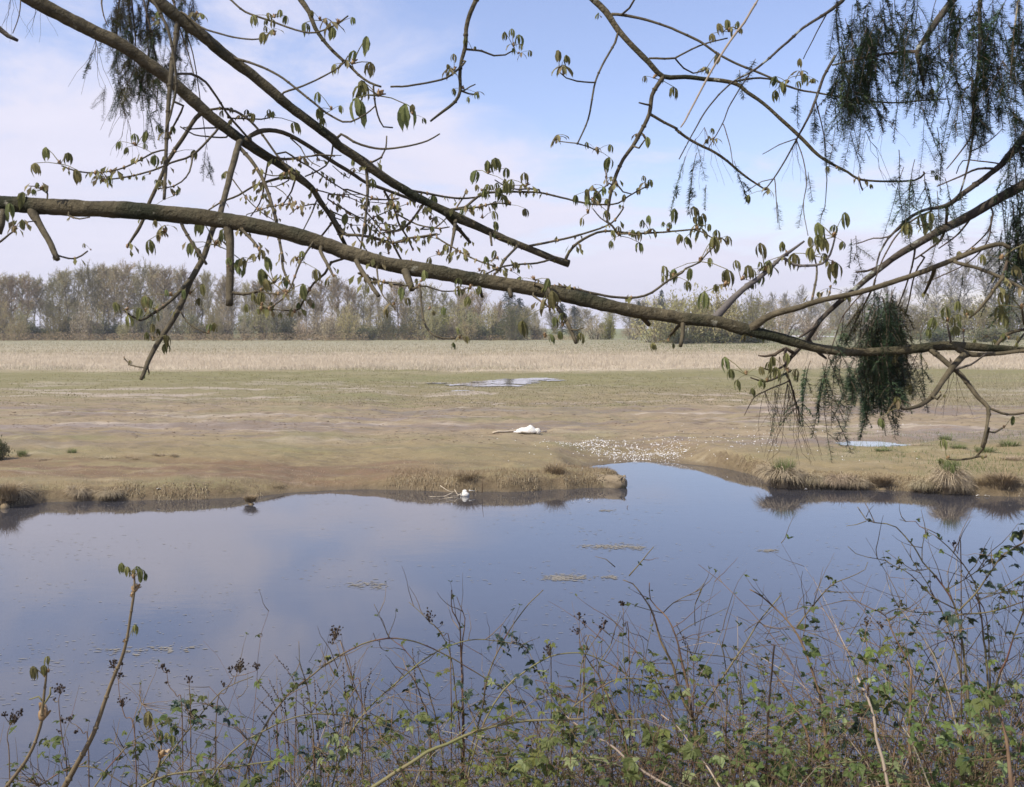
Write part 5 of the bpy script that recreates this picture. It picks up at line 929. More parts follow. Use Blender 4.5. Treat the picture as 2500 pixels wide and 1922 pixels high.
for c, x, y, n, s in [('A', 380, 1030, 4, 37), ('A', 262, 1192, 3, 32), ('A', 612, 1126, 4, 26), ('A', 855, 915, 6, 36), ('A', 1058, 850, 3, 32), ('A', 1098, 955, 2, 44), ('A', 940, 1095, 1, 24), ('A', 985, 1186, 3, 27), ('A', 1090, 1230, 2, 28), ('A', 965, 130, 2, 30), ('A', 1232, 92, 3, 30), ('A', 1722, 220, 4, 36), ('A', 1722, 110, 5, 34), ('A', 1692, 735, 4, 32), ('A', 2082, 690, 4, 32), ('A', 2012, 130, 4, 34), ('A', 1442, 1090, 3, 24), ('A', 1380, 690, 3, 26), ('A', 1500, 745, 3, 24), ('A', 1550, 740, 2, 20),
    ('B', 90, 400, 5, 46), ('B', 250, 600, 4, 66), ('B', 5, 150, 2, 40), ('B', 470, 720, 2, 26), ('B', 1100, 290, 5, 30), ('B', 1130, 340, 3, 22), ('B', 730, 440, 4, 30), ('B', 790, 560, 3, 28), ('B', 870, 595, 2, 26), ('B', 845, 315, 2, 20), ('B', 1390, 450, 4, 40), ('B', 1390, 885, 3, 36), ('B', 1625, 945, 4, 32), ('B', 940, 1090, 5, 36), ('B', 1180, 1165, 4, 34), ('B', 1000, 1200, 3, 34), ('B', 900, 1200, 3, 22), ('B', 1080, 1285, 3, 40), ('B', 1610, 1195, 4, 30), ('B', 1600, 1265, 5, 34), ('B', 1690, 1120, 2, 24), ('B', 1930, 1180, 4, 30), ('B', 1790, 1310, 2, 24), ('B', 1570, 1340, 3, 34), ('B', 1765, 1480, 5, 30), ('B', 1960, 1460, 4, 30), ('B', 2080, 1450, 4, 32), ('B', 1980, 490, 3, 34), ('B', 1655, 110, 2, 14), ('B', 1890, 850, 3, 28), ('B', 1010, 1500, 3, 26), ('B', 910, 1370, 2, 30), ('B', 830, 1330, 3, 28), ('B', 100, 1080, 3, 30), ('B', 200, 1330, 3, 22), ('B', 80, 1350, 2, 34), ('B', 580, 1380, 3, 34), ('B', 540, 1330, 2, 26), ('B', 340, 1280, 3, 28), ('B', 150, 1300, 2, 22), ('B', 590, 1490, 3, 34), ('B', 640, 1600, 2, 40),
    ('C', 335, 200, 6, 34), ('C', 185, 440, 4, 30), ('C', 235, 880, 5, 24), ('C', 700, 520, 3, 30), ('C', 790, 470, 5, 34), ('C', 860, 520, 3, 34), ('C', 560, 1195, 4, 24), ('C', 1170, 1195, 1, 18), ('C', 1010, 1060, 2, 20), ('C', 1200, 650, 3, 24), ('C', 1550, 620, 3, 24), ('C', 1560, 1090, 2, 20), ('C', 135, 1440, 4, 30), ('C', 260, 1515, 3, 38),
    ('D', 92, 290, 3, 40), ('D', 60, 150, 2, 44), ('D', 1040, 300, 5, 38), ('D', 1350, 380, 6, 44), ('D', 1600, 480, 4, 42), ('D', 1720, 620, 4, 44), ('D', 1800, 690, 2, 46), ('D', 1640, 760, 4, 30), ('D', 1700, 780, 4, 24), ('D', 1860, 480, 4, 34), ('D', 1440, 520, 2, 26), ('D', 1080, 700, 3, 36), ('D', 1190, 690, 2, 32), ('D', 790, 790, 3, 32), ('D', 915, 800, 4, 32), ('D', 960, 980, 5, 34), ('D', 1310, 935, 2, 30), ('D', 935, 1195, 1, 12), ('D', 780, 1090, 1, 14), ('D', 570, 415, 1, 14), ('D', 1920, 730, 3, 24), ('D', 2100, 580, 3, 22),
    ('E', 345, 760, 4, 32), ('E', 765, 970, 4, 26), ('E', 570, 785, 2, 26), ('E', 760, 660, 3, 28), ('E', 830, 650, 2, 30), ('E', 520, 610, 3, 30), ('E', 460, 510, 4, 46), ('E', 890, 545, 3, 26), ('E', 1085, 545, 4, 24), ('E', 1235, 600, 4, 36), ('E', 1325, 765, 3, 44), ('E', 1410, 890, 4, 36), ('E', 1300, 960, 1, 40), ('E', 2075, 985, 3, 26), ('E', 2100, 580, 4, 36), ('E', 320, 440, 2, 22), ('E', 1000, 470, 2, 24),
    ('G', 150, 485, 4, 42), ('G', 130, 290, 4, 36), ('G', 560, 540, 6, 38), ('G', 410, 600, 4, 40), ('G', 310, 640, 3, 44), ('G', 700, 450, 2, 44), ('G', 865, 450, 5, 46), ('G', 990, 330, 6, 44), ('G', 985, 500, 2, 30), ('G', 970, 650, 3, 24), ('G', 470, 960, 5, 32), ('G', 440, 1195, 5, 36), ('G', 570, 1235, 4, 34), ('G', 700, 1180, 5, 36), ('G', 1705, 860, 5, 34), ('G', 1830, 830, 5, 32), ('G', 1805, 925, 2, 26), ('G', 1400, 1400, 3, 40), ('G', 2060, 1530, 1, 24), ('G', 2170, 780, 4, 40), ('G', 1590, 280, 5, 46), ('G', 2040, 470, 3, 44), ('G', 1880, 420, 1, 44), ('G', 2160, 680, 2, 34), ('G', 1950, 960, 4, 20), ('G', 2090, 970, 3, 22), ('G', 1660, 1310, 1, 16),
    ('q', 1855, 208, 3, 30), ('q', 2025, 200, 1, 16)]:
    cluster(c, x, y, n, s)
# the many small leaves of the tangle, joined
mbl = MB(); random.seed(91); tot = 0
cand = [i for i, r in enumerate(T.S) if r[3] < 9 and r[0] > -50 and r[0] < 2500 and 380 < r[1] < 760]
for _ in range(360):
    i = random.choice(cand); x, y, d, w = T.S[i]
    if x > 1450 and random.random() < 0.6: continue
    c = at(x, y, d); sz = random.uniform(0.02, 0.048)
    for _ in range(random.randint(1, 4)):
        out = Vector((random.gauss(0, 1), random.gauss(0, 1), random.uniform(-.2, .9))).normalized(); e = c+out*sz*0.6; dn = (out*0.5+Vector((0, 0, -1))).normalized(); side = dn.cross(rv(1)).normalized()*sz*0.22; tip = e+dn*sz; md = e+dn*sz*0.55+out*0.004; k = random.random()
        mi = 0 if k < 0.62 else 1; mbl.quad(e, md-side, tip, md+side, mi)
    mbl.ball(c, sz*0.16, 2, (1, 1, 1.5), 5, 3)
o = mbl.build('small_leaves', [M['cleaf'], M['cleaf_b'], M['bud']], CH); o['kind'] = 'stuff'
# ------------------------------------------------------------------ fir boughs
def spray_mesh(seed, ln, side, dens=430, nl=0.032, mt='needle', bare=0.15, droop=0.35):
    """a hanging fir spray from the origin downwards, real size"""
    random.seed(seed); mb = MB()
    def stem(a, d, l, bare_):
        n = max(4, int(l/0.04)); pts = [a]; dd = d
        for i in range(n): dd = (dd+rv(0.05)+Vector((0, 0, -droop*0.5))).normalized(); pts.append(pts[-1]+dd*l/n)
        mb.tube(pts, [0.0015*(1-0.6*i/n)+0.0005 for i in range(n+1)], 4, 1, cap=False); k = int(dens*l)
        for i in range(k):
            t = bare_+(1-bare_)*(i+random.random())/k; f = t*n; j = min(n-1, int(f)); p = pts[j].lerp(pts[j+1], f-j); tg = (pts[j+1]-pts[j]).normalized(); o = tg.orthogonal().normalized(); o = Matrix.Rotation(random.choice((0, math.pi))+random.gauss(0, 0.55), 3, tg) @ Vector((1, 0.0, 0)).cross(tg).cross(tg).normalized()
            q = (o*0.95+tg*0.32+rv(0.09)).normalized()*nl*random.uniform(0.75, 1.15)*(1 if t < 0.93 else 0.75); w = q.cross(tg).normalized()*0.0020; m_ = p+q*0.55+Vector((0, 0, -0.0008))
            mb.quad(p-w*0.7, p+w*0.7, m_+w, m_-w); mb.tri(m_-w, m_+w, p+q)
        return pts
    main = stem(Vector((0, 0, 0)), Vector((random.gauss(0, .15), random.gauss(0, .15), -1)).normalized(), ln, bare)
    for k in range(side):
        i = int(len(main)*random.uniform(0.12, 0.75)); az = random.uniform(0, 6.283); stem(main[i], Vector((math.cos(az)*0.8, math.sin(az)*0.8, -0.75)).normalized(), ln*random.uniform(0.22, 0.5), 0.1)
    return mb.mesh('spray', [M[mt], M['firtwig']])
SPR = {k: [spray_mesh(800+10*j+i, ln, sd, mt=m_, bare=b) for i in range(2)] for j, (k, ln, sd, m_, b) in enumerate([('s', 0.20, 0, 'needle', 0.1), ('m', 0.33, 1, 'needle', 0.12), ('l', 0.50, 1, 'needle', 0.12), ('b', 0.45, 4, 'needle', 0.05), ('o', 0.45, 4, 'oldneedle', 0.05), ('x', 0.32, 3, 'oldneedle', 0.05)])}
SLEN = dict(s=0.20, m=0.33, l=0.50, b=0.45, o=0.45, x=0.32)
def twig_bare(seed):
    random.seed(seed); mb = MB()
    for _ in range(5):
        p = Vector((0, 0, 0)); d = Vector((random.gauss(0, .35), random.gauss(0, .3), -1)).normalized(); pts = [p]
        for i in range(6): d = (d+rv(0.22)+Vector((0, 0, -0.12))).normalized(); pts.append(pts[-1]+d*0.05)
        mb.tube(pts, [0.0009*(1-0.7*i/6)+0.0003 for i in range(7)], 4, cap=False)
    return mb.mesh('dead_twig', M['firtwig'])
DTW = [twig_bare(870+i) for i in range(3)]
random.seed(101)
FR = empty('fir_tree', (5.3, 3.3, bank_z(5.3, 3.3)-0.15), 'dark drooping fir whose boughs hang in from the right', 'tree')
TF = Tree2(FR)
mb = MB(); tp = [Vector((5.3+0.02*i, 3.3, bank_z(5.3, 3.3)-0.2+i*1.3)) for i in range(12)]; mb.tube(tp, [0.34*(1-0.8*i/11) for i in range(12)], 14, lump=0.1); mb.build('trunk', M['firbark'], FR)
B = M['firbark']
def fw(segs, d0, d1, ext=None, limb=None, n=8, name='bough', mt=None): return TF.wood(segs, name, mt or B, d0, d1, limb=limb, ext=ext, n=n, lump=0.16, wob=1.5)
F1 = fw([('C', [(2350, 1050, 64), (2185, 1158, 62), (2000, 1262, 60), (1800, 1380, 58), (1650, 1452, 52), (1500, 1540, 46), (1380, 1610, 42)]), ('G', [(1200, 592, 36), (1100, 682, 33), (1000, 762, 31), (900, 862, 29), (830, 970, 26), (720, 1090, 24), (685, 1155, 16)])], 3.7, 3.9, ext=[(5.25, 3.3, 4.4, 0.07), (3.6, 3.5, 4.0, 0.06)], n=10)
F2 = fw([('C', [(2300, 700, 56), (2185, 862, 52), (2100, 972, 44), (2000, 1070, 36), (1850, 1180, 34), (1700, 1290, 28), (1560, 1318, 20), (1450, 1382, 18), (1330, 1500, 15)]), ('G', [(1330, 345, 14), (1280, 430, 12), (1250, 560, 10)])], 3.8, 3.6, ext=[(5.25, 3.3, 5.4, 0.06), (3.4, 3.6, 4.9, 0.05)])
F3 = fw([('C', [(1800, -60, 46), (1740, 0, 46), (1640, 130, 42), (1560, 250, 36), (1515, 330, 32), (1540, 440, 24), (1556, 540, 16)])], 4.0, 3.9, ext=[(5.3, 3.3, 7.2, 0.06), (3.3, 3.8, 6.3, 0.045), (1.5, 4.0, 5.5, 0.03)])
F4 = fw([('C', [(1960, -60, 26), (1910, 0, 26), (1910, 200, 24), (1900, 420, 22), (1870, 650, 18), (1865, 850, 15), (1830, 1050, 13), (1780, 1220, 12), (1730, 1290, 11)])], 3.7, 3.65, ext=[(5.3, 3.3, 6.8, 0.06), (3.0, 3.6, 6.2, 0.04), (1.3, 3.7, 5.3, 0.02)])
F5 = fw([('C', [(1080, -30, 30), (1040, 10, 28), (950, 80, 22), (800, 175, 18), (700, 265, 18), (500, 435, 15), (350, 520, 12), (200, 680, 10), (100, 850, 8), (20, 1000, 7)])], 4.2, 4.1, ext=[(5.3, 3.3, 7.6, 0.05), (2.9, 4.0, 6.6, 0.03), (1.0, 4.2, 5.5, 0.02)], n=6)
F6 = fw([('C', [(1000, 350, 20), (930, 480, 18), (880, 620, 17), (830, 740, 15), (760, 870, 12), (690, 1000, 10), (615, 1120, 9), (560, 1190, 7)])], 4.05, 4.0, limb=F3, n=6, name='twig')
F7 = fw([('C', [(520, -10, 15), (430, 140, 15), (340, 260, 14), (220, 450, 13), (120, 640, 12), (50, 770, 10), (30, 800, 8)])], 3.5, 3.4, ext=[(2.2, 3.6, 6.4, 0.02), (0.5, 3.55, 5.2, 0.01)], limb=F5, n=6, name='twig', mt=M['deadstem'])
fw([('C', [(2150, -10, 12), (2120, 240, 12), (2105, 470, 11), (2108, 510, 8)])], 3.4, 3.4, limb=F4, ext=[(1.6, 3.5, 5.6, 0.01)], n=6, name='twig', mt=M['deadstem'])
def ft(c, *p, d1=None, n=5): return TF.wood([(c, list(p))], 'twig', M['firtwig'], None, d1, n=n, lump=0.1, wob=1.5)
for a in [('C', (1510, 325, 26), (1400, 330, 20), (1250, 350, 16), (980, 410, 11)), ('C', (940, 100, 9), (880, 210), (800, 370, 6)), ('C', (760, 870, 8), (650, 910), (545, 968, 5)), ('C', (760, 885, 8), (800, 1000), (820, 1150), (800, 1300), (830, 1480, 5)), ('C', (880, 640, 9), (930, 850), (945, 1050), (945, 1200), (930, 1330, 5)),
          ('C', (480, 440, 9), (350, 640), (290, 780), (200, 940, 6)), ('C', (620, 1125, 7), (630, 1250), (640, 1400, 5)), ('C', (610, 1125, 7), (540, 1140), (430, 1210, 5)), ('C', (300, 780, 7), (340, 920), (360, 1040, 5)), ('C', (2010, 1060, 18), (1900, 1060), (1780, 1110), (1640, 1170, 8)), ('C', (2040, 1030, 10), (1900, 1010), (1800, 1010), (1760, 1090, 6)), ('C', (1860, 850, 12), (1790, 950), (1700, 1060, 7)), ('C', (1850, 950, 10), (1950, 900), (2050, 810, 6)),
          ('C', (1990, 1330, 12), (1960, 1450), (1850, 1560), (1750, 1620, 7)), ('C', (1850, 1370, 14), (1760, 1480), (1650, 1560, 8)), ('G', (1700, 130, 22), (1695, 260, 18), (1660, 350), (1600, 400), (1500, 470, 10)), ('G', (1600, 170, 14), (1480, 230), (1380, 330), (1300, 470), (1250, 600, 8)), ('G', (1450, 240, 12), (1330, 330), (1240, 340), (1130, 375, 7)), ('G', (1310, 500, 16), (1200, 545), (1130, 552, 12)),
          ('G', (1500, 420, 14), (1480, 520), (1440, 650), (1390, 780, 8)), ('G', (1560, 460, 12), (1500, 560), (1470, 700), (1440, 820, 8)), ('G', (1240, 640, 14), (1180, 760), (1100, 920), (1070, 1000, 8)), ('G', (1200, 660, 10), (1060, 810), (1000, 960), (960, 1080, 6)), ('G', (1160, 780, 12), (1090, 860), (1070, 900, 8)), ('G', (880, 890, 20), (800, 945), (775, 960, 12)), ('G', (690, 1030, 24), (620, 1070, 20), (560, 1080), (518, 1075, 10)), ('G', (685, 1060, 20), (690, 1130), (610, 1170), (540, 1150, 8)), ('G', (720, 1170, 18), (640, 1210), (560, 1240), (470, 1215, 9)), ('G', (715, 1230, 12), (740, 1330), (770, 1420), (775, 1500, 7)), ('G', (700, 1240, 10), (560, 1300), (490, 1340), (430, 1450, 5)), ('G', (880, 1040, 24), (910, 1070, 22), (945, 1095, 14)), ('G', (2090, 380, 26), (2080, 480, 20), (2040, 600, 14)), ('G', (1980, 200, 10), (1960, 350), (1850, 480), (1700, 560), (1560, 620, 7))]: ft(*a)
def spray(c, x, y, lpx, kinds, tree=TF, jit=0.12, d=None, own=None):
    px, py = cpx(c, x, y)
    if d is None: nr, own = tree.near(px, py); d = nr[2]
    d += random.gauss(0, jit); ln = lpx/CR[c][2]/F*d; k = random.choice(kinds); s = ln/SLEN[k]
    z = max(0.55, s); xy = min(max(0.75, s), 1.25)
    return copyobj('spray', SPR[k][random.randrange(2)], at(px, py, d), (random.gauss(0, .12), random.gauss(0, .12), random.gauss(0, .6)), (xy, xy, z), own)
random.seed(111)
# placed singles: (crop, x, y, length)
for c, x, y, l, k in [('C', 765, 520, 210, 'sm'), ('C', 1230, 600, 240, 'm'), ('C', 500, 370, 60, 's'), ('C', 400, 440, 190, 's'), ('C', 120, 870, 260, 'm'), ('C', 60, 980, 380, 'm'), ('C', 130, 960, 400, 'l'), ('C', 190, 1160, 90, 's'), ('C', 365, 1010, 240, 'm'), ('C', 830, 1080, 190, 's'), ('C', 800, 1270, 160, 's'), ('C', 940, 1290, 110, 's'), ('C', 635, 1270, 170, 's'), ('C', 1000, 800, 300, 'm'), ('C', 1130, 660, 380, 'l'), ('C', 1090, 820, 220, 'm'), ('C', 960, 640, 400, 'ml'), ('C', 870, 650, 260, 'm'), ('C', 1400, 600, 180, 'm'), ('C', 1420, 360, 160, 'm'), ('C', 1480, 430, 260, 'm'), ('C', 1540, 640, 420, 'l'), ('C', 1560, 760, 420, 'l'), ('C', 1400, 940, 300, 'm'), ('C', 1430, 1050, 280, 'lb'), ('C', 1500, 1000, 300, 'l'), ('C', 1640, 800, 260, 'm'), ('C', 1670, 900, 240, 'm'), ('C', 1690, 1120, 200, 'm'), ('C', 1480, 1100, 300, 'b'), ('C', 1560, 1100, 320, 'b'), ('C', 1440, 1240, 220, 'm'), ('C', 1720, 1240, 220, 'm'), ('C', 1640, 1200, 180, 'm'), ('C', 1800, 1200, 120, 's'), ('C', 1130, 1480, 130, 'x'), ('C', 1100, 1500, 120, 's'),
    ('C', 1960, 480, 360, 'l'), ('C', 1890, 420, 360, 'lb'), ('C', 1850, 440, 240, 'b'), ('C', 2000, 260, 200, 'b'), ('C', 1740, 600, 200, 'm'), ('C', 1640, 360, 280, 'l'), ('C', 1700, 380, 240, 'm'), ('C', 1580, 430, 200, 'm'), ('C', 1330, 380, 100, 's'),
    ('G', 1800, 560, 150, 's'), ('G', 1900, 490, 120, 's'), ('G', 2100, 420, 300, 'lb'), ('G', 2080, 520, 240, 'b'), ('G', 2150, 300, 300, 'b'), ('G', 2090, 180, 260, 'l'), ('G', 2060, 60, 200, 'l'), ('G', 1640, 350, 160, 'm'), ('G', 1700, 300, 120, 's'),
    ('G', 960, 1080, 560, 'l'), ('G', 920, 1120, 380, 'l'), ('G', 940, 1300, 360, 'l'), ('G', 1000, 1060, 300, 'm'), ('G', 980, 1420, 240, 'm'), ('G', 1060, 1100, 260, 'm'), ('G', 1120, 1100, 400, 'l'), ('G', 1160, 1180, 330, 'l'), ('G', 1230, 1200, 330, 'l'), ('G', 1330, 1150, 420, 'm'), ('G', 1340, 1330, 230, 'm'), ('G', 1130, 720, 200, 'm'), ('G', 1190, 760, 260, 'l'), ('G', 1460, 1180, 180, 'm'), ('G', 1530, 1270, 80, 's'), ('G', 1040, 920, 200, 'm')]: spray(c, x, y, l, k)
# dense clump around the lower limb
for _ in range(78):
    x = random.gauss(1325, 100); y = random.uniform(640, 1040)
    if x > 1560: x = 1540
    spray('G', x, y, random.uniform(200, 400), 'llbom' if x < 1400 else 'loxo', jit=0.16)
for _ in range(34): spray('G', random.gauss(1180, 190), random.uniform(980, 1230), random.uniform(220, 360), 'llbm', jit=0.16)
# upper right mass, and along the right edge
for _ in range(46): spray('C', random.uniform(1000, 1330), random.uniform(-60, 430), random.uniform(150, 300), 'mllb', jit=0.15)
for _ in range(82): spray('C', random.uniform(1300, 2280), random.uniform(-100, 360), random.uniform(150, 320), 'mllb', jit=0.2)
for _ in range(14): spray('C', random.gauss(1890, 60), random.uniform(380, 560), random.uniform(140, 280), 'lb', jit=0.08)
for _ in range(14): spray('C', random.gauss(1050, 40), random.uniform(380, 620), random.uniform(120, 240), 'mb', jit=0.08)
for _ in range(34): spray('C', random.uniform(2090, 2330), random.uniform(650, 1560), random.uniform(160, 330), 'lb', jit=0.15)
for _ in range(18): spray('G', random.uniform(2040, 2300), random.uniform(0, 560), random.uniform(140, 280), 'lb', jit=0.1)
for c, x, y, s in [('G', 740, 1290, 1.0), ('G', 620, 1290, 0.8), ('G', 700, 1250, 1.1), ('G', 770, 1390, 0.8), ('G', 560, 1300, 0.8), ('G', 1720, 1090, 0.9), ('G', 650, 1080, 0.7), ('G', 870, 880, 0.6), ('C', 1300, 640, 0.8), ('C', 2050, 380, 1.0), ('C', 1190, 820, 0.9), ('C', 760, 880, 0.6), ('C', 1700, 600, 0.7), ('C', 180, 800, 0.9)]:
    px, py = cpx(c, x, y); nr, own = TF.near(px, py); copyobj('dead_twig', random.choice(DTW), at(px, py, nr[2]), (0, 0, random.uniform(0, 6)), s, own)
# second fir: hanging bough behind the chestnut limbs at the upper left
FL = empty('fir_tree', (-9.4, 1.6, bank_z(-9.4, 1.6)-0.3), 'fir whose shaggy bough hangs behind the upper chestnut limbs', 'tree')
TL = Tree2(FL)
mb = MB(); tp = [Vector((-9.4, 1.6+0.02*i, bank_z(-9.4, 1.6)-0.3+i*0.85)) for i in range(12)]; mb.tube(tp, [0.36*(1-0.8*i/11) for i in range(12)], 14, lump=0.1); mb.build('trunk', M['firbark'], FL)
TLd = 6.4
G1 = TL.wood([('A', [(500, -160, 40), (760, -110, 34), (1000, -60, 26), (1250, -20, 16)])], 'bough', B, TLd, TLd+0.2, ext=[(-9.4, 1.7, 7.6, 0.08), (-6.0, 5.0, 6.9, 0.06)], n=8)
for pl in [[(700, -120, 14), (640, -20, 12), (650, 100, 8), (680, 170, 6)], [(820, -100, 14), (830, 50), (850, 250), (840, 420, 5)], [(950, -70, 14), (920, 100), (930, 300), (940, 560, 5)], [(1080, -50, 14), (1120, 150), (1180, 330), (1230, 520, 5)], [(760, -110, 12), (740, 100), (730, 300), (740, 480, 5)], [(880, -90, 12), (960, 260), (990, 500), (980, 700, 5)], [(1060, -50, 10), (1200, 300), (1270, 720), (1300, 940, 4)]]: TL.wood([('A', pl)], 'twig', M['firtwig'], None, TLd+random.gauss(0, .2), limb=G1, n=5)
random.seed(121)
for _ in range(120):
    t = random.random(); x = random.gauss(850, 120) if t < 0.8 else random.uniform(1050, 1200); y = random.uniform(-60, 560) if x < 1000 else random.uniform(-60, 420)
    if x < 620 and y > 120: continue
    if x < 600: x = 620
    spray('A', x, y, random.uniform(140, 260), 'oxbl' if y < 200 else 'lbbo', tree=TL, jit=0.15)
for x, y, l in [(940, 620, 260), (960, 680, 200), (980, 640, 230), (910, 660, 180), (740, 500, 240), (720, 480, 260), (1290, 920, 220), (1300, 960, 180), (1270, 1000, 100), (1230, 480, 140), (610, 280, 100)]: spray('A', x, y, l, 'lb' if x < 1200 else 'm', tree=TL)
for x, y, s in [(60, -60, 0.8), (230, -60, 0.8), (850, 420, 1.2), (780, 700, 0.8), (600, 250, 0.9)]:
    px, py = cpx('A', x, y); copyobj('dead_twig', random.choice(DTW), at(px, py, TLd), (0, 0, random.uniform(0, 6)), s*1.4, G1)
TL.wood([('A', [(-60, 120, 34), (0, 185, 34), (50, 225, 30), (110, 255, 20)])], 'twig', B, 3.6, 3.6, limb=G1, ext=[(-4.5, 4.6, 5.6, 0.04), (-2.8, 3.8, 4.7, 0.025)], n=8); TL.wood([('A', [(130, -20, 8), (120, 100), (80, 210, 6)])], 'twig', M['firtwig'], 3.7, 3.6, limb=G1, n=5)
# ------------------------------------------------------------------ near bank: brambles, saplings, dried stalks
def bramble_leaf(seed, mt, nl=3, young=False):
    """a bramble leaf of 3 or 5 toothed leaflets, about 1 across, stalk from the origin along +x"""
    random.seed(seed); mb = MB(); st = 0.35; mb.tube([Vector((0, 0, 0)), Vector((st*0.5, 0, 0.05)), Vector((st, 0, 0.04))], [0.022, 0.018, 0.015], 3, 1, cap=False)
    angs = [0, 1.15, -1.15] if nl == 3 else [0, 0.9, -0.9, 1.9, -1.9]
    for a in angs:
        ln = (0.62 if a == 0 else 0.5)*random.uniform(0.85, 1.1); W = ln*(0.36 if not young else 0.26)*random.uniform(0.9, 1.1); d = Vector((math.cos(a), math.sin(a), random.uniform(-.2, .12))).normalized(); s = Vector((-d.y, d.x, 0)).normalized(); b = Vector((st, 0, 0.04))+d*0.04; fold = random.uniform(0.15, 0.55); dr = random.uniform(0.1, 0.45); m = 4; Ls, Cs, Rs = [], [], []
        for j in range(m+1):
            t = j/m; w = W*math.sin(math.pi*(0.06+0.9*t**0.75))**0.75*(1+0.14*(-1)**j); c = b+d*ln*t+Vector((0, 0, -dr*ln*t*t)); Ls.append(c-s*w+Vector((0, 0, fold*w))); Cs.append(c); Rs.append(c+s*w+Vector((0, 0, fold*w)))
        Ls[-1] = Rs[-1] = Cs[-1]
        for j in range(m):
            if j < m-1: mb.quad(Ls[j], Cs[j], Cs[j+1], Ls[j+1]); mb.quad(Cs[j], Rs[j], Rs[j+1], Cs[j+1])
            else: mb.tri(Ls[j], Cs[j], Cs[j+1]); mb.tri(Cs[j], Rs[j], Cs[j+1])
    return mb
BLM = {k: [bramble_leaf(900+10*j+i, k, nl, y).mesh('leaf', [M[k], M['cane_g']]) for i, nl in enumerate((3, 3, 5))] for j, (k, y) in enumerate((('bl1', True), ('bl2', False), ('bl3', False), ('bl4', True)))}
def tuft_mesh(seed, mt):
    random.seed(seed); mb = MB()
    for k in range(5):
        az = k*1.256+random.random(); d = Vector((math.cos(az)*0.7, math.sin(az)*0.7, random.uniform(0.2, 1))).normalized(); s = d.orthogonal().normalized(); l = random.uniform(0.5, 1); md = d*l*0.55; mb.quad(Vector((0, 0, 0)), md-s*l*0.24+Vector((0, 0, 0.06)), d*l+Vector((0, 0, -0.12)), md+s*l*0.24+Vector((0, 0, 0.06)))
    return mb.mesh('leaf_tuft', M[mt])
TUF = [tuft_mesh(960+i, m_) for i, m_ in enumerate(('bl1', 'bl1', 'bl2'))]
random.seed(131)
BX = [('low bramble bush at the left of the near bank under the dried umbels', -2.05, 0), ('bramble bush behind the beaded dry spikes', -1.15, 1), ('bramble bush with the high arching cane in the lower middle', -0.35, 2), ('bramble bush below the middle of the picture with many bright leaves', 0.45, 3), ('bramble bush round the tall bare forked shoots', 1.05, 4), ('leafy bramble bush at the lower right with dark hanging leaves', 1.65, 5), ('tallest bramble bush crowding the lower right corner', 2.3, 6)]
BUSH = []
for lab, x, i in BX:
    y = 4.35; BUSH.append(empty('bramble_bush', (x, y, bank_z(x, y)), lab, 'bramble'))
TB = Tree2(BUSH[0])
def bush_at(x): return min(BUSH, key=lambda b: abs(WLOC[b.name].x-x))
def cane(c, pts, d0, d1, mt='cane', w=(11, 5), n=6, limb=None, twigs=0, root=True, name='cane', thorn=True):
    """a traced cane: pixel polyline with a root run down to the bank"""
    P = [(*cpx(c, x, y), d0+(d1-d0)*i/(len(pts)-1)) for i, (x, y) in enumerate(pts)]; sc_ = CR[c][2]
    S = spline(P, 16); pts3 = [at(x+1.6*mnoise.noise(Vector((i*0.4, x*0.01, 1))), y+1.6*mnoise.noise(Vector((i*0.4, y*0.01, 7))), d) for i, (x, y, d) in enumerate(S)]
    m = len(pts3); r0, r1 = w[0]/sc_/2/F*d0, w[1]/sc_/2/F*d1; rad = [r0+(r1-r0)*i/(m-1) for i in range(m)]
    if root:
        t = (pts3[0]-pts3[min(3, m-1)]).normalized(); q = pts3[0]; ex = [q]
        for _ in range(40):
            t = (t+Vector((0, 0, -0.28))).normalized(); q = q+t*0.07; ex.insert(0, q.copy())
            if q.z < bank_z(q.x, q.y)-0.04: break
        pts3 = ex[:-1]+pts3; rad = [r0*1.1]*(len(ex)-1)+rad
    mb = MB(); mb.tube(pts3, rad, n, lump=0.1)
    if thorn:
        for i in range(1, len(pts3)-1):
            if random.random() < 0.5: o = rv(1).normalized(); p = pts3[i]; mb.tri(p-(pts3[i+1]-p).normalized()*rad[i], p+(pts3[i+1]-p).normalized()*rad[i], p+o*(rad[i]+0.005))
    par = limb or bush_at(sum(p.x for p in pts3)/len(pts3)); o = mb.build(name, M[mt], par, org=pts3[0])
    arr = np.array([(x, y, d, 4) for x, y, d in S]); TB.S = np.vstack([TB.S, arr]); TB.own += [o]*len(arr)
    return o, [at(*s[:3]) for s in S]
NB = {b.name: 0 for b in BUSH}; RESTL = {b.name: MB() for b in BUSH}; BTW = {b.name: MB() for b in BUSH}
def bleaf(p, size, mats, own, tuft=False):
    size *= 0.72; b = own if own.name in NB else own.parent; rot = (random.gauss(0, .5), random.gauss(0.15, .45), random.uniform(0, 6.283))
    me = random.choice(TUF) if tuft else random.choice(BLM[random.choice(mats)])
    if NB[b.name] < 210: copyobj('leaf_tuft' if tuft else 'leaf', me, p, rot, size, own); NB[b.name] += 1
    else: RESTL[b.name].v and None; REST_ADD(b, me, p, rot, size)
MI = {}
def REST_ADD(b, me, p, rot, size):
    from mathutils import Euler
    if me.name not in MI: MI[me.name] = ([v.co.copy() for v in me.vertices], [tuple(f.vertices) for f in me.polygons], me.materials[0].name)
    vs_, fs, mn = MI[me.name]; mt = Euler(rot).to_matrix()*size; k = {'bramble_leaf_bright': 0, 'bramble_leaf_green': 1, 'bramble_leaf_old': 2, 'bramble_leaf_silver': 3}[mn]; RESTL[b.name].add([p+mt @ v for v in vs_], fs, k)
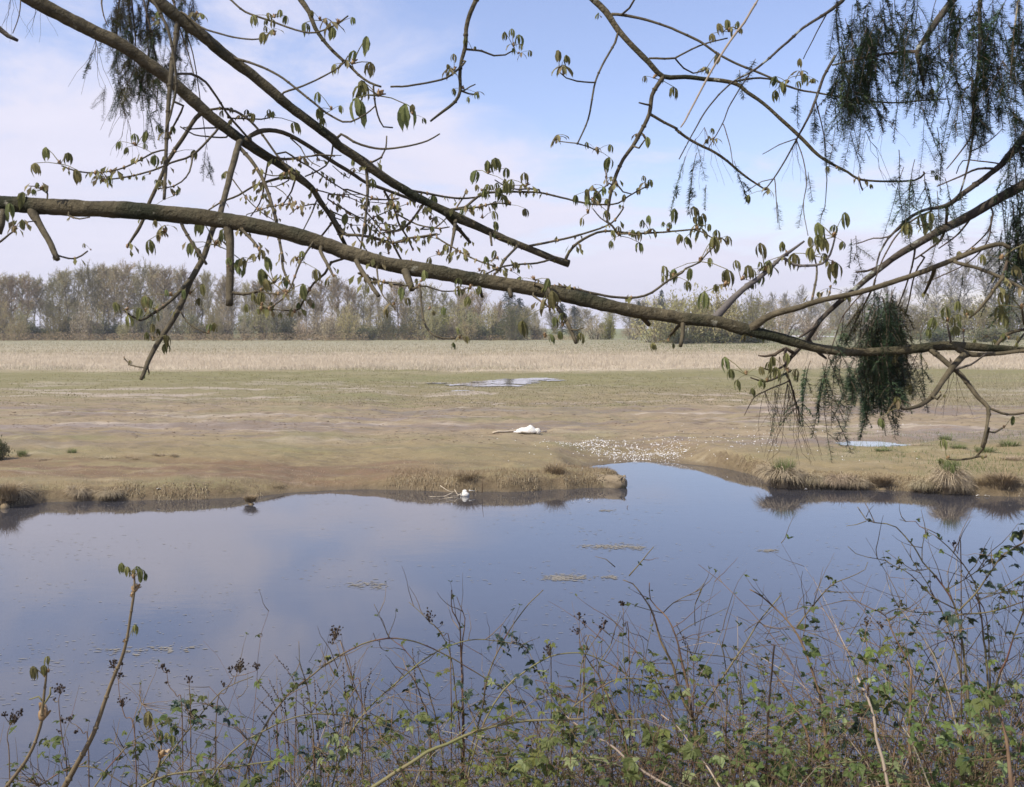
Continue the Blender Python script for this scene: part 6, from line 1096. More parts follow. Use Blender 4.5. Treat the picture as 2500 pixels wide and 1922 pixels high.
def btwig(b, a, d, l, r=0.0022, g=0.05):
    pts = [a]
    for i in range(5): d = (d+rv(0.14)+Vector((0, 0, g))).normalized(); pts.append(pts[-1]+d*l/5)
    BTW[b.name].tube(pts, [r*(1-0.7*i/5) for i in range(6)], 4, cap=False); return pts
CL = []
def C_(c, pts, d0, d1, **k):
    o, p3 = cane(c, pts, d0, d1, **k); CL.append((o, p3)); return o, p3
C_('2', [(150, 1030), (300, 860), (450, 740), (600, 620), (750, 530), (900, 455), (1050, 415), (1180, 405), (1330, 430), (1500, 495), (1650, 570), (1800, 660), (1950, 750), (2100, 850), (2185, 950)], 4.0, 4.3, w=(15, 9))
C_('2', [(-60, 1250), (200, 1120), (400, 1050), (550, 1035), (750, 1045), (950, 1090), (1100, 1140), (1300, 1230)], 3.7, 3.9, w=(13, 7))
C_('2', [(1000, 1640), (1250, 1480), (1450, 1350), (1600, 1290), (1800, 1200), (2000, 1140), (2240, 1100), (2500, 1085), (2760, 1075)], 3.4, 3.6, mt='cane_g', w=(32, 15))
C_('2', [(940, 1000), (1100, 850), (1300, 680), (1450, 560), (1650, 460), (1850, 415), (2000, 425), (2150, 445), (2260, 480)], 4.2, 4.4, mt='cane_g', w=(13, 7))
C_('2', [(1740, 1640), (1745, 1200), (1735, 800), (1730, 650), (1715, 300), (1655, 180), (1645, 0)], 4.4, 4.5, w=(30, 7), n=7, mt='brownstem'); C_('2', [(1730, 650), (1740, 400), (1755, 240), (1690, 60)], 4.45, 4.45, w=(15, 5), root=False, mt='brownstem')
C_('2', [(1290, 1640), (1150, 1350), (1000, 1150), (900, 950), (820, 750), (750, 520), (720, 430)], 4.1, 4.2, w=(14, 8), mt='brownstem'); C_('2', [(1480, 1640), (1460, 1080), (1400, 930), (1360, 800), (1280, 680), (1180, 640)], 4.3, 4.3, w=(26, 8), mt='brownstem')
C_('2', [(1820, 1300), (1900, 1000), (1950, 720), (2050, 480), (2185, 260), (2290, 120), (2410, 0)], 4.4, 4.6, w=(16, 7)); C_('2', [(1700, 1000), (1640, 560), (1570, 380), (1450, 250), (1290, 100)], 4.4, 4.5, w=(12, 5)); C_('2', [(1500, 1000), (1400, 700), (1230, 470), (1130, 400), (1040, 200), (1000, 120)], 4.3, 4.4, w=(12, 5)); C_('2', [(500, 1300), (480, 1030), (430, 750), (390, 650), (370, 430)], 3.9, 3.9, w=(13, 5)); C_('2', [(480, 1020), (620, 820), (750, 540)], 3.9, 4.0, w=(9, 5), root=False)
C_('3', [(1590, 1640), (1570, 1320), (1550, 1100), (1480, 960), (1410, 780), (1370, 620), (1270, 420), (1220, 230), (1140, 80), (1040, -50), (960, -80)], 4.2, 4.4, w=(38, 8), n=7, mt='brownstem'); C_('q', [(500, 710), (560, 640), (605, 585)], 4.4, 4.4, w=(6, 3), root=False); C_('q', [(440, 672), (400, 640), (355, 628)], 4.4, 4.4, w=(5, 2), root=False)
C_('3', [(1540, 1060), (1500, 800), (1450, 600), (1400, 380), (1330, 240), (1290, 195), (1190, 80), (1180, -60)], 4.2, 4.35, w=(24, 7), root=False, mt='brownstem'); C_('3', [(1560, 1080), (1680, 900), (1850, 640), (2000, 420), (2120, 230), (2185, 150), (2280, 40)], 4.2, 4.4, w=(18, 9), root=False); C_('3', [(1290, 195), (1180, 170), (1080, 140), (990, 100)], 4.35, 4.4, w=(9, 5), root=False); C_('3', [(1290, 195), (1380, 110), (1450, 70), (1560, 20), (1640, -60)], 4.35, 4.4, w=(9, 5), root=False); C_('3', [(1400, 380), (1520, 300), (1680, 220), (1830, 150)], 4.3, 4.4, w=(8, 4), root=False); C_('3', [(1560, 300), (1560, 120), (1600, 40), (1630, -40)], 4.35, 4.4, w=(8, 4), root=False)
C_('3', [(60, 740), (200, 640), (350, 560), (500, 528), (650, 535), (800, 590), (950, 680), (1050, 770), (1150, 900)], 4.1, 4.2, mt='cane_g', w=(13, 7)); C_('3', [(560, 960), (750, 830), (900, 750), (1050, 740), (1200, 780), (1290, 880), (1400, 1020), (1480, 1150)], 3.9, 4.0, w=(13, 7)); C_('3', [(480, 1050), (650, 1180), (850, 1290), (1000, 1420), (1150, 1530), (1350, 1640)][::-1], 3.5, 3.6, mt='deadstem', w=(24, 12), name='dead_cane'); C_('3', [(1760, 1640), (1680, 1500), (1550, 1330), (1420, 1150), (1280, 1040)], 3.6, 3.8, mt='deadstem', w=(16, 8), name='dead_cane')
C_('3', [(520, 1050), (600, 830), (615, 620), (700, 450), (770, 340)], 4.1, 4.2, w=(13, 5)); C_('3', [(800, 900), (760, 640), (860, 450), (900, 300), (940, 180)], 4.2, 4.3, w=(11, 4)); C_('3', [(1000, 1400), (950, 1150), (870, 980), (780, 760), (680, 610), (610, 480), (590, 330)], 4.1, 4.2, w=(22, 5), mt='brownstem'); C_('3', [(1010, 900), (960, 530), (960, 330), (965, 150)], 4.2, 4.3, w=(9, 3)); C_('3', [(1320, 900), (1180, 620), (1020, 480), (900, 420), (800, 330)], 4.2, 4.3, w=(11, 4)); C_('3', [(1830, 1640), (1815, 1200), (1830, 800), (1800, 560), (1760, 420)], 4.3, 4.3, w=(16, 6)); C_('3', [(1940, 1500), (1960, 1200), (1950, 860), (1880, 640), (1780, 430)], 4.3, 4.4, w=(14, 5)); C_('3', [(1420, 480), (1560, 530), (1800, 560), (2000, 620), (2185, 700)], 4.3, 4.3, w=(10, 6), root=False)
C_('4', [(560, 1640), (540, 1350), (500, 950), (450, 780), (380, 560), (330, 440), (250, 310), (130, 170), (0, 60), (-100, 0)], 4.0, 4.3, w=(34, 10), n=7, mt='brownstem'); C_('5', [(290, 1130), (430, 950), (570, 790), (720, 720), (860, 650), (882, 590)], 4.2, 4.3, w=(14, 5), root=False); C_('4', [(1050, 1640), (1000, 1400), (960, 1250), (930, 1050), (880, 900), (830, 800), (795, 730)], 3.4, 3.5, mt='deadstem', w=(30, 18), n=7, name='dead_cane'); C_('4', [(1400, 1640), (1250, 1260), (1150, 1120), (1140, 1000)], 3.6, 3.7, mt='deadstem', w=(14, 8), name='dead_cane')
C_('4', [(1250, 1640), (1230, 1180), (1240, 900), (1240, 650), (1200, 560), (1100, 380), (1030, 220), (900, 150), (720, 60)], 3.9, 4.1, w=(30, 6), mt='brownstem'); C_('4', [(2080, 1640), (2040, 1280), (2000, 1100), (1970, 980)], 3.3, 3.4, w=(40, 16), n=8, mt='brownstem', name='dead_cane'); C_('4', [(400, 1640), (390, 1250), (330, 1100), (250, 900), (150, 760), (60, 640)], 4.1, 4.2, w=(32, 8), n=7, mt='brownstem'); C_('4', [(70, 800), (90, 600), (105, 465)], 3.9, 3.9, w=(14, 16), mt='seed', name='dead_cane')
C_('5', [(1700, 1500), (1660, 1200), (1620, 990), (1540, 830), (1440, 700), (1340, 590), (1270, 460), (1190, 370), (1120, 300), (1040, 270), (940, 262), (870, 240), (830, 180), (800, 130)], 4.0, 4.2, w=(20, 7)); C_('5', [(870, 245), (790, 275), (705, 288)], 4.2, 4.2, w=(8, 5), root=False); C_('5', [(868, 212), (890, 160), (930, 115)], 4.2, 4.2, w=(6, 3), root=False)
C_('5', [(1860, 1300), (1800, 860), (1750, 720), (1680, 610), (1560, 470), (1480, 400), (1460, 355), (1390, 315), (1320, 290), (1280, 250), (1200, 252), (1150, 235)], 4.0, 4.2, w=(16, 5)); C_('5', [(1340, 590), (1340, 470), (1365, 350), (1388, 315)], 4.1, 4.2, w=(8, 5), root=False); C_('5', [(1610, 980), (1430, 880), (1250, 700), (1100, 620), (1040, 580), (880, 550), (780, 520), (715, 460)], 4.05, 4.2, w=(12, 5), root=False); C_('5', [(1640, 1000), (1780, 850), (1900, 680), (2000, 540), (2185, 430), (2300, 380)], 3.8, 3.7, w=(15, 9), root=False); C_('5', [(1560, 1100), (1640, 1030), (1870, 1010), (2060, 960), (2185, 920), (2300, 900)], 3.9, 3.9, w=(15, 9), root=False); C_('5', [(1780, 850), (1950, 850), (2185, 820)], 3.9, 3.9, w=(8, 5), root=False); C_('5', [(1540, 830), (1600, 690), (1650, 620)], 4.05, 4.1, w=(8, 4), root=False); C_('5', [(1540, 825), (1740, 700), (1900, 590)], 4.05, 4.0, w=(9, 5), root=False); C_('5', [(1500, 1000), (1370, 750), (1250, 570), (1160, 420)], 4.1, 4.2, w=(10, 4)); C_('5', [(1020, 1030), (1130, 980), (1290, 1010), (1500, 1000)], 4.1, 4.05, w=(9, 7), root=False); C_('5', [(2185, 1000), (2100, 1200), (2040, 1400), (1990, 1500)][::-1], 3.9, 3.8, w=(18, 9)); C_('5', [(1900, 1500), (1870, 1050), (1780, 860)], 4.0, 4.0, w=(14, 7)); C_('5', [(1360, 1240), (1200, 1040), (1140, 960), (1060, 800), (1035, 680)], 4.1, 4.2, mt='deadstem', w=(11, 5), name='dead_cane')
C_('2', [(2100, 1640), (1900, 1250), (1800, 1000), (1720, 760)], 4.0, 4.2, w=(14, 6)); C_('1', [(1200, 1440), (1400, 1180), (1600, 930), (1850, 640), (2110, 515)], 4.0, 4.1, w=(15, 7)); C_('1', [(1250, 1400), (1400, 1340), (1700, 1300), (2000, 1265), (2300, 1220)], 3.6, 3.7, mt='cane_g', w=(18, 10)); C_('1', [(330, 1430), (480, 1330), (640, 1270), (800, 1280), (1000, 1390), (1080, 1440)], 3.8, 3.8, w=(12, 8)); C_('1', [(880, 1300), (990, 1180), (1100, 1060), (1240, 980)], 3.8, 3.9, w=(13, 8)); C_('1', [(900, 1440), (1050, 1060), (1180, 750), (1060, 570)], 4.1, 4.2, w=(8, 3))
# side twigs and leaves of the traced canes
random.seed(141)
def env(px): return float(np.interp(px, [-200, 0, 300, 500, 700, 900, 1200, 1500, 1800, 2100, 2300, 2500, 2800], [1820, 1800, 1760, 1660, 1610, 1570, 1570, 1520, 1540, 1450, 1370, 1320, 1300]))
def proj(p): return 1250+F*p.x/p.y, HY+F*(CZ-p.z)/p.y
for o, p3 in CL:
    dead = o.name.startswith('dead'); b = o.parent
    for i in range(2, len(p3)-1):
        px, py = proj(p3[i]); k = (p3[i+1]-p3[i-1]).normalized()
        if random.random() < (0.26 if not dead else 0.04):
            d = (k*0.5+rv(0.55)+Vector((0, 0, 0.25))).normalized(); q = btwig(b, p3[i], d, random.uniform(0.06, 0.26))
            if random.random() < 0.5 and not dead: bleaf(q[-1], random.uniform(0.016, 0.034), ('bl1',), o, True)
        if not dead and random.random() < (0.14 if py < env(px)+60 else 0.34):
            right = px > 1700
            bleaf(p3[i], random.uniform(0.03, 0.055), ('bl1', 'bl2', 'bl2') if not right else ('bl2', 'bl2', 'bl1', 'bl2'), o, random.random() < 0.45)
# named dark old leaves
for c, x, y, n, s, mts in [('5', 2130, 290, 2, 0.085, ('bl3',)), ('5', 2090, 430, 4, 0.07, ('bl3', 'bl2')), ('5', 1990, 480, 4, 0.07, ('bl3', 'bl2')), ('5', 1780, 510, 3, 0.07, ('bl3',)), ('5', 1910, 560, 3, 0.085, ('bl2',)), ('5', 2060, 560, 2, 0.07, ('bl3',)), ('5', 1880, 720, 4, 0.075, ('bl3', 'bl2')), ('5', 1960, 790, 2, 0.06, ('bl3',)), ('5', 1640, 1040, 3, 0.085, ('bl2', 'bl3')), ('5', 1560, 1120, 3, 0.075, ('bl3',)), ('5', 1610, 1210, 3, 0.08, ('bl3',)), ('5', 1450, 1150, 2, 0.07, ('bl3',)), ('5', 430, 1230, 3, 0.08, ('bl2',)), ('5', 470, 1140, 3, 0.07, ('bl2',)), ('5', 550, 730, 2, 0.06, ('bl2',)), ('5', 560, 850, 2, 0.06, ('bl2',)), ('5', 410, 940, 3, 0.06, ('bl2',)), ('5', 1040, 620, 3, 0.06, ('bl1', 'bl2')), ('5', 1150, 575, 3, 0.06, ('bl1',)), ('5', 1250, 640, 3, 0.05, ('bl2',)), ('5', 1150, 930, 4, 0.055, ('bl1', 'bl2')), ('5', 1000, 990, 3, 0.05, ('bl1',)),
    ('4', 680, 1120, 4, 0.09, ('bl3',)), ('4', 560, 1100, 3, 0.07, ('bl3',)), ('4', 720, 1010, 4, 0.08, ('bl3', 'bl2')), ('4', 830, 1030, 3, 0.07, ('bl3',)), ('4', 780, 880, 4, 0.10, ('bl2',)), ('4', 1060, 890, 5, 0.10, ('bl2',)), ('4', 850, 620, 4, 0.08, ('bl2', 'bl1')), ('4', 1850, 900, 3, 0.11, ('bl4', 'bl2')), ('4', 2070, 870, 2, 0.11, ('bl4', 'bl2')), ('4', 1830, 1080, 3, 0.09, ('bl4',)), ('4', 1790, 1210, 3, 0.08, ('bl4',)), ('4', 1900, 560, 3, 0.09, ('bl4',)), ('4', 1740, 1400, 3, 0.11, ('bl2', 'bl1')), ('4', 1830, 1370, 2, 0.09, ('bl3',)), ('4', 1100, 1490, 3, 0.10, ('bl4',)), ('4', 560, 1440, 5, 0.09, ('bl4', 'bl1')), ('4', 700, 1400, 3, 0.08, ('bl4',)), ('4', 850, 1560, 3, 0.08, ('bl4', 'bl2')), ('4', 130, 1380, 4, 0.10, ('bl2',)), ('4', 250, 1500, 5, 0.10, ('bl2', 'bl3')), ('4', 40, 1540, 3, 0.10, ('bl3',)), ('4', 1010, 470, 4, 0.08, ('bl1', 'bl2')), ('4', 1140, 480, 3, 0.07, ('bl1',)),
    ('3', 1230, 1450, 6, 0.10, ('bl2',)), ('3', 1350, 1440, 3, 0.08, ('bl2',)), ('3', 800, 1510, 3, 0.09, ('bl2', 'bl1')), ('3', 450, 1600, 2, 0.08, ('bl1', 'bl4')), ('3', 300, 1500, 4, 0.08, ('bl1',)), ('3', 250, 1420, 4, 0.09, ('bl4', 'bl1')), ('3', 100, 1470, 4, 0.09, ('bl2',)), ('3', 60, 1380, 3, 0.08, ('bl2',)), ('3', 450, 1000, 6, 0.07, ('bl1', 'bl2')), ('3', 750, 970, 6, 0.08, ('bl2', 'bl1')), ('3', 600, 960, 3, 0.07, ('bl2',)), ('3', 180, 680, 5, 0.08, ('bl3',)), ('3', 130, 500, 5, 0.075, ('bl3',)), ('3', 40, 400, 3, 0.06, ('bl3',)), ('3', 380, 860, 4, 0.07, ('bl1',)), ('3', 1020, 550, 4, 0.06, ('bl1',)), ('3', 1220, 550, 4, 0.06, ('bl1', 'bl2')), ('3', 1380, 830, 3, 0.06, ('bl2',)), ('3', 1200, 700, 4, 0.06, ('bl2',)), ('3', 350, 470, 3, 0.05, ('bl1',)), ('3', 2080, 1060, 2, 0.06, ('bl1',)), ('3', 2130, 1550, 3, 0.12, ('bl3', 'bl2')), ('3', 2100, 1460, 3, 0.09, ('bl1',)), ('3', 740, 1120, 3, 0.08, ('bl3', 'bl2')), ('3', 520, 1220, 3, 0.08, ('bl2',)),
    ('2', 700, 1240, 8, 0.085, ('bl4', 'bl4', 'bl1')), ('2', 780, 1290, 6, 0.08, ('bl4',)), ('2', 620, 1350, 5, 0.08, ('bl3', 'bl4')), ('2', 830, 1130, 4, 0.07, ('bl3', 'bl2')), ('2', 480, 1380, 5, 0.08, ('bl3',)), ('2', 520, 1560, 5, 0.09, ('bl3', 'bl2')), ('2', 700, 1500, 5, 0.08, ('bl1', 'bl2')), ('2', 780, 840, 4, 0.07, ('bl2', 'bl1')), ('2', 690, 970, 4, 0.065, ('bl2',)), ('2', 400, 940, 3, 0.055, ('bl2',)), ('2', 260, 1380, 3, 0.07, ('bl1',)), ('2', 180, 1480, 3, 0.07, ('bl1',)), ('2', 60, 1590, 4, 0.08, ('bl1', 'bl2')), ('2', 560, 590, 3, 0.055, ('bl3', 'bl2')), ('2', 400, 740, 3, 0.06, ('bl2', 'bl3')), ('2', 1970, 430, 3, 0.055, ('bl2', 'bl3')), ('2', 2150, 400, 4, 0.07, ('bl3',)), ('2', 2090, 480, 2, 0.06, ('bl3',)), ('2', 1800, 850, 4, 0.07, ('bl3',)), ('2', 1940, 790, 2, 0.055, ('bl3',)), ('2', 1280, 780, 3, 0.06, ('bl2', 'bl3')), ('2', 1550, 690, 4, 0.06, ('bl2', 'bl1')), ('2', 1500, 1370, 3, 0.09, ('bl2',)), ('2', 1700, 1000, 5, 0.07, ('bl1', 'bl2')), ('2', 1900, 1000, 5, 0.07, ('bl1', 'bl2')), ('2', 2080, 1020, 5, 0.07, ('bl1', 'bl2')), ('2', 2000, 1400, 6, 0.10, ('bl4', 'bl2')), ('2', 2100, 1500, 5, 0.10, ('bl1', 'bl2')), ('2', 1650, 1560, 6, 0.08, ('bl1',)), ('2', 1170, 1130, 4, 0.07, ('bl2', 'bl1')), ('2', 1050, 1210, 3, 0.06, ('bl1',)),
    ('1', 1400, 790, 4, 0.075, ('bl3', 'bl2')), ('1', 1500, 750, 4, 0.06, ('bl3',)), ('1', 1640, 700, 5, 0.055, ('bl1', 'bl2')), ('1', 1620, 850, 5, 0.08, ('bl3', 'bl2')), ('1', 1450, 900, 5, 0.075, ('bl3', 'bl2')), ('1', 1850, 830, 5, 0.075, ('bl3',)), ('1', 1730, 950, 4, 0.06, ('bl2', 'bl1')), ('1', 1990, 880, 4, 0.06, ('bl1', 'bl3')), ('1', 1340, 890, 3, 0.055, ('bl2',)), ('1', 1110, 1090, 4, 0.055, ('bl2',)), ('1', 1130, 1330, 4, 0.07, ('bl1',)), ('1', 1180, 1400, 3, 0.06, ('bl1',)), ('1', 1470, 1060, 3, 0.05, ('bl1',)), ('1', 60, 1280, 4, 0.055, ('bl2',)), ('1', 150, 1300, 4, 0.055, ('bl2', 'bl3')), ('1', 230, 1380, 4, 0.055, ('bl2',)), ('1', 130, 1410, 3, 0.055, ('bl2',)), ('1', 220, 1160, 2, 0.045, ('bl1',)), ('1', 1700, 1400, 5, 0.07, ('bl1', 'bl2')), ('1', 1850, 1390, 6, 0.07, ('bl1', 'bl2')), ('1', 2100, 1390, 5, 0.08, ('bl2', 'bl3')), ('1', 710, 1170, 2, 0.05, ('bl1',)), ('1', 530, 1180, 2, 0.055, ('bl1',))]:
    px, py = cpx(c, x, y); nr, own = TB.near(px, py); 
    for _ in range(n):
        d = nr[2]+random.gauss(0, 0.06); q = at(px+random.gauss(0, 11), py+random.gauss(0, 9), d); bleaf(q, s*random.uniform(0.7, 1.1), mts, own)
        b = own.parent; a = at(nr[0], nr[1], nr[2])
        if (q-a).length < 0.35: btwig(b, a, (q-a).normalized(), (q-a).length, 0.0016, 0.0)
# thicket infill: canes, dead stems, fine twigs, leaves
random.seed(151)
INF = {b.name: MB() for b in BUSH}; infp = []
for k in range(1700):
    px = random.choice([random.uniform(-150, 2700), random.uniform(500, 2700), random.uniform(700, 2700), random.uniform(1500, 2750)]); Y = random.uniform(3.7, 5.2); x = (px-1250)/F*Y; z0 = bank_z(x, Y); a = Vector((x, Y, z0-0.05)); b = bush_at(x)
    lean = Vector((random.gauss(0, 0.65), random.gauss(0, 0.2), 1)).normalized(); ztop = CZ-(env(px)+random.choice((random.uniform(10, 260), random.uniform(80, 330)))-HY)/F*Y; ln = max(0.3, (ztop-z0)*random.uniform(0.9, 1.35)); pts = [a]; d = lean; n = 12; bend = random.uniform(0.03, 0.26)
    for i in range(n): d = (d+rv(0.09)+Vector((lean.x*0.08, 0, -bend*i/n*1.6))).normalized(); pts.append(pts[-1]+d*ln/n)
    r = random.uniform(0.0012, 0.0038); INF[b.name].tube(pts, [r*(1-0.65*i/n) for i in range(n+1)], 5, random.choice((0, 0, 1, 1, 2)), cap=False)
    for i in range(4, n+1):
        if random.random() < 0.42:
            q = btwig(b, pts[i], (d*0.3+rv(0.8)+Vector((0, 0, .2))).normalized(), random.uniform(0.08, 0.3), 0.0018)
            if random.random() < 0.3: infp.append((q[-1], b))
        if random.random() < 0.12: infp.append((pts[i]+rv(0.02), b))
for p, b in infp:
    px, py = proj(p); e = env(px)
    if py < e+20 and random.random() < 0.7: continue
    dens = (0.85 if px > 1350 else 0.55)
    if random.random() < dens: bleaf(p, random.uniform(0.03, 0.075), ('bl1', 'bl2', 'bl2') if px < 1700 else ('bl2', 'bl2', 'bl2', 'bl1', 'bl3'), b, random.random() < 0.35)
for _ in range(700):
    px = random.uniform(900, 2650) if random.random() < 0.8 else random.uniform(0, 1200); e = env(px); py = random.uniform(e+90, 2000); 
    if px < 1200: py = random.uniform(1740, 2000)
    Y = random.uniform(3.6, 4.6); p = at(px, py, Y)
    if p.z < bank_z(p.x, p.y)+0.03: continue
    b = bush_at(p.x); bleaf(p, random.uniform(0.04, 0.085), ('bl1', 'bl2', 'bl2', 'bl2') if random.random() < 0.85 else ('bl3', 'bl4'), b); btwig(b, p+Vector((random.gauss(0, .03), random.gauss(0, .03), -0.12)), Vector((0, 0, 1)), 0.12, 0.0014, 0)
for _ in range(1300):     # fine dry litter stems low down on the right
    px = random.choice((random.uniform(500, 2700), random.uniform(1300, 2700))); Y = random.uniform(3.8, 5.0); x = (px-1250)/F*Y; a = Vector((x, Y, bank_z(x, Y))); b = bush_at(x); d = Vector((random.gauss(0, .5), random.gauss(0, .3), 1)).normalized(); INF[b.name].tube([a, a+d*0.3+rv(0.03), a+d*random.uniform(0.5, 0.85)+rv(0.05)], [0.0018, 0.0014, 0.0006], 4, 2 if random.random() < .6 else 1, cap=False)
for _ in range(520):
    px = random.uniform(1250, 2650); py = random.uniform(max(1660, env(px)+230), 1990); Y = random.uniform(3.4, 4.3); p = at(px, py, Y)
    if p.z < bank_z(p.x, p.y)+0.03: continue
    b = bush_at(p.x); bleaf(p, random.uniform(0.05, 0.10), random.choice((('bl2',), ('bl2', 'bl1'), ('bl1', 'bl4', 'bl2'))), b); btwig(b, p+Vector((random.gauss(0, .03), random.gauss(0, .03), -0.12)), Vector((0, 0, 1)), 0.12, 0.0014, 0)
for b in BUSH:
    for mbx, nm, ms in ((INF[b.name], 'tangled_stems', [M['cane'], M['brownstem'], M['deadstem']]), (BTW[b.name], 'fine_twigs', [M['brownstem']]), (RESTL[b.name], 'small_leaves', [M['bl1'], M['bl2'], M['bl3'], M['bl4']])):
        if mbx.f: o = mbx.build(nm, ms, b); o['kind'] = 'stuff'
# chestnut saplings
M['sapling'] = mat('sapling_bark', (0.12, 0.09, 0.052), (0.19, 0.145, 0.085), 20, 0.7)
def sapling(label, segs, d, buds, lim=None):
    c0, p0 = segs[0][0], segs[0][1][0]; px, py = cpx(c0, p0[0], p0[1]); q = at(px, py, d); r = Vector((q.x-0.12, q.y, bank_z(q.x-0.12, q.y)-0.03)); s = empty('chestnut_sapling', r, label, 'sapling'); t = Tree2(s)
    st = t.wood([segs[0]], 'stem', M['sapling'], d, d, ext=[(*r, 0.012)], n=7)
    for sg in segs[1:]: t.wood([sg], 'side_shoot', M['cane_g'], None, d, limb=st, n=6)
    for c, x, y, n, sz, dirs in buds: cluster(c, x, y, n, sz, tree=t, bronze=0.0, free=(d, st), dirs=dirs)
random.seed(161)
sapling('tall chestnut sapling shoot leaning over the water at the lower left', [('Q', [(270, 1620, 26), (330, 1510, 22), (400, 1380, 19), (470, 1180, 16), (520, 1060, 14), (545, 960, 12), (560, 860, 11), (572, 790, 11), (574, 740, 9), (572, 690, 7)])], 3.7, [('Q', 573, 775, 0, 75, []), ('Q', 572, 710, 4, 30, [1, 2, 3, 4]), ('Q', 572, 720, 2, 34, [1, 3]), ('Q', 540, 995, 1, 34, [3]), ('Q', 563, 800, 0, 40, [])])
sapling('curly chestnut shoot with an orange bud at the left edge', [('Q', [(20, 1620, 16), (110, 1500, 14), (150, 1420, 13), (178, 1330, 13), (182, 1270, 13), (195, 1160, 10), (200, 1110, 8)]), ('Q', [(186, 1260, 10), (215, 1215, 9), (215, 1185, 6)]), ('Q', [(185, 1250, 8), (165, 1225, 7), (125, 1238, 5)])], 3.6, [('Q', 178, 1320, 0, 110, []), ('Q', 190, 1140, 2, 34, [1, 2]), ('Q', 208, 1120, 1, 30, [2])])
sapling('short chestnut shoot with drooping leaves among the brambles', [('1', [(1260, 1480, 24), (1320, 1280, 22), (1338, 1200, 20), (1345, 1080, 12)])], 3.7, [('1', 1336, 1190, 0, 80, []), ('1', 1345, 1050, 5, 42, [0, 1, 2, 3, 4])])
# dried umbels
def umbel(label, stem, heads, d, cr):
    P = [at(*cpx(cr, x, y), d) for x, y in stem]; q = P[0]; r = Vector((q.x, q.y, bank_z(q.x, q.y)-0.03)); s = empty('dried_umbel', r, label, 'dried plant', 'dried umbel stalks on the near bank'); mb = MB(); pts = vspline([r]+P, 5); mb.tube(pts, [0.0028*(1-0.6*i/len(pts)) for i in range(len(pts))], 5, lump=0.1); mb.build('stem', M['brownstem'], s)
    for x, y, rad, n in heads:
        c = at(*cpx(cr, x, y), d); a = min(pts, key=lambda p: (p-c).length); L_ = rad/CR[cr][2]/F*d; mb = MB(); base = c+Vector((0, 0, -L_*1.1)); mb.tube([a, (a+base)/2+Vector((0, 0, -.004)), base], [0.0013, 0.0012, 0.0011], 4, 1, cap=False)
        for _ in range(n):
            e = c+Vector((random.gauss(0, .5)*L_, random.gauss(0, .5)*L_, random.gauss(0, .42)*L_)); mb.tube([base, base.lerp(e, 0.6)+Vector((0, 0, .002)), e], [0.0008, 0.0007, 0.0006], 3, 1, cap=False); mb.ball(e, random.uniform(0.0028, 0.0046), 0, (1, 1, 1.1), 6, 3)
        mb.build('seed_head', [M['seed'], M['brownstem']], s)
random.seed(171)
umbel('dried umbel stalk left of the tall chestnut shoot', [(560, 1400), (520, 1050), (490, 750), (500, 660)], [(505, 615, 45, 22), (520, 880, 26, 10), (590, 865, 22, 8), (490, 970, 18, 6), (455, 710, 15, 4)], 3.8, '1'); umbel('dried umbel stalk crossing the tall chestnut shoot', [(1130, 1100), (1040, 850), (1000, 700), (985, 540)], [(1020, 730, 44, 20), (998, 500, 26, 12), (945, 405, 40, 18), (1020, 410, 14, 5)], 3.9, '1'); umbel('small dried umbel right of the tall chestnut shoot', [(1520, 900), (1470, 680), (1410, 600), (1390, 490)], [(1355, 435, 24, 14), (1395, 470, 14, 7), (1385, 570, 12, 5)], 4.0, '1'); umbel('flat dried umbel above the leafy bramble hump', [(1590, 900), (1580, 660), (1575, 570)], [(1580, 530, 36, 12)], 4.0, '1'); umbel('wide dried umbel cluster above the beaded spikes', [(1800, 900), (1880, 650), (1950, 520)], [(2000, 430, 55, 34), (2140, 430, 34, 18), (1920, 450, 34, 10), (1860, 580, 24, 9)], 4.0, '1'); umbel('dried umbel at the far left edge near the curly shoot', [(80, 1350), (60, 1030), (90, 910)], [(120, 850, 60, 26), (40, 830, 22, 9), (180, 810, 24, 10)], 3.7, '1'); umbel('broken dried stalk with small heads below the tall shoot', [(740, 1200), (690, 990), (630, 920)], [(630, 975, 18, 8), (570, 865, 16, 5)], 3.8, '1')
umbel('round dried umbel standing clear above the arching cane', [(900, 950), (820, 740), (750, 520), (722, 420)], [(680, 345, 62, 42), (650, 430, 24, 8)], 4.1, '2'); umbel('dried umbel over the bare twigs in the lower middle', [(1640, 600), (1570, 380), (1500, 290)], [(1460, 215, 52, 26), (1570, 270, 16, 6)], 4.4, '2'); umbel('tall airy dried umbel right of the lower middle', [(630, 700), (600, 480), (595, 340)], [(595, 205, 38, 18), (580, 330, 42, 16), (640, 280, 24, 7)], 4.2, '3'); umbel('dried umbel beside the tall airy one', [(640, 620), (740, 400), (775, 320)], [(800, 265, 40, 14), (770, 320, 34, 8)], 4.2, '3'); umbel('little dried umbel high beside the forked bare shoot', [(1010, 500), (965, 300), (962, 170)], [(952, 110, 24, 14)], 4.3, '3'); umbel('dried umbel behind the arching green cane', [(360, 620), (345, 540)], [(345, 490, 60, 24)], 4.2, '3'); umbel('dark dried umbel hanging among the twigs at the right', [(880, 700), (860, 420), (870, 320)], [(870, 260, 44, 18), (1000, 300, 30, 9)], 4.1, '4'); umbel('tiny dried umbel by the arching bare shoots on the right', [(1660, 640), (1630, 520), (1600, 460)], [(1595, 430, 26, 8)], 4.0, '5')
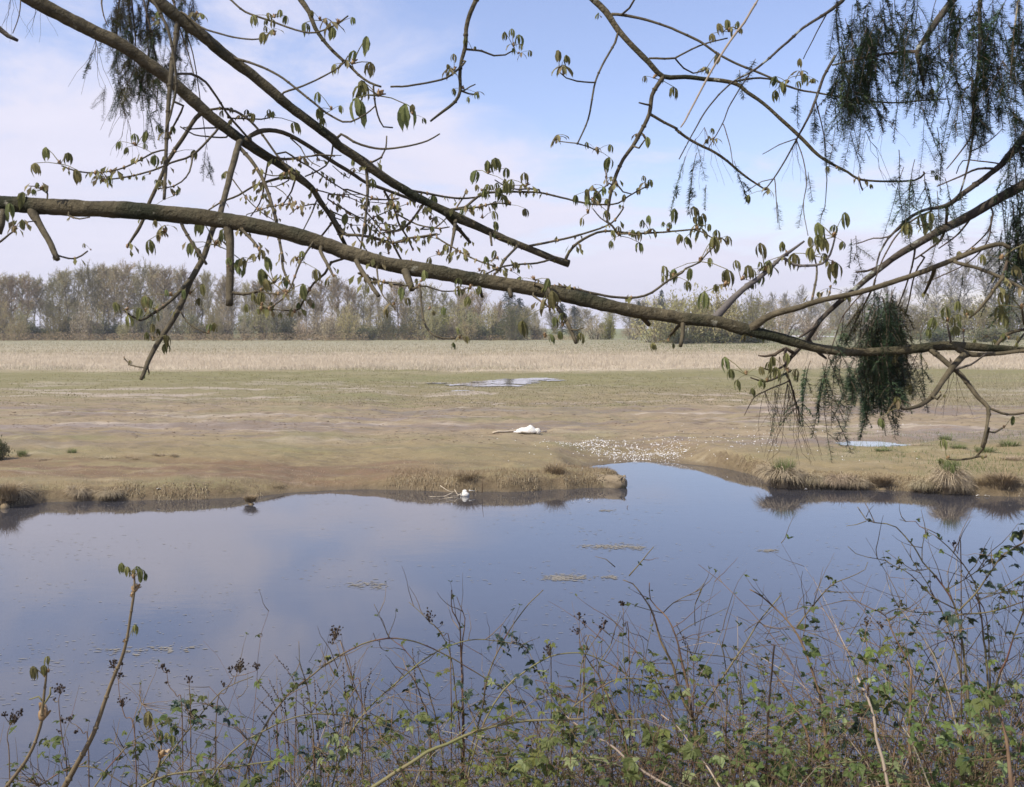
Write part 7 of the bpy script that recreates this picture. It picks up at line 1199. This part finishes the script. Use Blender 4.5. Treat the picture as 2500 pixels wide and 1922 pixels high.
# beaded dry spikes
SP = empty('dried_spike_plant', (-0.95, 4.15, bank_z(-0.95, 4.15)), 'clump of dry flower spikes beaded with dark seed pods at the lower left', 'dried plant')
random.seed(181)
for cr, tip, mid in [('2', (170, 540), (330, 760)), ('2', (20, 740), (170, 960)), ('2', (120, 740), (240, 1000)), ('2', (215, 750), (270, 1050)), ('2', (15, 900), (180, 1060)), ('2', (500, 720), (520, 1000)), ('2', (520, 760), (600, 1000)), ('2', (390, 830), (430, 1060)), ('2', (740, 610), (760, 860)), ('2', (845, 590), (820, 860)), ('2', (980, 650), (920, 920)), ('2', (640, 840), (660, 1040)), ('2', (320, 900), (360, 1150)), ('2', (440, 1000), (480, 1200)), ('2', (150, 1080), (190, 1280)), ('2', (20, 1040), (120, 1180)), ('2', (730, 960), (790, 1080)), ('3', (1400, 270), (1480, 470)), ('3', (1460, 370), (1530, 560)), ('3', (1560, 750), (1560, 900)), ('2', (1320, 480), (1340, 720)), ('2', (500, 1050), (540, 1250)), ('2', (250, 1120), (290, 1330))]:
    d = 4.05+random.uniform(-.15, .2) if cr == '2' and tip[0] < 1200 else 4.3; a = at(*cpx(cr, *tip), d); m_ = at(*cpx(cr, *mid), d); e = Vector((m_.x+random.uniform(-.03, .08), m_.y, bank_z(m_.x, m_.y)-0.02)); pts = vspline([e, m_+Vector((0.01, 0, -0.12)), m_, a], 8); mb = MB(); mb.tube(pts, [0.0022*(1-0.6*i/len(pts)) for i in range(len(pts))], 5); n = int((a-m_).length/0.0075)
    st = mb.build('stem', M['brownstem'], SP, org=e); mb = MB()
    for i in range(n):
        t = i/n; p = m_.lerp(a, t); f = 16+8*t; j = min(len(pts)-2, int(f)); p = pts[j].lerp(pts[j+1], f-j); mb.ball(p+rv(0.0022), random.uniform(0.0026, 0.0042)*(1-0.35*t), 0, (1, 1, 1.1), 6, 3)
    mb.build('seed_pods', M['seed'], st)
# ------------------------------------------------------------------ the air between the bank and the far trees
def build_haze():
    m = bpy.data.materials.new('spring_haze'); m.use_nodes = True; nt = m.node_tree; nt.nodes.clear(); out = nt.nodes.new('ShaderNodeOutputMaterial'); v = nt.nodes.new('ShaderNodeVolumePrincipled')
    v.inputs['Color'].default_value = (0.86, 0.88, 0.95, 1); v.inputs['Density'].default_value = 0.0004; v.inputs['Anisotropy'].default_value = 0.2; nt.links.new(v.outputs[0], out.inputs['Volume'])
    mb = MB(); x, y0, y1, z0, z1 = 950, -40, 950, -1.8, 34
    c = [Vector((sx*x, y, z)) for z in (z0, z1) for y in (y0, y1) for sx in (-1, 1)]
    mb.add(c, [(0, 2, 3, 1), (4, 5, 7, 6), (0, 1, 5, 4), (2, 6, 7, 3), (0, 4, 6, 2), (1, 3, 7, 5)])
    tag(mb.build('haze', m, org=Vector((0, 0, 0)), smooth=False), 'thin pale haze over the field', 'haze', kind='stuff')
build_haze()
